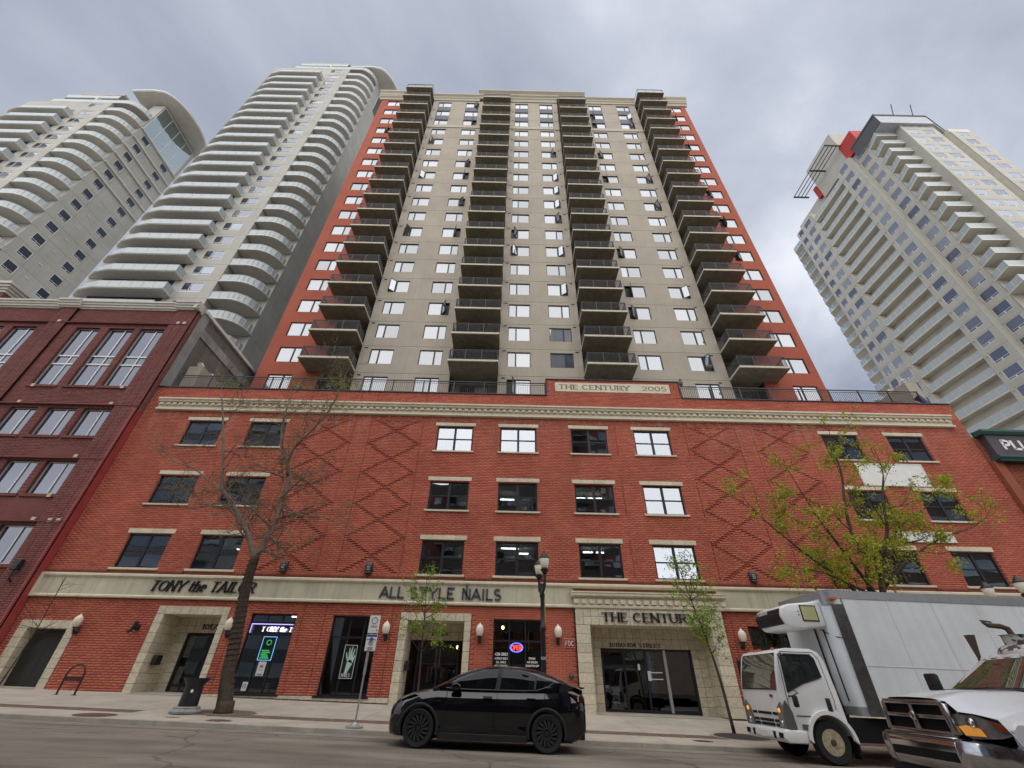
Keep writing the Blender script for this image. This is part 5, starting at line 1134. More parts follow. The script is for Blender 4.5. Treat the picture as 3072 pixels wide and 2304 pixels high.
for i, z in enumerate((2.43, 2.40)): mb.box(-.06,.14,-.027,-.0242,z,z+.012)
mb.prism([(.13,2.29),(.17,2.32),(.13,2.35)], -.027, -.0242, axis='y'); mb.box(.02,.04,-.027,-.0242,2.30,2.32)
for z in (1.87, 1.84, 1.81): mb.box(-.04,.12,-.027,-.0242,z,z+.012)
mb.box(-.12,.20,-.026,-.0242,1.775,1.79)
part('print', mb.mesh('print', INK), t, (px, py, pz)); part('blue_strip', MB().box(-.11,.19,-.027,-.0242,2.15,2.21).prism([(-.04,2.085),(.12,2.085),(.04,2.14)], -.027, -.0242, axis='y').box(-.10,.18,-.026,-.0241,2.06,2.08).mesh('blue_strip', SBL), t, (px, py, pz))
sb_ = MB(); glyph(sb_, 'P', .012, 1.955, .07, .8, .013, .013, .003, yb=-.0245); part('lettering', sb_.mesh('lettering', INK), t, (px, py, pz))
# litter bin
bx, by = -9.62, 16.25; bz = zsw(bx, by)
t = thing('litter_bin', 'black flared litter bin on a round concrete base beside the tree trunk', 'litter bin', (bx, by, bz))
part('base', MB().lathe([(.42,0),(.43,.05),(.40,.09),(.36,.11),(.36,.15),(.31,.17)],28).mesh('base', CONC2, 35), t, (bx, by, bz))
part('body', MB().lathe([(.255,.17),(.265,.2),(.25,.5),(.245,.68),(.27,.72),(.29,.76),(.37,.86),(.375,.88),(.35,.87),(.25,.75)],28).mesh('body', BLACKM, 35), t, (bx, by, bz))
part('sticker', MB().lathe([(0,-.26),(.045,-.26)],14,(.12,0,.55),0,'y',False).mesh('sticker', WHITEP), t, (bx, by, bz))
# bicycle rack
rx, ry = -16.2, 19.54; rz_ = zsw(rx, ry)
t = thing('bike_rack', 'rust-brown hoop bicycle rack bolted to the pavement by the brick wall', 'bike rack', (rx, ry, rz_)); RKM = mat('rack_brown', (.045,.018,.016), .45)
part('hoop', MB().tube([(-.33,0,0),(-.33,0,.5)]+[(.33*math.cos(R(a)), 0, .58+.36*math.sin(R(a))) for a in range(180,-1,-15)]+[(.33,0,0)], .032, 8).mesh('hoop', RKM, True), t, (rx, ry, rz_))
part('cross_plate', box(-.31,.31,-.018,.018,.42,.56).mesh('cross_plate', RKM), t, (rx, ry, rz_)); part('foot', MB().box(-.40,-.26,-.06,.06,0,.012).box(.26,.40,-.06,.06,0,.012).mesh('feet', RKM), t, (rx, ry, rz_))
# round covers and patches let into the pavement
PATCH = mat('brown_patch', (.115,.065,.05), .9, var=.3, scale=5); SOIL = mat('grate_iron', (.05,.045,.04), .85, var=.4, scale=9)
def disc(x, y, rx_, ry_, mt, nm, n=28, wob=0, dz=.004):
    v = [(x,y,zsw(x,y)+dz)]+[(x+rx_*(1+wob*math.sin(i*2.3)+wob*.6*math.cos(i*5.1))*math.cos(2*math.pi*i/n), y+ry_*(1+wob*math.cos(i*1.7))*math.sin(2*math.pi*i/n), 0) for i in range(n)]
    v = [v[0]]+[(a,b,zsw(a,b)+dz) for a,b,_ in v[1:]]
    return struct(nm, MB().add(v, [(0,i+1,(i+1) % n+1) for i in range(n)]).mesh(nm, mt))
disc(-11.45, 15.15, .56, .42, PATCH, 'pavement_patch'); disc(-7.95, 15.15, .34, .22, PATCH, 'pavement_patch', wob=.18); disc(-16.8, 16.3, .7, .45, SOIL, 'pavement_patch', wob=.05); disc(-9.4, 15.35, .22, .07, SOIL, 'pavement_patch', wob=.2)
disc(-8.75, 16.75, 1.0, .75, mat('tree_pit_gravel', (.17,.13,.10), .95, var=.35, scale=14), 'pavement_patch', wob=.03); disc(-2.8, 16.4, .6, .5, SOIL, 'pavement_patch')
g0 = disc(7.25, 16.6, .95, .8, KERB, 'pavement_patch'); disc(7.25, 16.6, .82, .68, SOIL, 'pavement_patch', dz=.008)
disc(5.6, 15.4, .28, .16, SOIL, 'pavement_patch', wob=.1)

# ================================================================ trees
def rv(): return Vector((random.gauss(0,1), random.gauss(0,1), random.gauss(0,1))).normalized()
def grow(mb, p, d, ln, r, lv, tips, up=.12, spread=.75, nseg=4, kids=(3, 4), shr=.62, minr=.0058):
    pts = [Vector(p)]; rad = [r]; d = Vector(d).normalized()
    for i in range(nseg):
        d = (d + rv()*.20 + Vector((0,0,up))).normalized(); pts.append(pts[-1]+d*ln/nseg); rad.append(max(minr, r*(1-.6*(i+1)/nseg)))
    mb.tube(pts, rad, 5 if r > .03 else 3, 0, False)
    if lv <= 0: tips += pts[1:]; return
    for q in range(random.randint(*kids)):
        f = random.uniform(.3, 1.0); i = min(nseg-1, int(f*nseg)); b = pts[i].lerp(pts[i+1], f*nseg-i); bd = (pts[i+1]-pts[i]).normalized()
        nd = (bd*(1-spread*.55) + rv()*spread).normalized()
        grow(mb, b, nd, ln*random.uniform(.5,.8)*1.0, max(minr, rad[i]*shr), lv-1, tips, up, spread, max(2, nseg-1), kids, shr, minr)
def limb(mb, pts, r0, r1, tips, lv, ln, every=1, up=.1, spread=.8, kids=(3,4), jy=0):
    pts = [Vector(p) for p in pts]; k = len(pts); rad = [r0+(r1-r0)*i/(k-1) for i in range(k)]
    # smooth it a little
    P, Q = [], []
    for i in range(k-1):
        for s in range(3):
            t_ = s/3; a = pts[max(0,i-1)]; b = pts[i]; c = pts[i+1]; e_ = pts[min(k-1,i+2)]
            P.append(.5*((2*b)+(c-a)*t_+(2*a-5*b+4*c-e_)*t_**2+(3*b-a-3*c+e_)*t_**3)); Q.append(rad[i]+(rad[i+1]-rad[i])*t_)
    P.append(pts[-1]); Q.append(rad[-1])
    mb.tube(P, Q, 9 if r0 > .08 else 6, 0, True)
    for i in range(2, len(P)-1):
        if lv >= 0 and i % every == 0:
            d = (P[i+1]-P[i]).normalized(); grow(mb, P[i], (d*.5+rv()*.9).normalized(), ln*random.uniform(.6,1.1), max(.008, Q[i]*.45), lv, tips, up, spread, 4, kids)
    if lv >= 0: grow(mb, P[-1], (P[-1]-P[-2]), ln, Q[-1]*.9, lv, tips, up, spread, 4, kids)
def leaves(tips, n, s0, s1, mt, jit=.12, droop=.3):
    tp = np.array([p[:] for p in tips]); k = rng.integers(0, len(tp), n); c = tp[k]+rng.normal(0, jit, (n, 3))
    a = rng.normal(0, 1, (n,3)); a[:,2] -= droop; a /= np.linalg.norm(a, axis=1)[:,None]; b = np.cross(a, rng.normal(0,1,(n,3))); b /= np.linalg.norm(b, axis=1)[:,None]
    s = rng.uniform(s0, s1, n)[:,None]; V = np.empty((n,4,3)); V[:,0] = c; V[:,1] = c+a*s*.5+b*s*.28; V[:,2] = c+a*s; V[:,3] = c+a*s*.5-b*s*.28
    me = bpy.data.meshes.new('crown'); me.vertices.add(4*n); me.vertices.foreach_set('co', V.reshape(-1)); me.loops.add(4*n); me.loops.foreach_set('vertex_index', np.arange(4*n, dtype=np.int32)); me.polygons.add(n); me.polygons.foreach_set('loop_start', np.arange(0,4*n,4,dtype=np.int32)); me.update(calc_edges=True); me.materials.append(mt); return me
def leaf_mat(name, col, var=.35):
    m = mat(name, col, .55, isl=var, var=.25, scale=1.2, spec=.3); n = m.node_tree.nodes; l = m.node_tree.links; b = n['Principled BSDF']; hs = [q for q in n if q.type == 'HUE_SAT'][0]
    g = [q for q in n if q.type == 'NEW_GEOMETRY'][0]; hv = n.new('ShaderNodeMapRange'); hv.inputs[3].default_value = .475; hv.inputs[4].default_value = .52; l.new(g.outputs['Random Per Island'], hv.inputs[0]); l.new(hv.outputs[0], hs.inputs['Hue'])
    tr = n.new('ShaderNodeBsdfTranslucent'); l.new(hs.outputs[0], tr.inputs['Color']); mx = n.new('ShaderNodeMixShader'); mx.inputs[0].default_value = .4; o = n['Material Output']; l.new(b.outputs[0], mx.inputs[1]); l.new(tr.outputs[0], mx.inputs[2]); l.new(mx.outputs[0], o.inputs[0]); return m
LEAF1 = leaf_mat('honeylocust_leaf', (.36,.40,.035)); LEAF2 = leaf_mat('birch_leaf', (.27,.40,.05)); BUD = leaf_mat('spring_bud', (.28,.25,.05))
# the tall bare tree: a leaning trunk wrapped in cable, two main limbs
t = thing('bare_tree', 'tall nearly bare tree with a dark leaning trunk wrapped in light cable', 'tree', (-8.75, 16.7, zsw(-8.75, 16.7)))
mb = MB(); tips = []
TR1 = [(-8.72,16.7,.36),(-8.80,16.7,.75),(-8.98,16.72,1.39),(-9.16,16.75,2.52),(-9.43,16.8,4.0),(-9.46,16.8,4.95)]
limb(mb, TR1, .245, .15, tips, -1, 0)
mb.lathe([(.30,-.05),(.27,.05),(.245,.3)], 9, (-8.72,16.7,.36))
tk = part('trunk', mb.mesh('trunk', BARK, True), t)
cb = MB(); cp = []
for i in range(260):
    f = i/259; z = .95+f*4.0; xs = np.interp(z, [p[2] for p in TR1], [p[0] for p in TR1]); r_ = .236-.075*f; a = i*.62
    cp.append((xs+r_*math.cos(a), 16.75+r_*math.sin(a), z))
cb.tube(cp, .011, 4)
cbo = part('light_cable', cb.mesh('light_cable', RUBBER), t)
mb = MB(); tips = []
S_ = lambda l, dy0, dy1: [(x, 16.8+dy0+(dy1-dy0)*i/(len(l)-1), z) for i, (x, z) in enumerate(l)]
limb(mb, S_([(-9.46,4.85),(-9.9,5.6),(-10.38,6.19),(-11.2,7.07),(-11.68,7.55),(-12.07,8.68),(-12.7,10.3),(-13.5,12.1)], 0, -.4), .115, .03, tips, 2, 1.35, 1, .1, .8, (4,6))
limb(mb, S_([(-9.46,4.85),(-9.35,5.56),(-9.26,6.42),(-9.32,7.61),(-9.47,8.51),(-10.1,9.53),(-10.6,10.8),(-10.75,12.3)], 0, .5), .125, .03, tips, 2, 1.35, 1, .1, .8, (4,6))
limb(mb, S_([(-9.42,8.3),(-9.5,8.82),(-9.28,9.48),(-8.42,10.7),(-8.0,11.8),(-7.8,13.0)], .2, -.8), .07, .02, tips, 2, 1.3, 1, .1, .8, (4,6))
limb(mb, S_([(-11.6,7.4),(-12.33,7.76),(-13.6,8.57),(-14.9,9.0),(-15.6,9.3)], 0, .8), .05, .012, tips, 2, 1.0, 1)
limb(mb, S_([(-9.3,6.0),(-9.15,6.49),(-8.3,6.58),(-7.43,6.6),(-6.6,6.28)], 0, .6), .05, .012, tips, 2, .9, 1)
limb(mb, S_([(-9.3,7.3),(-8.6,7.9),(-7.9,8.1),(-7.2,8.0)], .1, -1.0), .04, .012, tips, 2, .9, 1)
limb(mb, S_([(-9.46,5.0),(-8.9,5.35),(-8.3,5.4),(-7.7,5.2)], -.05, -.7), .035, .01, tips, 2, .8, 2)
limb(mb, S_([(-11.3,7.1),(-12.2,6.9),(-13.0,6.8),(-13.8,7.1)], 0, .4), .035, .01, tips, 2, .8, 2)
part('branches', mb.mesh('branches', TWIG, True), t)
part('crown', leaves(tips, 6000, .03, .07, BUD, .08), t)
# leafy multi-stemmed tree behind the truck
t = thing('leafy_tree', 'broad yellow-green tree spreading above the white truck body', 'tree', (14.0, 17.3, zsw(14, 17.3)))
mb = MB(); tips = []
limb(mb, [(14.0,17.3,-.15),(14.0,17.3,1.2),(13.9,17.3,2.6)], .2, .16, tips, -1, 0)
limb(mb, [(13.9,17.3,2.5),(14.15,17.3,4.3),(14.6,17.4,5.1),(15.2,17.5,6.0),(15.7,17.5,6.8),(16.1,17.5,8.0),(16.6,17.4,9.1)], .13, .03, tips, 2, 1.5, 2, .10, .75)
limb(mb, [(13.9,17.3,2.5),(13.6,17.2,4.3),(13.9,17.1,5.4),(13.7,17.0,6.1),(13.9,17.0,7.4),(14.4,17.0,8.9),(14.5,17.0,9.8)], .11, .03, tips, 2, 1.4, 2, .10, .75)
limb(mb, [(13.8,17.3,3.2),(13.0,17.4,4.6),(12.2,17.5,5.4),(11.3,17.6,6.4),(10.6,17.6,7.2)], .08, .02, tips, 2, 1.2, 2, .10, .75)
limb(mb, [(13.9,17.2,3.9),(13.0,16.8,5.4),(12.3,16.6,6.9),(11.9,16.5,8.2)], .07, .02, tips, 2, 1.2, 2, .10, .75)
limb(mb, [(14.3,17.3,4.5),(15.6,17.0,5.5),(17.0,16.9,6.2),(18.3,16.8,6.6)], .07, .02, tips, 2, 1.2, 2, .10, .75)
limb(mb, [(15.3,17.5,6.1),(16.6,17.8,7.0),(17.8,18.0,7.6),(18.8,18.0,8.2)], .05, .02, tips, 2, 1.1, 2, .10, .75)
limb(mb, [(13.6,17.2,4.2),(12.6,17.0,4.6),(11.8,16.9,4.9),(11.0,16.9,5.0)], .05, .015, tips, 1, 1.1, 2, .05, .75)
part('trunk', mb.mesh('trunk', BARK, True), t)
part('crown', leaves(tips, 17000, .06, .125, LEAF1, .09, .5), t)
def sapling(label, pts, r, brs, n, mt, seed):
    random.seed(seed); p0 = pts[0]; t = thing('young_tree', label, 'tree', p0); mb = MB(); tips = []
    limb(mb, pts, r, .012, tips, -1, 0)
    P = [Vector(p) for p in pts]
    for i in range(brs):
        f = random.uniform(.42, .98); q = f*(len(P)-1); k = int(q); b = P[k].lerp(P[min(k+1,len(P)-1)], q-k); a = random.uniform(0, 6.28)
        grow(mb, b, (math.cos(a), math.sin(a)*.8, random.uniform(.1,.9)), random.uniform(.55,1.15)*(1.15-f*.5), .011, 1, tips, .05, .6, 4, (3,4), .7, .004)
    part('trunk', mb.mesh('trunk', BARK, True), t)
    if n: part('crown', leaves(tips, n, .05, .10, mt, .05, .4), t)
sapling('slim young tree with fresh green leaves behind the bonnet of the black car', [(-2.72,16.5,zsw(-2.7,16.5)),(-2.74,16.5,1.3),(-2.78,16.5,2.2),(-2.82,16.5,3.2),(-2.9,16.5,4.35)], .04, 30, 1500, LEAF2, 3)
sapling('slim young tree leaning to the left in front of the stone entrance', [(7.34,17.3,zsw(7.3,17.3)),(7.27,17.3,1.44),(7.12,17.3,2.5),(6.85,17.3,3.83),(6.55,17.3,5.3)], .055, 40, 2600, LEAF2, 5)
sapling('thin leafless sapling in front of the dark garage door', [(-17.35,18,zsw(-17.3,18)),(-17.3,18,1.1),(-17.2,18,1.9),(-17.15,18,2.7),(-17.2,18,4.3)], .03, 22, 0, BUD, 9)
random.seed(21)
# climbers and pots on the roof terrace, behind the railing
def shrub(label, x, y, z, w, h, n, mt):
    t = thing('terrace_shrub', label, 'shrub', (x, y, z)); mb = MB(); tips = []
    for i in range(9): grow(mb, (x+random.uniform(-w,w)*.5, y+random.uniform(-.2,.2), z), (random.uniform(-.4,.4), random.uniform(-.2,.2), 1), h*random.uniform(.6,1), .02, 1, tips, .1, .6)
    part('stem', mb.mesh('stem', TWIG, True), t); part('crown', leaves(tips, n, .06, .13, mt, .1), t)
shrub('leggy green shrub on the left of the roof terrace behind the railing', -18.0, YF+1.2, 15.3, 2.0, 1.7, 500, LEAF2)
shrub('wispy shrub beside the first terrace window behind the railing', -13.4, YF+1.0, 15.3, 1.6, 1.5, 380, LEAF1)
shrub('tangled shrub under the lowest left balcony behind the railing', -10.6, YF+1.0, 15.3, 2.2, 1.6, 520, LEAF1)
# terrace furniture on the right
FUR = mat('terrace_furniture', (.02,.02,.028), .7)
t = thing('terrace_sofa', 'dark sofa on the right of the roof terrace seen through the bars', 'sofa', (14.0, YF+1.2, 15.3)); part('seat', MB().box(12.6,15.4,YF+.8,YF+1.6,15.3,15.75).mesh('seat', FUR), t); part('back', MB().box(12.6,15.4,YF+1.6,YF+1.75,15.3,16.1).mesh('back', FUR), t)
for i, (x, w) in enumerate(((17.8, .5), (21.2, .6), (19.6,.45))):
    t = thing('planter', 'dark planter box behind the terrace bars, %s of three' % ('left', 'right', 'middle')[i], 'planter', (x, YF+.8, 15.3)); part('box', box(x-w, x+w, YF+.6, YF+1.0, 15.3, 15.82).mesh('planter_box', FUR), t); tips = [Vector((x+random.uniform(-w,w), YF+.8, 15.9+random.uniform(0,.25))) for _ in range(12)]; part('plant', leaves(tips, 60, .06, .14, LEAF2, .08), t)
t = thing('terrace_screen', 'weathered wooden screen at the right end of the roof terrace', 'screen', (23.9, YF+1.0, 15.3))
for i in range(9): part('slat', box(23.0+i*.2, 23.17+i*.2, YF+.9, YF+.95, 15.32, 16.3).mesh('slat', mat('old_wood', (.25,.17,.10), .9, var=.3)) if i == 0 else bpy.data.meshes['slat'], t, (i*0, 0, 0)) if i == 0 else part('slat', bpy.data.meshes['slat'], t, (i*.2, 0, 0))
# ================================================================ vehicles
SLOPE = math.atan(.018)
def vehicle(name, label, cat, x, y):
    t = thing(name, label, cat, (x, y, zrd(x)+.004)); t.rotation_euler = (0, SLOPE, 0); return t
def loft(secs, cap=True):
    # secs: list of closed rings with equal counts
    m = MB(); n = len(secs[0])
    for s in secs: m.v += [tuple(p) for p in s]
    for i in range(len(secs)-1): m.f += [(i*n+j, i*n+(j+1) % n, (i+1)*n+(j+1) % n, (i+1)*n+j) for j in range(n)]
    if cap: m.f += [tuple(range(n-1,-1,-1)), tuple(range((len(secs)-1)*n, len(secs)*n))]
    m.m = [0]*len(m.f); return m
def cut(me, cutters):
    o = bpy.data.objects.new('tmp', me); COL.objects.link(o); cs = []
    for c in cutters:
        q = bpy.data.objects.new('cut', c); COL.objects.link(q); cs.append(q); md = o.modifiers.new('b', 'BOOLEAN'); md.operation = 'DIFFERENCE'; md.solver = 'EXACT'; md.object = q
    dg = bpy.context.evaluated_depsgraph_get(); r = bpy.data.meshes.new_from_object(o.evaluated_get(dg), depsgraph=dg)
    for q in cs+[o]: bpy.data.objects.remove(q)
    return r
def smooth(me, a=35):
    me.polygons.foreach_set('use_smooth', [True]*len(me.polygons)); me.set_sharp_from_angle(angle=R(a)); return me
CARB = mat('black_car_paint', (.002,.002,.005), .05, var=.02, spec=.5, coat=.6); CARG = glass_mat('car_glass', (.8,.85,.95), .025, body=(.004,.005,.006)); CARG2 = glass_mat('car_glass_clear', (.75,.8,.85), .10, body=(.45,.52,.52), see=True)
PLAST = mat('black_plastic', (.014,.014,.015), .6); WELL = mat('wheel_well', (.006,.006,.006), .95)
COVER = mat('wheel_cover', (.022,.022,.024), .55); COVERL = mat('wheel_cover_fin', (.035,.036,.04), .4)
# ---- black electric crossover
CX = -.46
car = vehicle('parked_car', 'glossy black electric crossover car with black wheel covers at the kerb', 'car', CX, 13.29)
xs = [-2.72,-2.66,-2.52,-2.3,-2.0,-1.6,-1.2,-.7,0,.6,1.0,1.35,1.6,1.78,1.90]
hw = [.52,.70,.82,.90,.94,.955,.955,.955,.955,.955,.95,.93,.90,.84,.72]
zt = [.66,.74,.86,.955,1.03,1.09,1.08,1.085,1.095,1.11,1.125,1.15,1.18,1.20,1.04]
zb = [.30,.24,.20,.19,.19,.19,.19,.19,.19,.19,.19,.19,.22,.27,.38]
secs = []
for x, w, t_, b in zip(xs, hw, zt, zb):
    t_ += .018*0; h = [(0,b),(w*.86,b),(w*.95,b+.05),(w*.985,b+.16),(w*.975,b+.33*(t_-b)),(w,b+.50*(t_-b)),(w*.992,b+.70*(t_-b)),(w*.962,b+.84*(t_-b)),(w*.89,t_-.02),(w*.80,t_+.008),(0,t_+.045 if x < -1.2 else t_+.02)]
    secs.append([(x-CX, -y, z) for y, z in h]+[(x-CX, y, z) for y, z in h[-2:0:-1]])
bodym = loft(secs).mesh('car_body', CARB, recalc=True)
wells = [MB().lathe([(.405,-.40),(.405,.40)], 32, (wx-CX, s*.85, .36), 0, 'y').mesh('c', CARB, recalc=True) for wx in (-1.96, .97) for s in (-1, 1)]
bodym = cut(bodym, wells); smooth(bodym, 32); sub('body', bodym, car)
# greenhouse
gx = [-1.72,-1.45,-1.15,-.85,-.5,-.15,.3,.75,1.1,1.4,1.65,1.83]
gz = [1.12,1.25,1.40,1.51,1.59,1.625,1.615,1.56,1.47,1.37,1.28,1.215]
secs = []
for x, z in zip(gx, gz):
    bl = np.interp(x, xs, zt)-.03; h = max(z-bl, .03); f = min(1, h/.5); top = .66+.15*(1-f)
    hh = [(.30,bl-.02),(.86-.05*(x>1.3)-.10*max(0,x-1.4),bl),(top+.10,bl+.62*h),(top+.02,bl+.84*h),(top-.06,bl+.94*h),(top-.22,bl+.985*h),(0,bl+h)]
    secs.append([(x-CX,-y,zz) for y, zz in hh]+[(x-CX,y,zz) for y, zz in hh[::-1][1:]])
gm = loft(secs).mesh('car_roof', CARB, recalc=True); smooth(gm, 40); sub('roof', gm, car)
def gy(x, z):
    bl = np.interp(x, xs, zt)-.03; zz = np.interp(x, gx, gz); h = max(zz-bl, .03); f = min(1, h/.5); top = .66+.15*(1-f)
    return float(np.interp(z, [bl, bl+.62*h, bl+.84*h, bl+.94*h], [.86-.05*(x>1.3)-.10*max(0,x-1.4), top+.10, top+.02, top-.06]))
def side_window(nm, top, bot, n=10, mt=None):
    # strip between two curves of (x,z); set a few mm outside the skin on both sides
    for s in (-1, 1):
        m = MB(); K = 6
        for i in range(n+1):
            u = i/n
            a = (np.interp(u, np.linspace(0,1,len(bot)), [p[0] for p in bot]), np.interp(u, np.linspace(0,1,len(bot)), [p[1] for p in bot])); b = (np.interp(u, np.linspace(0,1,len(top)), [p[0] for p in top]), np.interp(u, np.linspace(0,1,len(top)), [p[1] for p in top]))
            for j in range(K+1):
                x, z = a[0]+(b[0]-a[0])*j/K, a[1]+(b[1]-a[1])*j/K; m.v.append((x-CX, s*(gy(x,z)+.009), z))
        m.f = [(i*(K+1)+j, (i+1)*(K+1)+j, (i+1)*(K+1)+j+1, i*(K+1)+j+1) for i in range(n) for j in range(K)]; m.m = [0]*len(m.f)
        sub(nm, m.mesh('side_glass', mt or CARG, True), car)
side_window('window', [(-1.38,1.17),(-1.05,1.34),(-.75,1.44),(-.45,1.51),(-.18,1.535)], [(-1.36,1.13),(-1.1,1.12),(-.8,1.125),(-.5,1.13),(-.25,1.13)])
side_window('window', [(-.08,1.54),(.2,1.535),(.5,1.50),(.72,1.445)], [(-.14,1.13),(.2,1.135),(.45,1.145),(.68,1.15)])
side_window('window', [(.76,1.43),(.9,1.39),(1.12,1.315)], [(.71,1.155),(.9,1.19),(1.10,1.30)], 6)
side_window('pillar', [(-.178,1.535),(-.082,1.54)], [(-.248,1.13),(-.142,1.13)], 2, PLAST); side_window('pillar', [(.722,1.444),(.757,1.431)], [(.682,1.15),(.708,1.155)], 2, PLAST)
ws = MB()
for i in range(7):
    x = -1.70+.80*i/6; z = np.interp(x, gx, gz)+.006; w = .80-.22*i/6
    for j in range(-4, 5): ws.v.append((x-CX-.004, w*j/4, z-.035*(j/4)**2-.004))
ws.f = [(i*9+j, i*9+j+1, (i+1)*9+j+1, (i+1)*9+j) for i in range(6) for j in range(8)]; ws.m = [0]*48
sub('windscreen', ws.mesh('windscreen', CARG, True), car)
TRIMB = mat('gloss_trim', (.02,.02,.026), .15)
for s in (-1, 1):
    sub('window_trim', MB().tube([(x-CX, s*(gy(x, z)+.012), z) for x, z in ((-1.42,1.12),(-.9,1.105),(-.3,1.112),(.4,1.122),(.75,1.14),(1.0,1.21),(1.18,1.315))], .012, 5).mesh('window_trim', TRIMB), car)
    sub('wing_mirror', bevel(MB().prism([(-1.30,1.09),(-1.25,1.21),(-1.16,1.23),(-1.06,1.19),(-1.04,1.12),(-1.10,1.08)], s*.93, s*1.10, axis='y').mesh('wing_mirror', CARB), .03, 3), car, (-CX, 0, 0)); sub('mirror_stalk', MB().tube([(-1.2-CX,s*.85,1.08),(-1.18-CX,s*.96,1.10)], .03, 6).mesh('stalk', PLAST), car)
    for wx in (-1.96, .97):
        ring = MB(); 
        for i in range(25):
            a = R(-14+208*i/24); c_, s_ = math.cos(a), math.sin(a)
            for rr, yy in ((.402,.90),(.402,.962),(.455,.968),(.465,.94)): ring.v.append((wx-CX+rr*c_, s*yy, .36+rr*s_))
        ring.f = [(i*4+j, i*4+(j+1), (i+1)*4+(j+1), (i+1)*4+j) for i in range(24) for j in range(3)]; ring.m = [0]*len(ring.f)
        sub('arch_trim', ring.mesh('arch_trim', PLAST, True), car)
    sub('sill_trim', bevel(box(-1.5-CX, .52-CX, s*.94-.02, s*.94+.03, .175, .30).mesh('sill_trim', PLAST), .01, 1), car)
    for x0 in (-.52, .50): sub('door_handle', bevel(box(x0-CX, x0+.21-CX, s*.953-.012, s*.953+.012, .965, .99).mesh('door_handle', CARB), .004, 1), car)
    for x0, x1 in ((-.19,-.25), (.93,.78), (-1.38,-1.42)):
        sub('door_seam', MB().tube([(x0-CX, s*.90, 1.08),(x0-CX, s*.952, .98),(x1-CX, s*.958, .75),(x1-CX, s*.94, .35)], .0045, 4).mesh('door_seam', WELL), car)
    sub('tail_lamp', MB().prism([(1.52,1.115),(1.62,1.09),(1.80,1.06),(1.82,.95),(1.74,.94),(1.68,.99)], s*.80, s*.905, axis='y').mesh('tail_lamp', mat('tail_red', (.06,.008,.012), .15) if s < 0 else bpy.data.materials['tail_red']), car, (-CX, 0, 0))
    sub('lamp_strip', box(1.70-CX, 1.73-CX, s*.90, s*.912, .96, 1.07).mesh('lamp_strip', mat('lamp_clear', (.5,.35,.38), .2) if s < 0 else bpy.data.materials['lamp_clear']), car)
    sub('headlamp', MB().add([(-2.48-CX,s*.80,.84),(-2.30-CX,s*.885,.91),(-2.06-CX,s*.905,.985),(-2.2-CX,s*.80,.985),(-2.42-CX,s*.68,.915)], [(0,1,2,3,4)]).mesh('headlamp', mat('headlamp_glass', (.10,.10,.12), .1, spec=.9) if s < 0 else bpy.data.materials['headlamp_glass']), car, (0, 0, .008))
    sub('side_repeater', MB().prism([(-1.66,.865),(-1.5,.89),(-1.47,.87),(-1.56,.85)], s*.94, s*.966, axis='y').mesh('repeater', TRIMB), car, (-CX, 0, 0))
sub('spoiler', bevel(MB().prism([(1.58,1.235),(1.80,1.25),(1.92,1.24),(1.91,1.215),(1.8,1.2),(1.6,1.2)], -.68, .68, axis='y').mesh('spoiler', CARB), .008, 1), car, (-CX, 0, 0))
sub('rear_diffuser', bevel(box(1.45-CX, 1.87-CX, -.72, .72, .25, .45).mesh('diffuser', PLAST), .03, 2), car)
sub('front_lip', bevel(box(-2.66-CX, -2.3-CX, -.60, .60, .21, .32).mesh('front_lip', PLAST), .03, 2), car)
def tyre(r, w, rim): return MB().lathe([(rim,-w*.42),(r-.03,-w*.5),(r-.006,-w*.36),(r,-w*.2),(r,w*.2),(r-.006,w*.36),(r-.03,w*.5),(rim,w*.42)], 40, (0,0,0), 0, 'y', False)
TY = tyre(.36, .24, .245).mesh('tyre', RUBBER, 40)
cv = MB().lathe([(0,-.085),(.05,-.085),(.06,-.07),(.24,-.075),(.252,-.10),(.262,-.09),(.262,.1)], 40, (0,0,0), 0, 'y').mesh('wheel_cover', COVER, 40)
fn = MB()
for i in range(14):
    a0 = 2*math.pi*i/14; L_, R_ = [], []
    for q in range(5):
        rr = .075+.16*q/4; a = a0+.30*q/4; wd = .012+.014*q/4
        L_.append((rr*math.cos(a)-wd*math.sin(a), rr*math.sin(a)+wd*math.cos(a))); R_.append((rr*math.cos(a)+wd*math.sin(a), rr*math.sin(a)-wd*math.cos(a)))
    fn.prism(L_+R_[::-1], -.108, -.07, axis='y')
fn = fn.mesh('cover_fins', COVERL)
dk = MB().lathe([(0,-.078),(.238,-.082)], 30, (0,0,0), 0, 'y', False).mesh('cover_slots', WELL)
for wx in (-1.96, .97):
    for s in (-1, 1):
        w = sub('wheel', TY, car, (wx-CX, s*.84, .36), (0, random.uniform(0,6), 0) if s < 0 else (0, 0, math.pi)); sub('wheel_cover', cv, w); sub('cover_slots', dk, w); sub('fin', fn, w)
sub('underbody', box(-2.4-CX, 1.6-CX, -.5, .5, .17, .30).mesh('underbody', WELL), car)

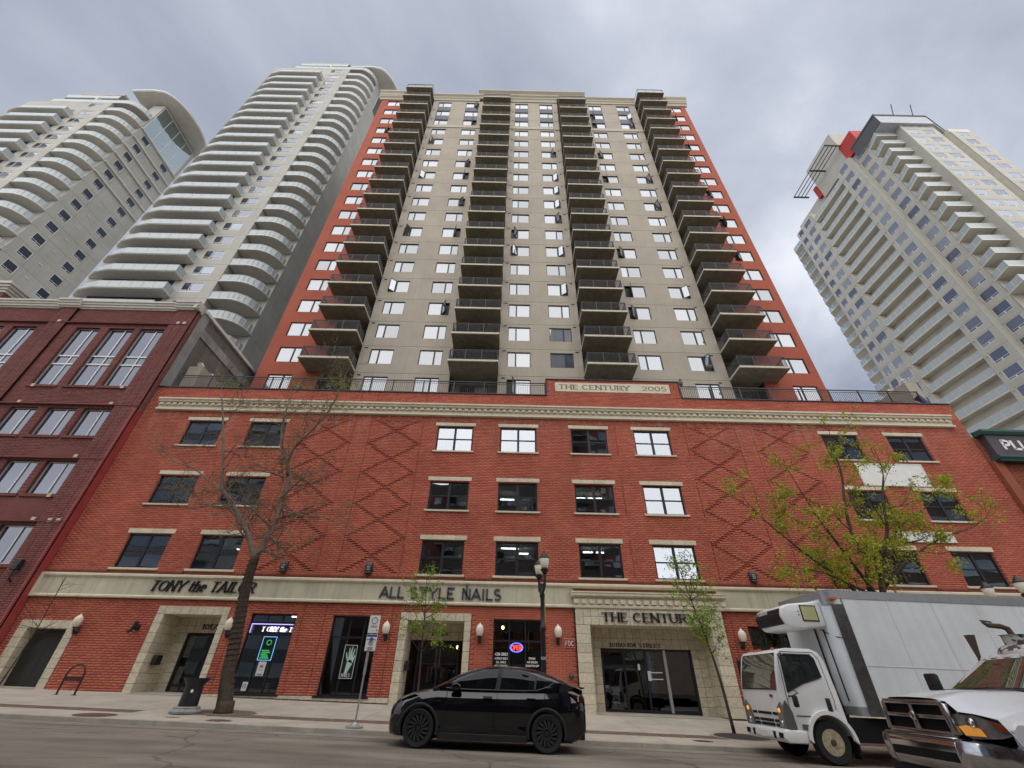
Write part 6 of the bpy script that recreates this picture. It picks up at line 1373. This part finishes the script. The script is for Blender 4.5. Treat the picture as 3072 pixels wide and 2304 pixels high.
# ---- white refrigerated box truck
TX = 7.62
trk = vehicle('box_truck', 'white cab-over delivery truck with cooling unit above the cab and pale riveted box', 'truck', TX, 13.6)
WP = mat('white_truck_paint', (.78,.79,.79), .35, var=.06, scale=1.5, coat=.3); WPB = mat('box_panel_white', (.74,.785,.81), .42, var=.07, scale=1.1, streak=.12); GREYR = mat('aluminium_rail', (.36,.37,.39), .4, .5, var=.1, scale=5)
Y0, Y1 = 12.62-13.6, 14.58-13.6
def lx(p): return [(x-TX, z) for x, z in p]
archp = [(TX+.52*math.cos(R(a)), .42+.52*math.sin(R(a))) for a in range(12, 171, 13)]
prof = [(8.10,.55)]+archp+[(7.08,.50),(6.74,.50),(6.70,.62),(6.66,.95),(6.65,1.40),(6.74,1.80),(6.84,2.12),(6.92,2.20),(7.10,2.25),(7.72,2.25),(7.90,2.18),(7.99,2.0),(8.06,1.4)]
cabm = MB().prism(lx(prof), Y0, Y1).mesh('cab', WP, recalc=True); bevel(cabm, .045, 3, 40); sub('cab', cabm, trk)
TGL = glass_mat('truck_glass', (.75,.8,.82), .06, body=(.02,.024,.026), wave=.1)
def fp(x, off=.012):   # front face x for a height
    return float(np.interp(x, [.5,.95,1.40,1.80,2.12,2.2], [6.70,6.66,6.65,6.74,6.84,6.92]))-off
wv = []; NW = 8
for j in range(NW+1):
    z = 1.40+.72*j/NW
    for i in range(13):
        u = -1+2*i/12; y = u*(.915-.04*j/NW); bend = .0; wv.append((fp(z)-TX+bend-.0, y, z+.015*(1-u*u)*(j/NW)))
sub('windscreen', (lambda m: (setattr(m,'v',wv), setattr(m,'f',[(j*13+i, j*13+i+1, (j+1)*13+i+1, (j+1)*13+i) for j in range(NW) for i in range(12)]), setattr(m,'m',[0]*NW*12), m.mesh('windscreen', TGL, True))[-1])(MB()), trk)
sub('windscreen_seal', MB().tube([(fp(1.38)-TX-.002,-.9,1.38),(fp(1.38)-TX-.002,.9,1.38)], .014, 5).tube([(fp(2.135)-TX,-.86,2.135),(fp(2.135)-TX,.86,2.135)], .012, 5).mesh('windscreen_seal', PLAST), trk)
for s, yy in ((-1, Y0), (1, Y1)):
    y = yy+s*.006
    wpts = lx([(6.86,1.33),(6.90,2.08),(7.02,2.12),(7.66,2.12),(7.74,2.05),(7.79,1.66),(7.70,1.63),(7.30,1.52)])
    sub('window', MB().prism(wpts, y-s*.004, y+s*.006).mesh('door_window', TGL), trk)
    sub('window_seal', MB().tube([(a, y, b) for a, b in wpts+[wpts[0]]], .016, 5).mesh('window_seal', PLAST), trk)
    sub('door_seam', MB().tube([(a-TX, y-.002*s, b) for a, b in ((6.80,.55),(6.80,1.3),(6.84,2.0),(6.93,2.17),(7.75,2.17),(7.86,2.05),(7.93,1.2),(7.9,1.02))], .006, 4).mesh('door_seam', WELL), trk)
    sub('arch_trim', MB().prism([(a-TX, b) for a, b in [(TX+.56*math.cos(R(q)), .42+.58*math.sin(R(q))) for q in range(-2,186,12)]+[(TX+.49*math.cos(R(q)), .42+.50*math.sin(R(q))) for q in range(184,-4,-12)]], y-.05, y+.035).mesh('arch_trim', PLAST if s > 0 else WP), trk)
    sub('door_handle', bevel(box(7.72-TX, 7.83-TX, y-.01, y+.012, .98, 1.24).mesh('door_handle', PLAST), .02, 2), trk)
    sub('mirror', bevel(box(6.80-TX, 6.93-TX, y+s*.16-.03, y+s*.16+.09*s, 1.04, 1.27).mesh('mirror', PLAST), .03, 2), trk)
    sub('mirror', bevel(box(6.78-TX, 6.92-TX, y+s*.20-.04, y+s*.20+.05, 1.62, 2.05).mesh('mirror', PLAST), .03, 2), trk)
    sub('mirror_arm', MB().tube([(6.86-TX,y,2.10),(6.82-TX,y+s*.22,2.12),(6.84-TX,y+s*.2,1.4),(7.0-TX,y+s*.18,1.32),(6.86-TX,y+s*.14,1.25)], .017, 6).tube([(6.86-TX,y,1.25),(6.86-TX,y+s*.14,1.25)], .017, 6).mesh('mirror_arm', PLAST), trk)
    sub('headlamp', bevel(MB().prism([(6.62,.62),(6.70,.60),(6.86,.62),(6.84,.95),(6.72,1.18),(6.62,1.05)], y-.012-.0*s, y+.014).mesh('headlamp_housing', mat('lamp_housing', (.16,.165,.17), .12, .3)if s<0 else bpy.data.materials['lamp_housing']), .01, 1), trk, (-TX, 0, 0))
    yc = s*.80
    sub('headlamp', bevel(MB().prism([(yc-.16*s,.62),(yc+.15*s,.62),(yc+.17*s,1.0),(yc+.10*s,1.14),(yc-.10*s,1.02)], 6.630-TX, 6.70-TX, axis='x').mesh('headlamp_face', bpy.data.materials['lamp_housing'] if s > 0 else bpy.data.materials['lamp_housing']), .012, 1), trk)
    sub('lamp_bulb', MB().lathe([(0,-.03),(.06,-.02),(.07,.02)], 12, (6.628-TX, yc, .72), 0, 'x').mesh('lamp_bulb', CHROME, True), trk)
    sub('indicator', MB().lathe([(0,-.03),(.045,-.015),(.05,.02)], 12, (6.628-TX, yc, .96), 0, 'x').mesh('indicator', mat('amber_lit', (1,.35,.03), emit=.35) if s < 0 else bpy.data.materials['amber_lit'], True), trk)
    sub('side_marker', bevel(box(6.98-TX, 7.2-TX, y-.01, y+.025*s+.012, .62, .72).mesh('side_marker', bpy.data.materials['lamp_housing']), .01, 1), trk); sub('side_marker_lens', box(7.14-TX, 7.19-TX, y+.0*s, y+s*.03+.002, .64, .70).mesh('marker_lens', bpy.data.materials['amber_lit']), trk)
    sub('badge', box(6.92-TX, 7.25-TX, y-.002, y+s*.005, .865, .885).mesh('badge_strip', mat('badge_grey', (.05,.05,.06), .4) if s < 0 else bpy.data.materials['badge_grey']), trk)
sub('bumper', bevel(MB().prism([(6.58,.36),(6.52,.44),(6.54,.58),(6.60,.62),(7.05,.60),(7.05,.36)], -1.0, 1.0).mesh('bumper', WP), .03, 3), trk, (-TX, 0, 0))
fmz = MB()
for z in (.745, .885, .66):
    for a, b in ((-.62,-.40),(-.33,.33),(.40,.62)): fmz.box(fp(z)-.002-TX, fp(z)+.03-TX, a, b, z-.025, z+.03)
sub('grille', fmz.mesh('grille_slots', WELL), trk)
sub('bumper_slots', MB().box(6.515-TX,6.56-TX,-.9,-.72,.44,.54).box(6.515-TX,6.56-TX,.72,.9,.44,.54).box(6.515-TX,6.56-TX,-.56,-.46,.42,.55).box(6.515-TX,6.56-TX,.46,.56,.42,.55).mesh('bumper_slots', WELL), trk)
sub('number_plate', box(6.508-TX,6.53-TX,-.15,.15,.42,.54).mesh('number_plate', WHITEP), trk)
sub('wiper', MB().tube([(6.63-TX,-.55,1.38),(6.66-TX,-.1,1.47)], .012, 5).tube([(6.63-TX,.35,1.38),(6.66-TX,.8,1.47)], .012, 5).mesh('wiper', PLAST), trk)
sub('front_badge', box(6.63-TX,6.645-TX,-.62,-.50,1.22,1.27).mesh('front_badge', mat('badge_red', (.12,.05,.05), .4)), trk)
ORG = mat('orange_lens', (.65,.09,.02), .35)
for yy in (-.55, .15, .35, .55): sub('roof_lamp', MB().lathe([(.05,0),(.045,.03),(.0,.05)], 10, (7.0-TX, yy, 2.235)).mesh('roof_lamp', ORG, True), trk)
TTY = tyre(.41, .22, .24).mesh('truck_tyre', RUBBER, 40); RIMM = mat('cream_rim', (.42,.36,.24), .55, .2, var=.4, scale=14)
rimm = MB().lathe([(.245,-.10),(.235,-.06),(.20,-.03),(.19,-.035),(.12,-.055),(.10,-.09),(.07,-.095),(.0,-.10)], 32, (0,0,0), 0, 'y').mesh('rim', RIMM, 50)
rh = MB()
for i in range(6): a = i*math.pi/3; rh.lathe([(0,-.064),(.028,-.062)], 10, (.155*math.cos(a),0,.155*math.sin(a)), 0, 'y', False)
hl = rh.mesh('rim_holes', WELL); ln = MB()
for i in range(6): a = (i+.5)*math.pi/3; ln.lathe([(.02,-.05),(.018,-.085),(0,-.09)], 6, (.115*math.cos(a),0,.115*math.sin(a)), 0, 'y')
ln.lathe([(.06,-.09),(.055,-.13),(0,-.135)], 12, (0,0,0), 0, 'y'); lnm = ln.mesh('lug_nuts', mat('rusty_hub', (.10,.05,.035), .8))
for wx, yy, s in ((TX, -.85, -1), (TX, .82, 1), (12.3, -.85, -1), (12.3, .82, 1)):
    w = sub('wheel', TTY, trk, (wx-TX, yy, .41), (0, .3, 0) if s < 0 else (0, 0, math.pi)); sub('rim', rimm, w); sub('rim_holes', hl, w); sub('lug_nuts', lnm, w)
BX0, BX1, BZ0, BZ1 = 8.55, 15.4, .92, 3.66; BY0, BY1 = -1.0, 1.42
crn = 8; fr_ = [(BX0+.24-.24*math.sin(R(90*i/crn))-TX, BY0+.24-.24*math.cos(R(90*i/crn))) for i in range(crn+1)]
pl = [(BX1-TX, BY0)]+fr_+[(BX0-TX, BY1-.24)]+[(BX0+.24-.24*math.cos(R(90*i/crn))-TX, BY1-.24+.24*math.sin(R(90*i/crn))) for i in range(1,crn+1)]+[(BX1-TX, BY1)]
bxm = MB().prism(pl, BZ0+.18, BZ1-.2, axis='z').mesh('cargo_box', WPB); smooth(bxm, 30); sub('cargo_box', bxm, trk)
rl_ = MB().prism([(x, y-.012 if y < 0 else y+.012) for x, y in pl], BZ1-.2, BZ1, axis='z').mesh('top_rail', GREYR); smooth(rl_, 30); sub('top_rail', rl_, trk)
rb_ = MB().prism([(x, y-.012 if y < 0 else y+.012) for x, y in pl], BZ0, BZ0+.18, axis='z').mesh('bottom_rail', GREYR); smooth(rb_, 30); sub('bottom_rail', rb_, trk)
sub('corner_strip', MB().box(BX0+.06-TX+.06, BX0+.46-TX, BY0-.014, BY0-.002, BZ0+.0, 3.32).mesh('corner_strip', STEEL), trk)
cs = MB().prism([(x-.004, y-.02) for x, y in fr_]+[(BX0+.46-TX, BY0-.02)]+[(BX0+.46-TX, BY0+.03),(BX0+.03-TX, BY0+.3)], 3.30, BZ1+.015, axis='z').mesh('corner_casting', GREYR); smooth(cs, 30); sub('corner_casting', cs, trk)
sub('corner_marker', box(BX0+.12-TX, BX0+.30-TX, BY0-.05, BY0-.02, 3.42, 3.48).mesh('corner_marker', ORG), trk)
seam = MB()
for i in range(1, 6): seam.box(BX0+.46+i*1.19-TX, BX0+.475+i*1.19-TX, BY0-.0035, BY0, BZ0+.18, BZ1-.2)
seam.box(BX0+.46-TX, BX1-TX, BY0-.006, BY0, 1.93, 1.945)
sub('panel_seam', seam.mesh('panel_seam', mat('seam_grey', (.56,.59,.61), .5)), trk)
rv_ = MB()
for i in range(40):
    for z in np.arange(BZ0+.3, BZ1-.25, .20):
        if i % 2 == 0 or True:
            x = BX0+.52+i*.149 if i % 4 else BX0+.44+.02+i*.1487
            if i % 2 == 0: rv_.add([(x-TX-.007,BY0-.004,z),(x-TX,BY0-.004,z-.007),(x-TX+.007,BY0-.004,z),(x-TX,BY0-.004,z+.007)], [(0,1,2,3)])
sub('rivet', rv_.mesh('rivets', mat('rivet_dark', (.22,.24,.26), .5)), trk, kind='stuff')
sub('chassis', MB().box(8.1-TX, 15-TX, -.5, -.35, .55, .8).box(8.1-TX, 15-TX, .35, .5, .55, .8).box(8.2-TX, 9.6-TX, -.85, -.5, .42, .88).box(9.9-TX,11.2-TX,-.8,-.5,.5,.9).box(8.15-TX,8.2-TX,-.95,-.6,.2,.95).mesh('chassis', WELL), trk)
sub('mud_flap', box(8.18-TX, 8.2-TX, -.97, -.68, .12, .75).mesh('mud_flap', RUBBER), trk)
# cooling unit
ux0, ux1 = 7.42, 8.55
un = MB().prism([(ux0,2.86),(ux0-.06,3.02),(ux0,3.22),(ux0+.25,3.32),(ux1,3.42),(ux1,2.80),(7.9,2.72),(ux0+.12,2.74)], -.74, .62).mesh('cooling_unit', WP, recalc=True); bevel(un, .05, 3, 25); sub('cooling_unit', un, trk, (-TX, 0, 0))
ug = MB().prism([(ux0-.03,2.84),(ux0-.085,3.02),(ux0-.03,3.20),(ux0+.12,3.24),(ux0+.06,2.82)], -.70, .58).mesh('unit_grille', PLAST, recalc=True); bevel(ug, .02, 2, 25); sub('unit_grille', ug, trk, (-TX, 0, 0))
lo = sign('CARRIER', 0, .62, 0, .10, 0, WHL, trk, .022, None, False, .1, .006, joined=True, name='lettering'); lo.location = (ux0-.05-TX, .50, 3.08); lo.rotation_euler = (0, 0, R(-90))
sub('unit_label', MB().box(7.98-TX, 8.36-TX, -.757, -.741, 2.94, 3.27).mesh('unit_label', mat('label_yellow', (.50,.50,.24), .6)), trk); sub('unit_label_frame', MB().box(7.95-TX,8.39-TX,-.752,-.738,2.91,3.30).mesh('label_frame', BLACKM), trk)
sub('unit_screws', MB().lathe([(0,-.75),(.02,-.75)],8,(7.88-TX,0,3.06),0,'y',False).lathe([(0,-.75),(.02,-.75)],8,(7.88-TX,0,3.14),0,'y',False).mesh('unit_screws', BLACKM), trk)
sub('hose', MB().tube([(8.52-TX,-.2,2.8),(8.5-TX,-.25,2.3),(8.5-TX,-.3,1.4),(8.52-TX,-.35,.9)], .022, 6).tube([(8.53-TX,-.55,2.75),(8.52-TX,-.6,2.0),(8.53-TX,-.62,1.2)], .015, 6).tube([(8.5-TX,-.45,2.75),(8.6-TX,-.93,2.55),(8.8-TX,-1.03,2.5)], .01, 5).mesh('hose', RUBBER), trk)

# ---- white pickup truck, nearest the camera
PX, PY = 6.0, 7.75
pk = vehicle('pickup_truck', 'white pickup truck with chrome cross-bar grille and amber headlamp in the right foreground', 'pickup truck', PX, PY)
WPK = mat('white_pickup_paint', (.66,.67,.70), .18, var=.03, coat=.8); DCH = mat('dull_chrome', (.42,.42,.43), .2, 1, var=.15, scale=4)
# hood and wings as one skin: rows along x, columns across y
hx = [0, .06, .18, .45, .85, 1.25, 1.45]
ys = [-1.0, -.985, -.93, -.80, -.66, -.54, -.40, -.2, 0, .2, .40, .54, .66, .80, .93, .985, 1.0]
def hz(x, y):
    a = abs(y); base = 1.285+.085*min(1, x/.5)+.05*min(1,x/1.4); ctr = base+.02*(1-(a/.54)**2) if a < .54 else None
    wing = 1.14+.14*min(1, x/.7)+.03*min(1,x/1.4); f = min(1, max(0, (a-.52)/.16)); z = (ctr if ctr is not None else base)*(1-f)+wing*f
    if a > .90: z -= .30*((a-.90)/.10)**1.6
    return z
fx = lambda y: .0 if abs(y) < .52 else (.06 if abs(y) < .62 else .06+.34*((abs(y)-.62)/.38)**1.5)
m = MB()
for x in hx:
    for y in ys: m.v.append((fx(y)+(x*(1-fx(y)/1.45)), y, hz(x, y)))
nc = len(ys); m.f = [(i*nc+j, i*nc+j+1, (i+1)*nc+j+1, (i+1)*nc+j) for i in range(len(hx)-1) for j in range(nc-1)]; m.m = [0]*len(m.f)
hd_ = m.mesh('hood', WPK); smooth(hd_, 40); sub('hood', hd_, pk)
for s in (-1, 1):
    sub('fender', smooth(MB().prism([(.42,.62),(.40,1.0),(.46,1.05),(1.45,1.10),(1.45,.55)]+[(.95+.46*math.cos(R(a)), .42+.50*math.sin(R(a))) for a in range(20,171,15)], s*.93, s*1.0).mesh('fender', WPK)), pk)
    sub('wheel_flare', smooth(MB().prism([(.95+.60*math.cos(R(a)), .42+.62*math.sin(R(a))) for a in range(-5,190,13)]+[(.95+.45*math.cos(R(a)), .42+.49*math.sin(R(a))) for a in range(188,-7,-13)], s*.97, s*1.09).mesh('wheel_flare', mat('flare_blue_grey', (.055,.06,.085), .5) if s < 0 else bpy.data.materials['flare_blue_grey'])), pk)
    # headlamp block wrapping the corner
    hl_ = MB(); v0 = [(.05,s*.56,1.13),(.05,s*.56,.93),(.12,s*.66,.875),(.30,s*.88,.90),(.44,s*.985,.955),(.36,s*.93,1.04),(.17,s*.76,1.13)]
    v1 = [(x+.12, y*.93, z) for x, y, z in v0]; hl_.add(v0+v1, [(0,1,2,6),(2,3,6),(3,5,6),(3,4,5)]+[(i,(i+1)%7,7+(i+1)%7,7+i) for i in range(7)])
    sub('headlamp', hl_.mesh('headlamp', mat('lamp_clear_dark', (.22,.21,.21), .08, .2, var=.5, scale=9, spec=.9) if s < 0 else bpy.data.materials['lamp_clear_dark']), pk)
    sub('indicator', MB().add([(.05,s*.60,1.0),(.075,s*.63,.91),(.20,s*.79,.91),(.17,s*.78,.99),(.09,s*.68,1.02)], [(0,1,2,3,4)]).mesh('indicator', mat('amber_glow', (1,.42,.08), .2, emit=.12) if s < 0 else bpy.data.materials['amber_glow']), pk, (-.012, s*.006, 0))
    sub('reflector', MB().add([(.30,s*.895,.98),(.40,s*.972,.965),(.35,s*.925,1.03),(.24,s*.83,1.09)], [(0,1,2,3)]).mesh('reflector', mat('red_amber', (.22,.035,.01), .2) if s < 0 else bpy.data.materials['red_amber']), pk, (-.012, s*.01, 0))
    sub('lamp_reflector', MB().lathe([(0,-.01),(.05,0),(.06,.03)], 12, (.13, s*.73, 1.05), 0, 'x').mesh('lamp_reflector', CHROME, True), pk, (-.03,0,0))
    sub('tow_mirror', bevel(box(1.35, 1.47, s*1.12-.1, s*1.12+.1, 1.36, 1.66).mesh('tow_mirror', PLAST), .03, 2), pk); sub('mirror_arm', MB().tube([(1.55,s*.9,1.42),(1.42,s*1.1,1.40)], .03, 6).mesh('mirror_arm', PLAST), pk)
# grille: chrome surround, crossbars, dark mesh behind
gq = lambda y, z: (-.01-.02*(1-abs(y)/.56), y, z)
sub('grille_mesh', box(.03, .08, -.55, .55, .90, 1.24).mesh('grille_mesh', WELL), pk)
gsm = MB()
def bar(y0, z0, y1, z1, w0, w1, mb_, d0=-.035, d1=.05):
    dy, dz = y1-y0, z1-z0; l_ = math.hypot(dy, dz); ny, nz_ = -dz/l_, dy/l_
    P = [(y0+ny*w0/2, z0+nz_*w0/2),(y0-ny*w0/2, z0-nz_*w0/2),(y1-ny*w1/2, z1-nz_*w1/2),(y1+ny*w1/2, z1+nz_*w1/2)]
    mb_.prism(P, d0, d1, axis='x')
for a, b, c, d, w in ((-.53,1.245,.53,1.245,.06),(-.56,.905,.56,.905,.07),(-.535,1.24,-.58,.90,.075),(.535,1.24,.58,.90,.075)): bar(a, b, c, d, w, w, gsm, -.04 if w < .072 else -.036)
sub('grille_surround', bevel(gsm.mesh('grille_surround', DCH), .012, 2), pk)
gb_ = MB(); bar(0,1.22,0,.93,.055,.10,gb_,-.042,.02); bar(-.52,1.085,0,1.085,.05,.05,gb_,-.036,.022); bar(0,1.0855,.52,1.0855,.05,.05,gb_,-.036,.0222)
sub('crossbar', bevel(gb_.mesh('crossbar', DCH), .01, 2), pk)
sub('emblem', bevel(MB().prism([(0,1.15),(-.05,1.11),(-.045,1.05),(0,1.02),(.045,1.05),(.05,1.11)], -.062, -.04, axis='x').mesh('emblem', CHROME), .008, 2), pk)
bp_ = MB().prism([(-.085,.86),(-.11,.80),(-.10,.58),(-.04,.50),(.10,.50),(.10,.87)], -.60, .60).mesh('bumper', CHROME, recalc=True); bevel(bp_, .025, 3, 25); sub('bumper', bp_, pk)
for s in (-1, 1):
    be = MB(); r0 = [(-.085,.86),(-.11,.80),(-.10,.58),(-.04,.50),(.10,.50),(.10,.87)]
    secs = [[(x+dx, s*y, z+dz*(1 if z > .7 else -.3)) for x, z in r0] for y, dx, dz in ((.598,0,0),(.75,.03,-.01),(.9,.13,-.025),(1.0,.28,-.04),(1.04,.45,-.05))]
    sub('bumper_end', smooth(loft(secs).mesh('bumper_end', DCH if s > 0 else CHROME, recalc=True), 30), pk)
sub('bumper_slot', box(-.118, -.05, -.55, .55, .62, .72).mesh('bumper_slot', WELL), pk)
sub('bumper_pad', bevel(box(-.115, .0, -.62, .62, .845, .88).mesh('bumper_pad', DCH), .01, 1), pk)
sub('air_dam', box(.0, .3, -.85, .85, .32, .52).mesh('air_dam', PLAST), pk)
# cab
cbm = loft([[(1.42,-.93,1.12),(1.42,.93,1.12),(1.42,.93,1.40),(1.42,.80,1.44),(1.42,-.80,1.44),(1.42,-.93,1.40)],[(2.0,-.93,1.1),(2.0,.93,1.1),(2.0,.93,1.42),(2.0,.73,1.85),(2.0,-.73,1.85),(2.0,-.93,1.42)],[(2.15,-.93,1.1),(2.15,.93,1.1),(2.15,.93,1.42),(2.15,.71,1.905),(2.15,-.71,1.905),(2.15,-.93,1.42)],[(2.9,-.93,1.1),(2.9,.93,1.1),(2.9,.93,1.42),(2.9,.70,1.915),(2.9,-.70,1.915),(2.9,-.93,1.42)],[(3.1,-.92,1.1),(3.1,.92,1.1),(3.1,.92,1.40),(3.1,.70,1.87),(3.1,-.70,1.87),(3.1,-.92,1.40)]])
cb_ = cbm.mesh('cab', WPK, recalc=True); bevel(cb_, .03, 2, 30); sub('cab', cb_, pk)
WSG = glass_mat('pickup_glass', (.7,.78,.76), .10, body=(.03,.045,.042), wave=.12)
wv = []
for j in range(7):
    f = j/6; x = 1.405+.585*f; z = 1.455+.40*f; w = .84-.13*f
    for i in range(11): u = -1+i/5; wv.append((x-.018+.05*u*u-.05*.0, w*u, z+.012-.02*u*u))
wm = MB(); wm.v = wv; wm.f = [(j*11+i, j*11+i+1, (j+1)*11+i+1, (j+1)*11+i) for j in range(6) for i in range(10)]; wm.m = [0]*60
sub('windscreen', wm.mesh('windscreen', WSG, True), pk)
sub('wiper_cowl', box(1.30, 1.42, -.86, .86, 1.40, 1.435).mesh('wiper_cowl', PLAST), pk)
sub('toll_tag', box(1.50, 1.505, -.40, -.22, 1.49, 1.52).mesh('toll_tag', mat('teal_tag', (.05,.35,.30), .5)), pk)
for s in (-1, 1): sub('window', MB().add([(1.62,s*.90,1.45),(2.85,s*.90,1.45),(2.85,s*.745,1.80),(2.05,s*.745,1.80)], [(0,1,2,3)]).mesh('side_window', WSG), pk, (0, s*.02, 0))
CLR = mat('clear_marker', (.55,.52,.5), .25)
for y in (-.52, -.28, 0, .28, .52): sub('roof_marker', bevel(MB().prism([(2.06,1.885),(2.10,1.925),(2.26,1.945),(2.28,1.90)], y-.06, y+.06).mesh('roof_marker', CLR), .01, 2), pk)
sub('bed', MB().box(3.12, 5.0, -.98, -.9, .7, 1.45).box(3.12, 5.0, .9, .98, .7, 1.45).box(3.12, 5.0, -.9, .9, .7, .8).mesh('bed', WPK), pk)
sub('body_side', MB().box(1.46, 3.12, -.97, -.90, .5, 1.14).box(1.46, 3.12, .90, .97, .5, 1.14).mesh('body_side', WPK), pk)
PTY = tyre(.41, .27, .23).mesh('pickup_tyre', RUBBER, 40); prim = MB().lathe([(.235,-.10),(.20,-.05),(.06,-.09),(0,-.09)], 24, (0,0,0), 0, 'y').mesh('rim', GALV, 40)
for wx in (.95, 4.3):
    for s in (-1, 1): w = sub('wheel', PTY, pk, (wx, s*.86, .41), (0, 0, 0) if s < 0 else (0, 0, math.pi)); sub('rim', prim, w)
sub('underbody', box(.3, 4.8, -.6, .6, .35, .9).mesh('underbody', WELL), pk)
TNK = mat('flaking_paint', (.50,.49,.44), .7, var=.1); tn = TNK.node_tree; 
vn = tn.nodes.new('ShaderNodeTexNoise'); vn.inputs['Scale'].default_value = 9; vn.inputs['Detail'].default_value = 4; gg = tn.nodes.new('ShaderNodeNewGeometry'); tn.links.new(gg.outputs['Position'], vn.inputs['Vector'])
cr_ = tn.nodes.new('ShaderNodeValToRGB'); cr_.color_ramp.elements[0].position = .50; cr_.color_ramp.elements[0].color = (.50,.49,.44,1); cr_.color_ramp.elements[1].position = .54; cr_.color_ramp.elements[1].color = (.07,.06,.065,1); tn.links.new(vn.outputs['Fac'], cr_.inputs[0]); tn.links.new(cr_.outputs[0], tn.nodes['Principled BSDF'].inputs['Base Color'])
t = thing('tank', 'old tank with flaking white paint standing behind the pickup cab', 'tank', (9.42, 8.98, 1.10)); part('body', MB().lathe([(.34,-.3),(.36,.5),(.34,.78),(.28,.86),(.17,.90),(.17,1.05),(.20,1.06),(0,1.07)], 22, (0,0,0)).mesh('tank_body', TNK, 40), t, (9.42, 8.98, 1.10))
part('spout', MB().tube([(0,0,1.05),(0,.02,1.16),(-.08,.04,1.20),(-.28,.08,1.22),(-.36,.08,1.27)], [.05,.05,.045,.04,.02], 8).tube([(-.2,.06,1.27),(-.36,.10,1.30)], .015, 5).mesh('spout', mat('rusty_iron', (.08,.05,.04), .8)), t, (9.42, 8.98, 1.10))
t = thing('broom', 'upturned broom with brown bristles standing behind the pickup cab', 'broom', (8.42, 8.84, 1.2)); part('handle', MB().tube([(0,0,0),(-.02,0,.45),(.02,0,.62)], .022, 6).mesh('broom_handle', BLACKM), t, (8.42,8.84,1.2))
br_ = MB()
for i in range(90):
    a = random.uniform(0,6.28); r_ = random.uniform(0,.05); br_.tube([(.02+r_*.5*math.cos(a), r_*.5*math.sin(a), .58),(.05+r_*1.5*math.cos(a), r_*1.5*math.sin(a), .93)], .005, 3, 0, False)
part('bristles', br_.mesh('bristles', mat('bristle', (.12,.085,.06), .9)), t, (8.42, 8.84, 1.2))
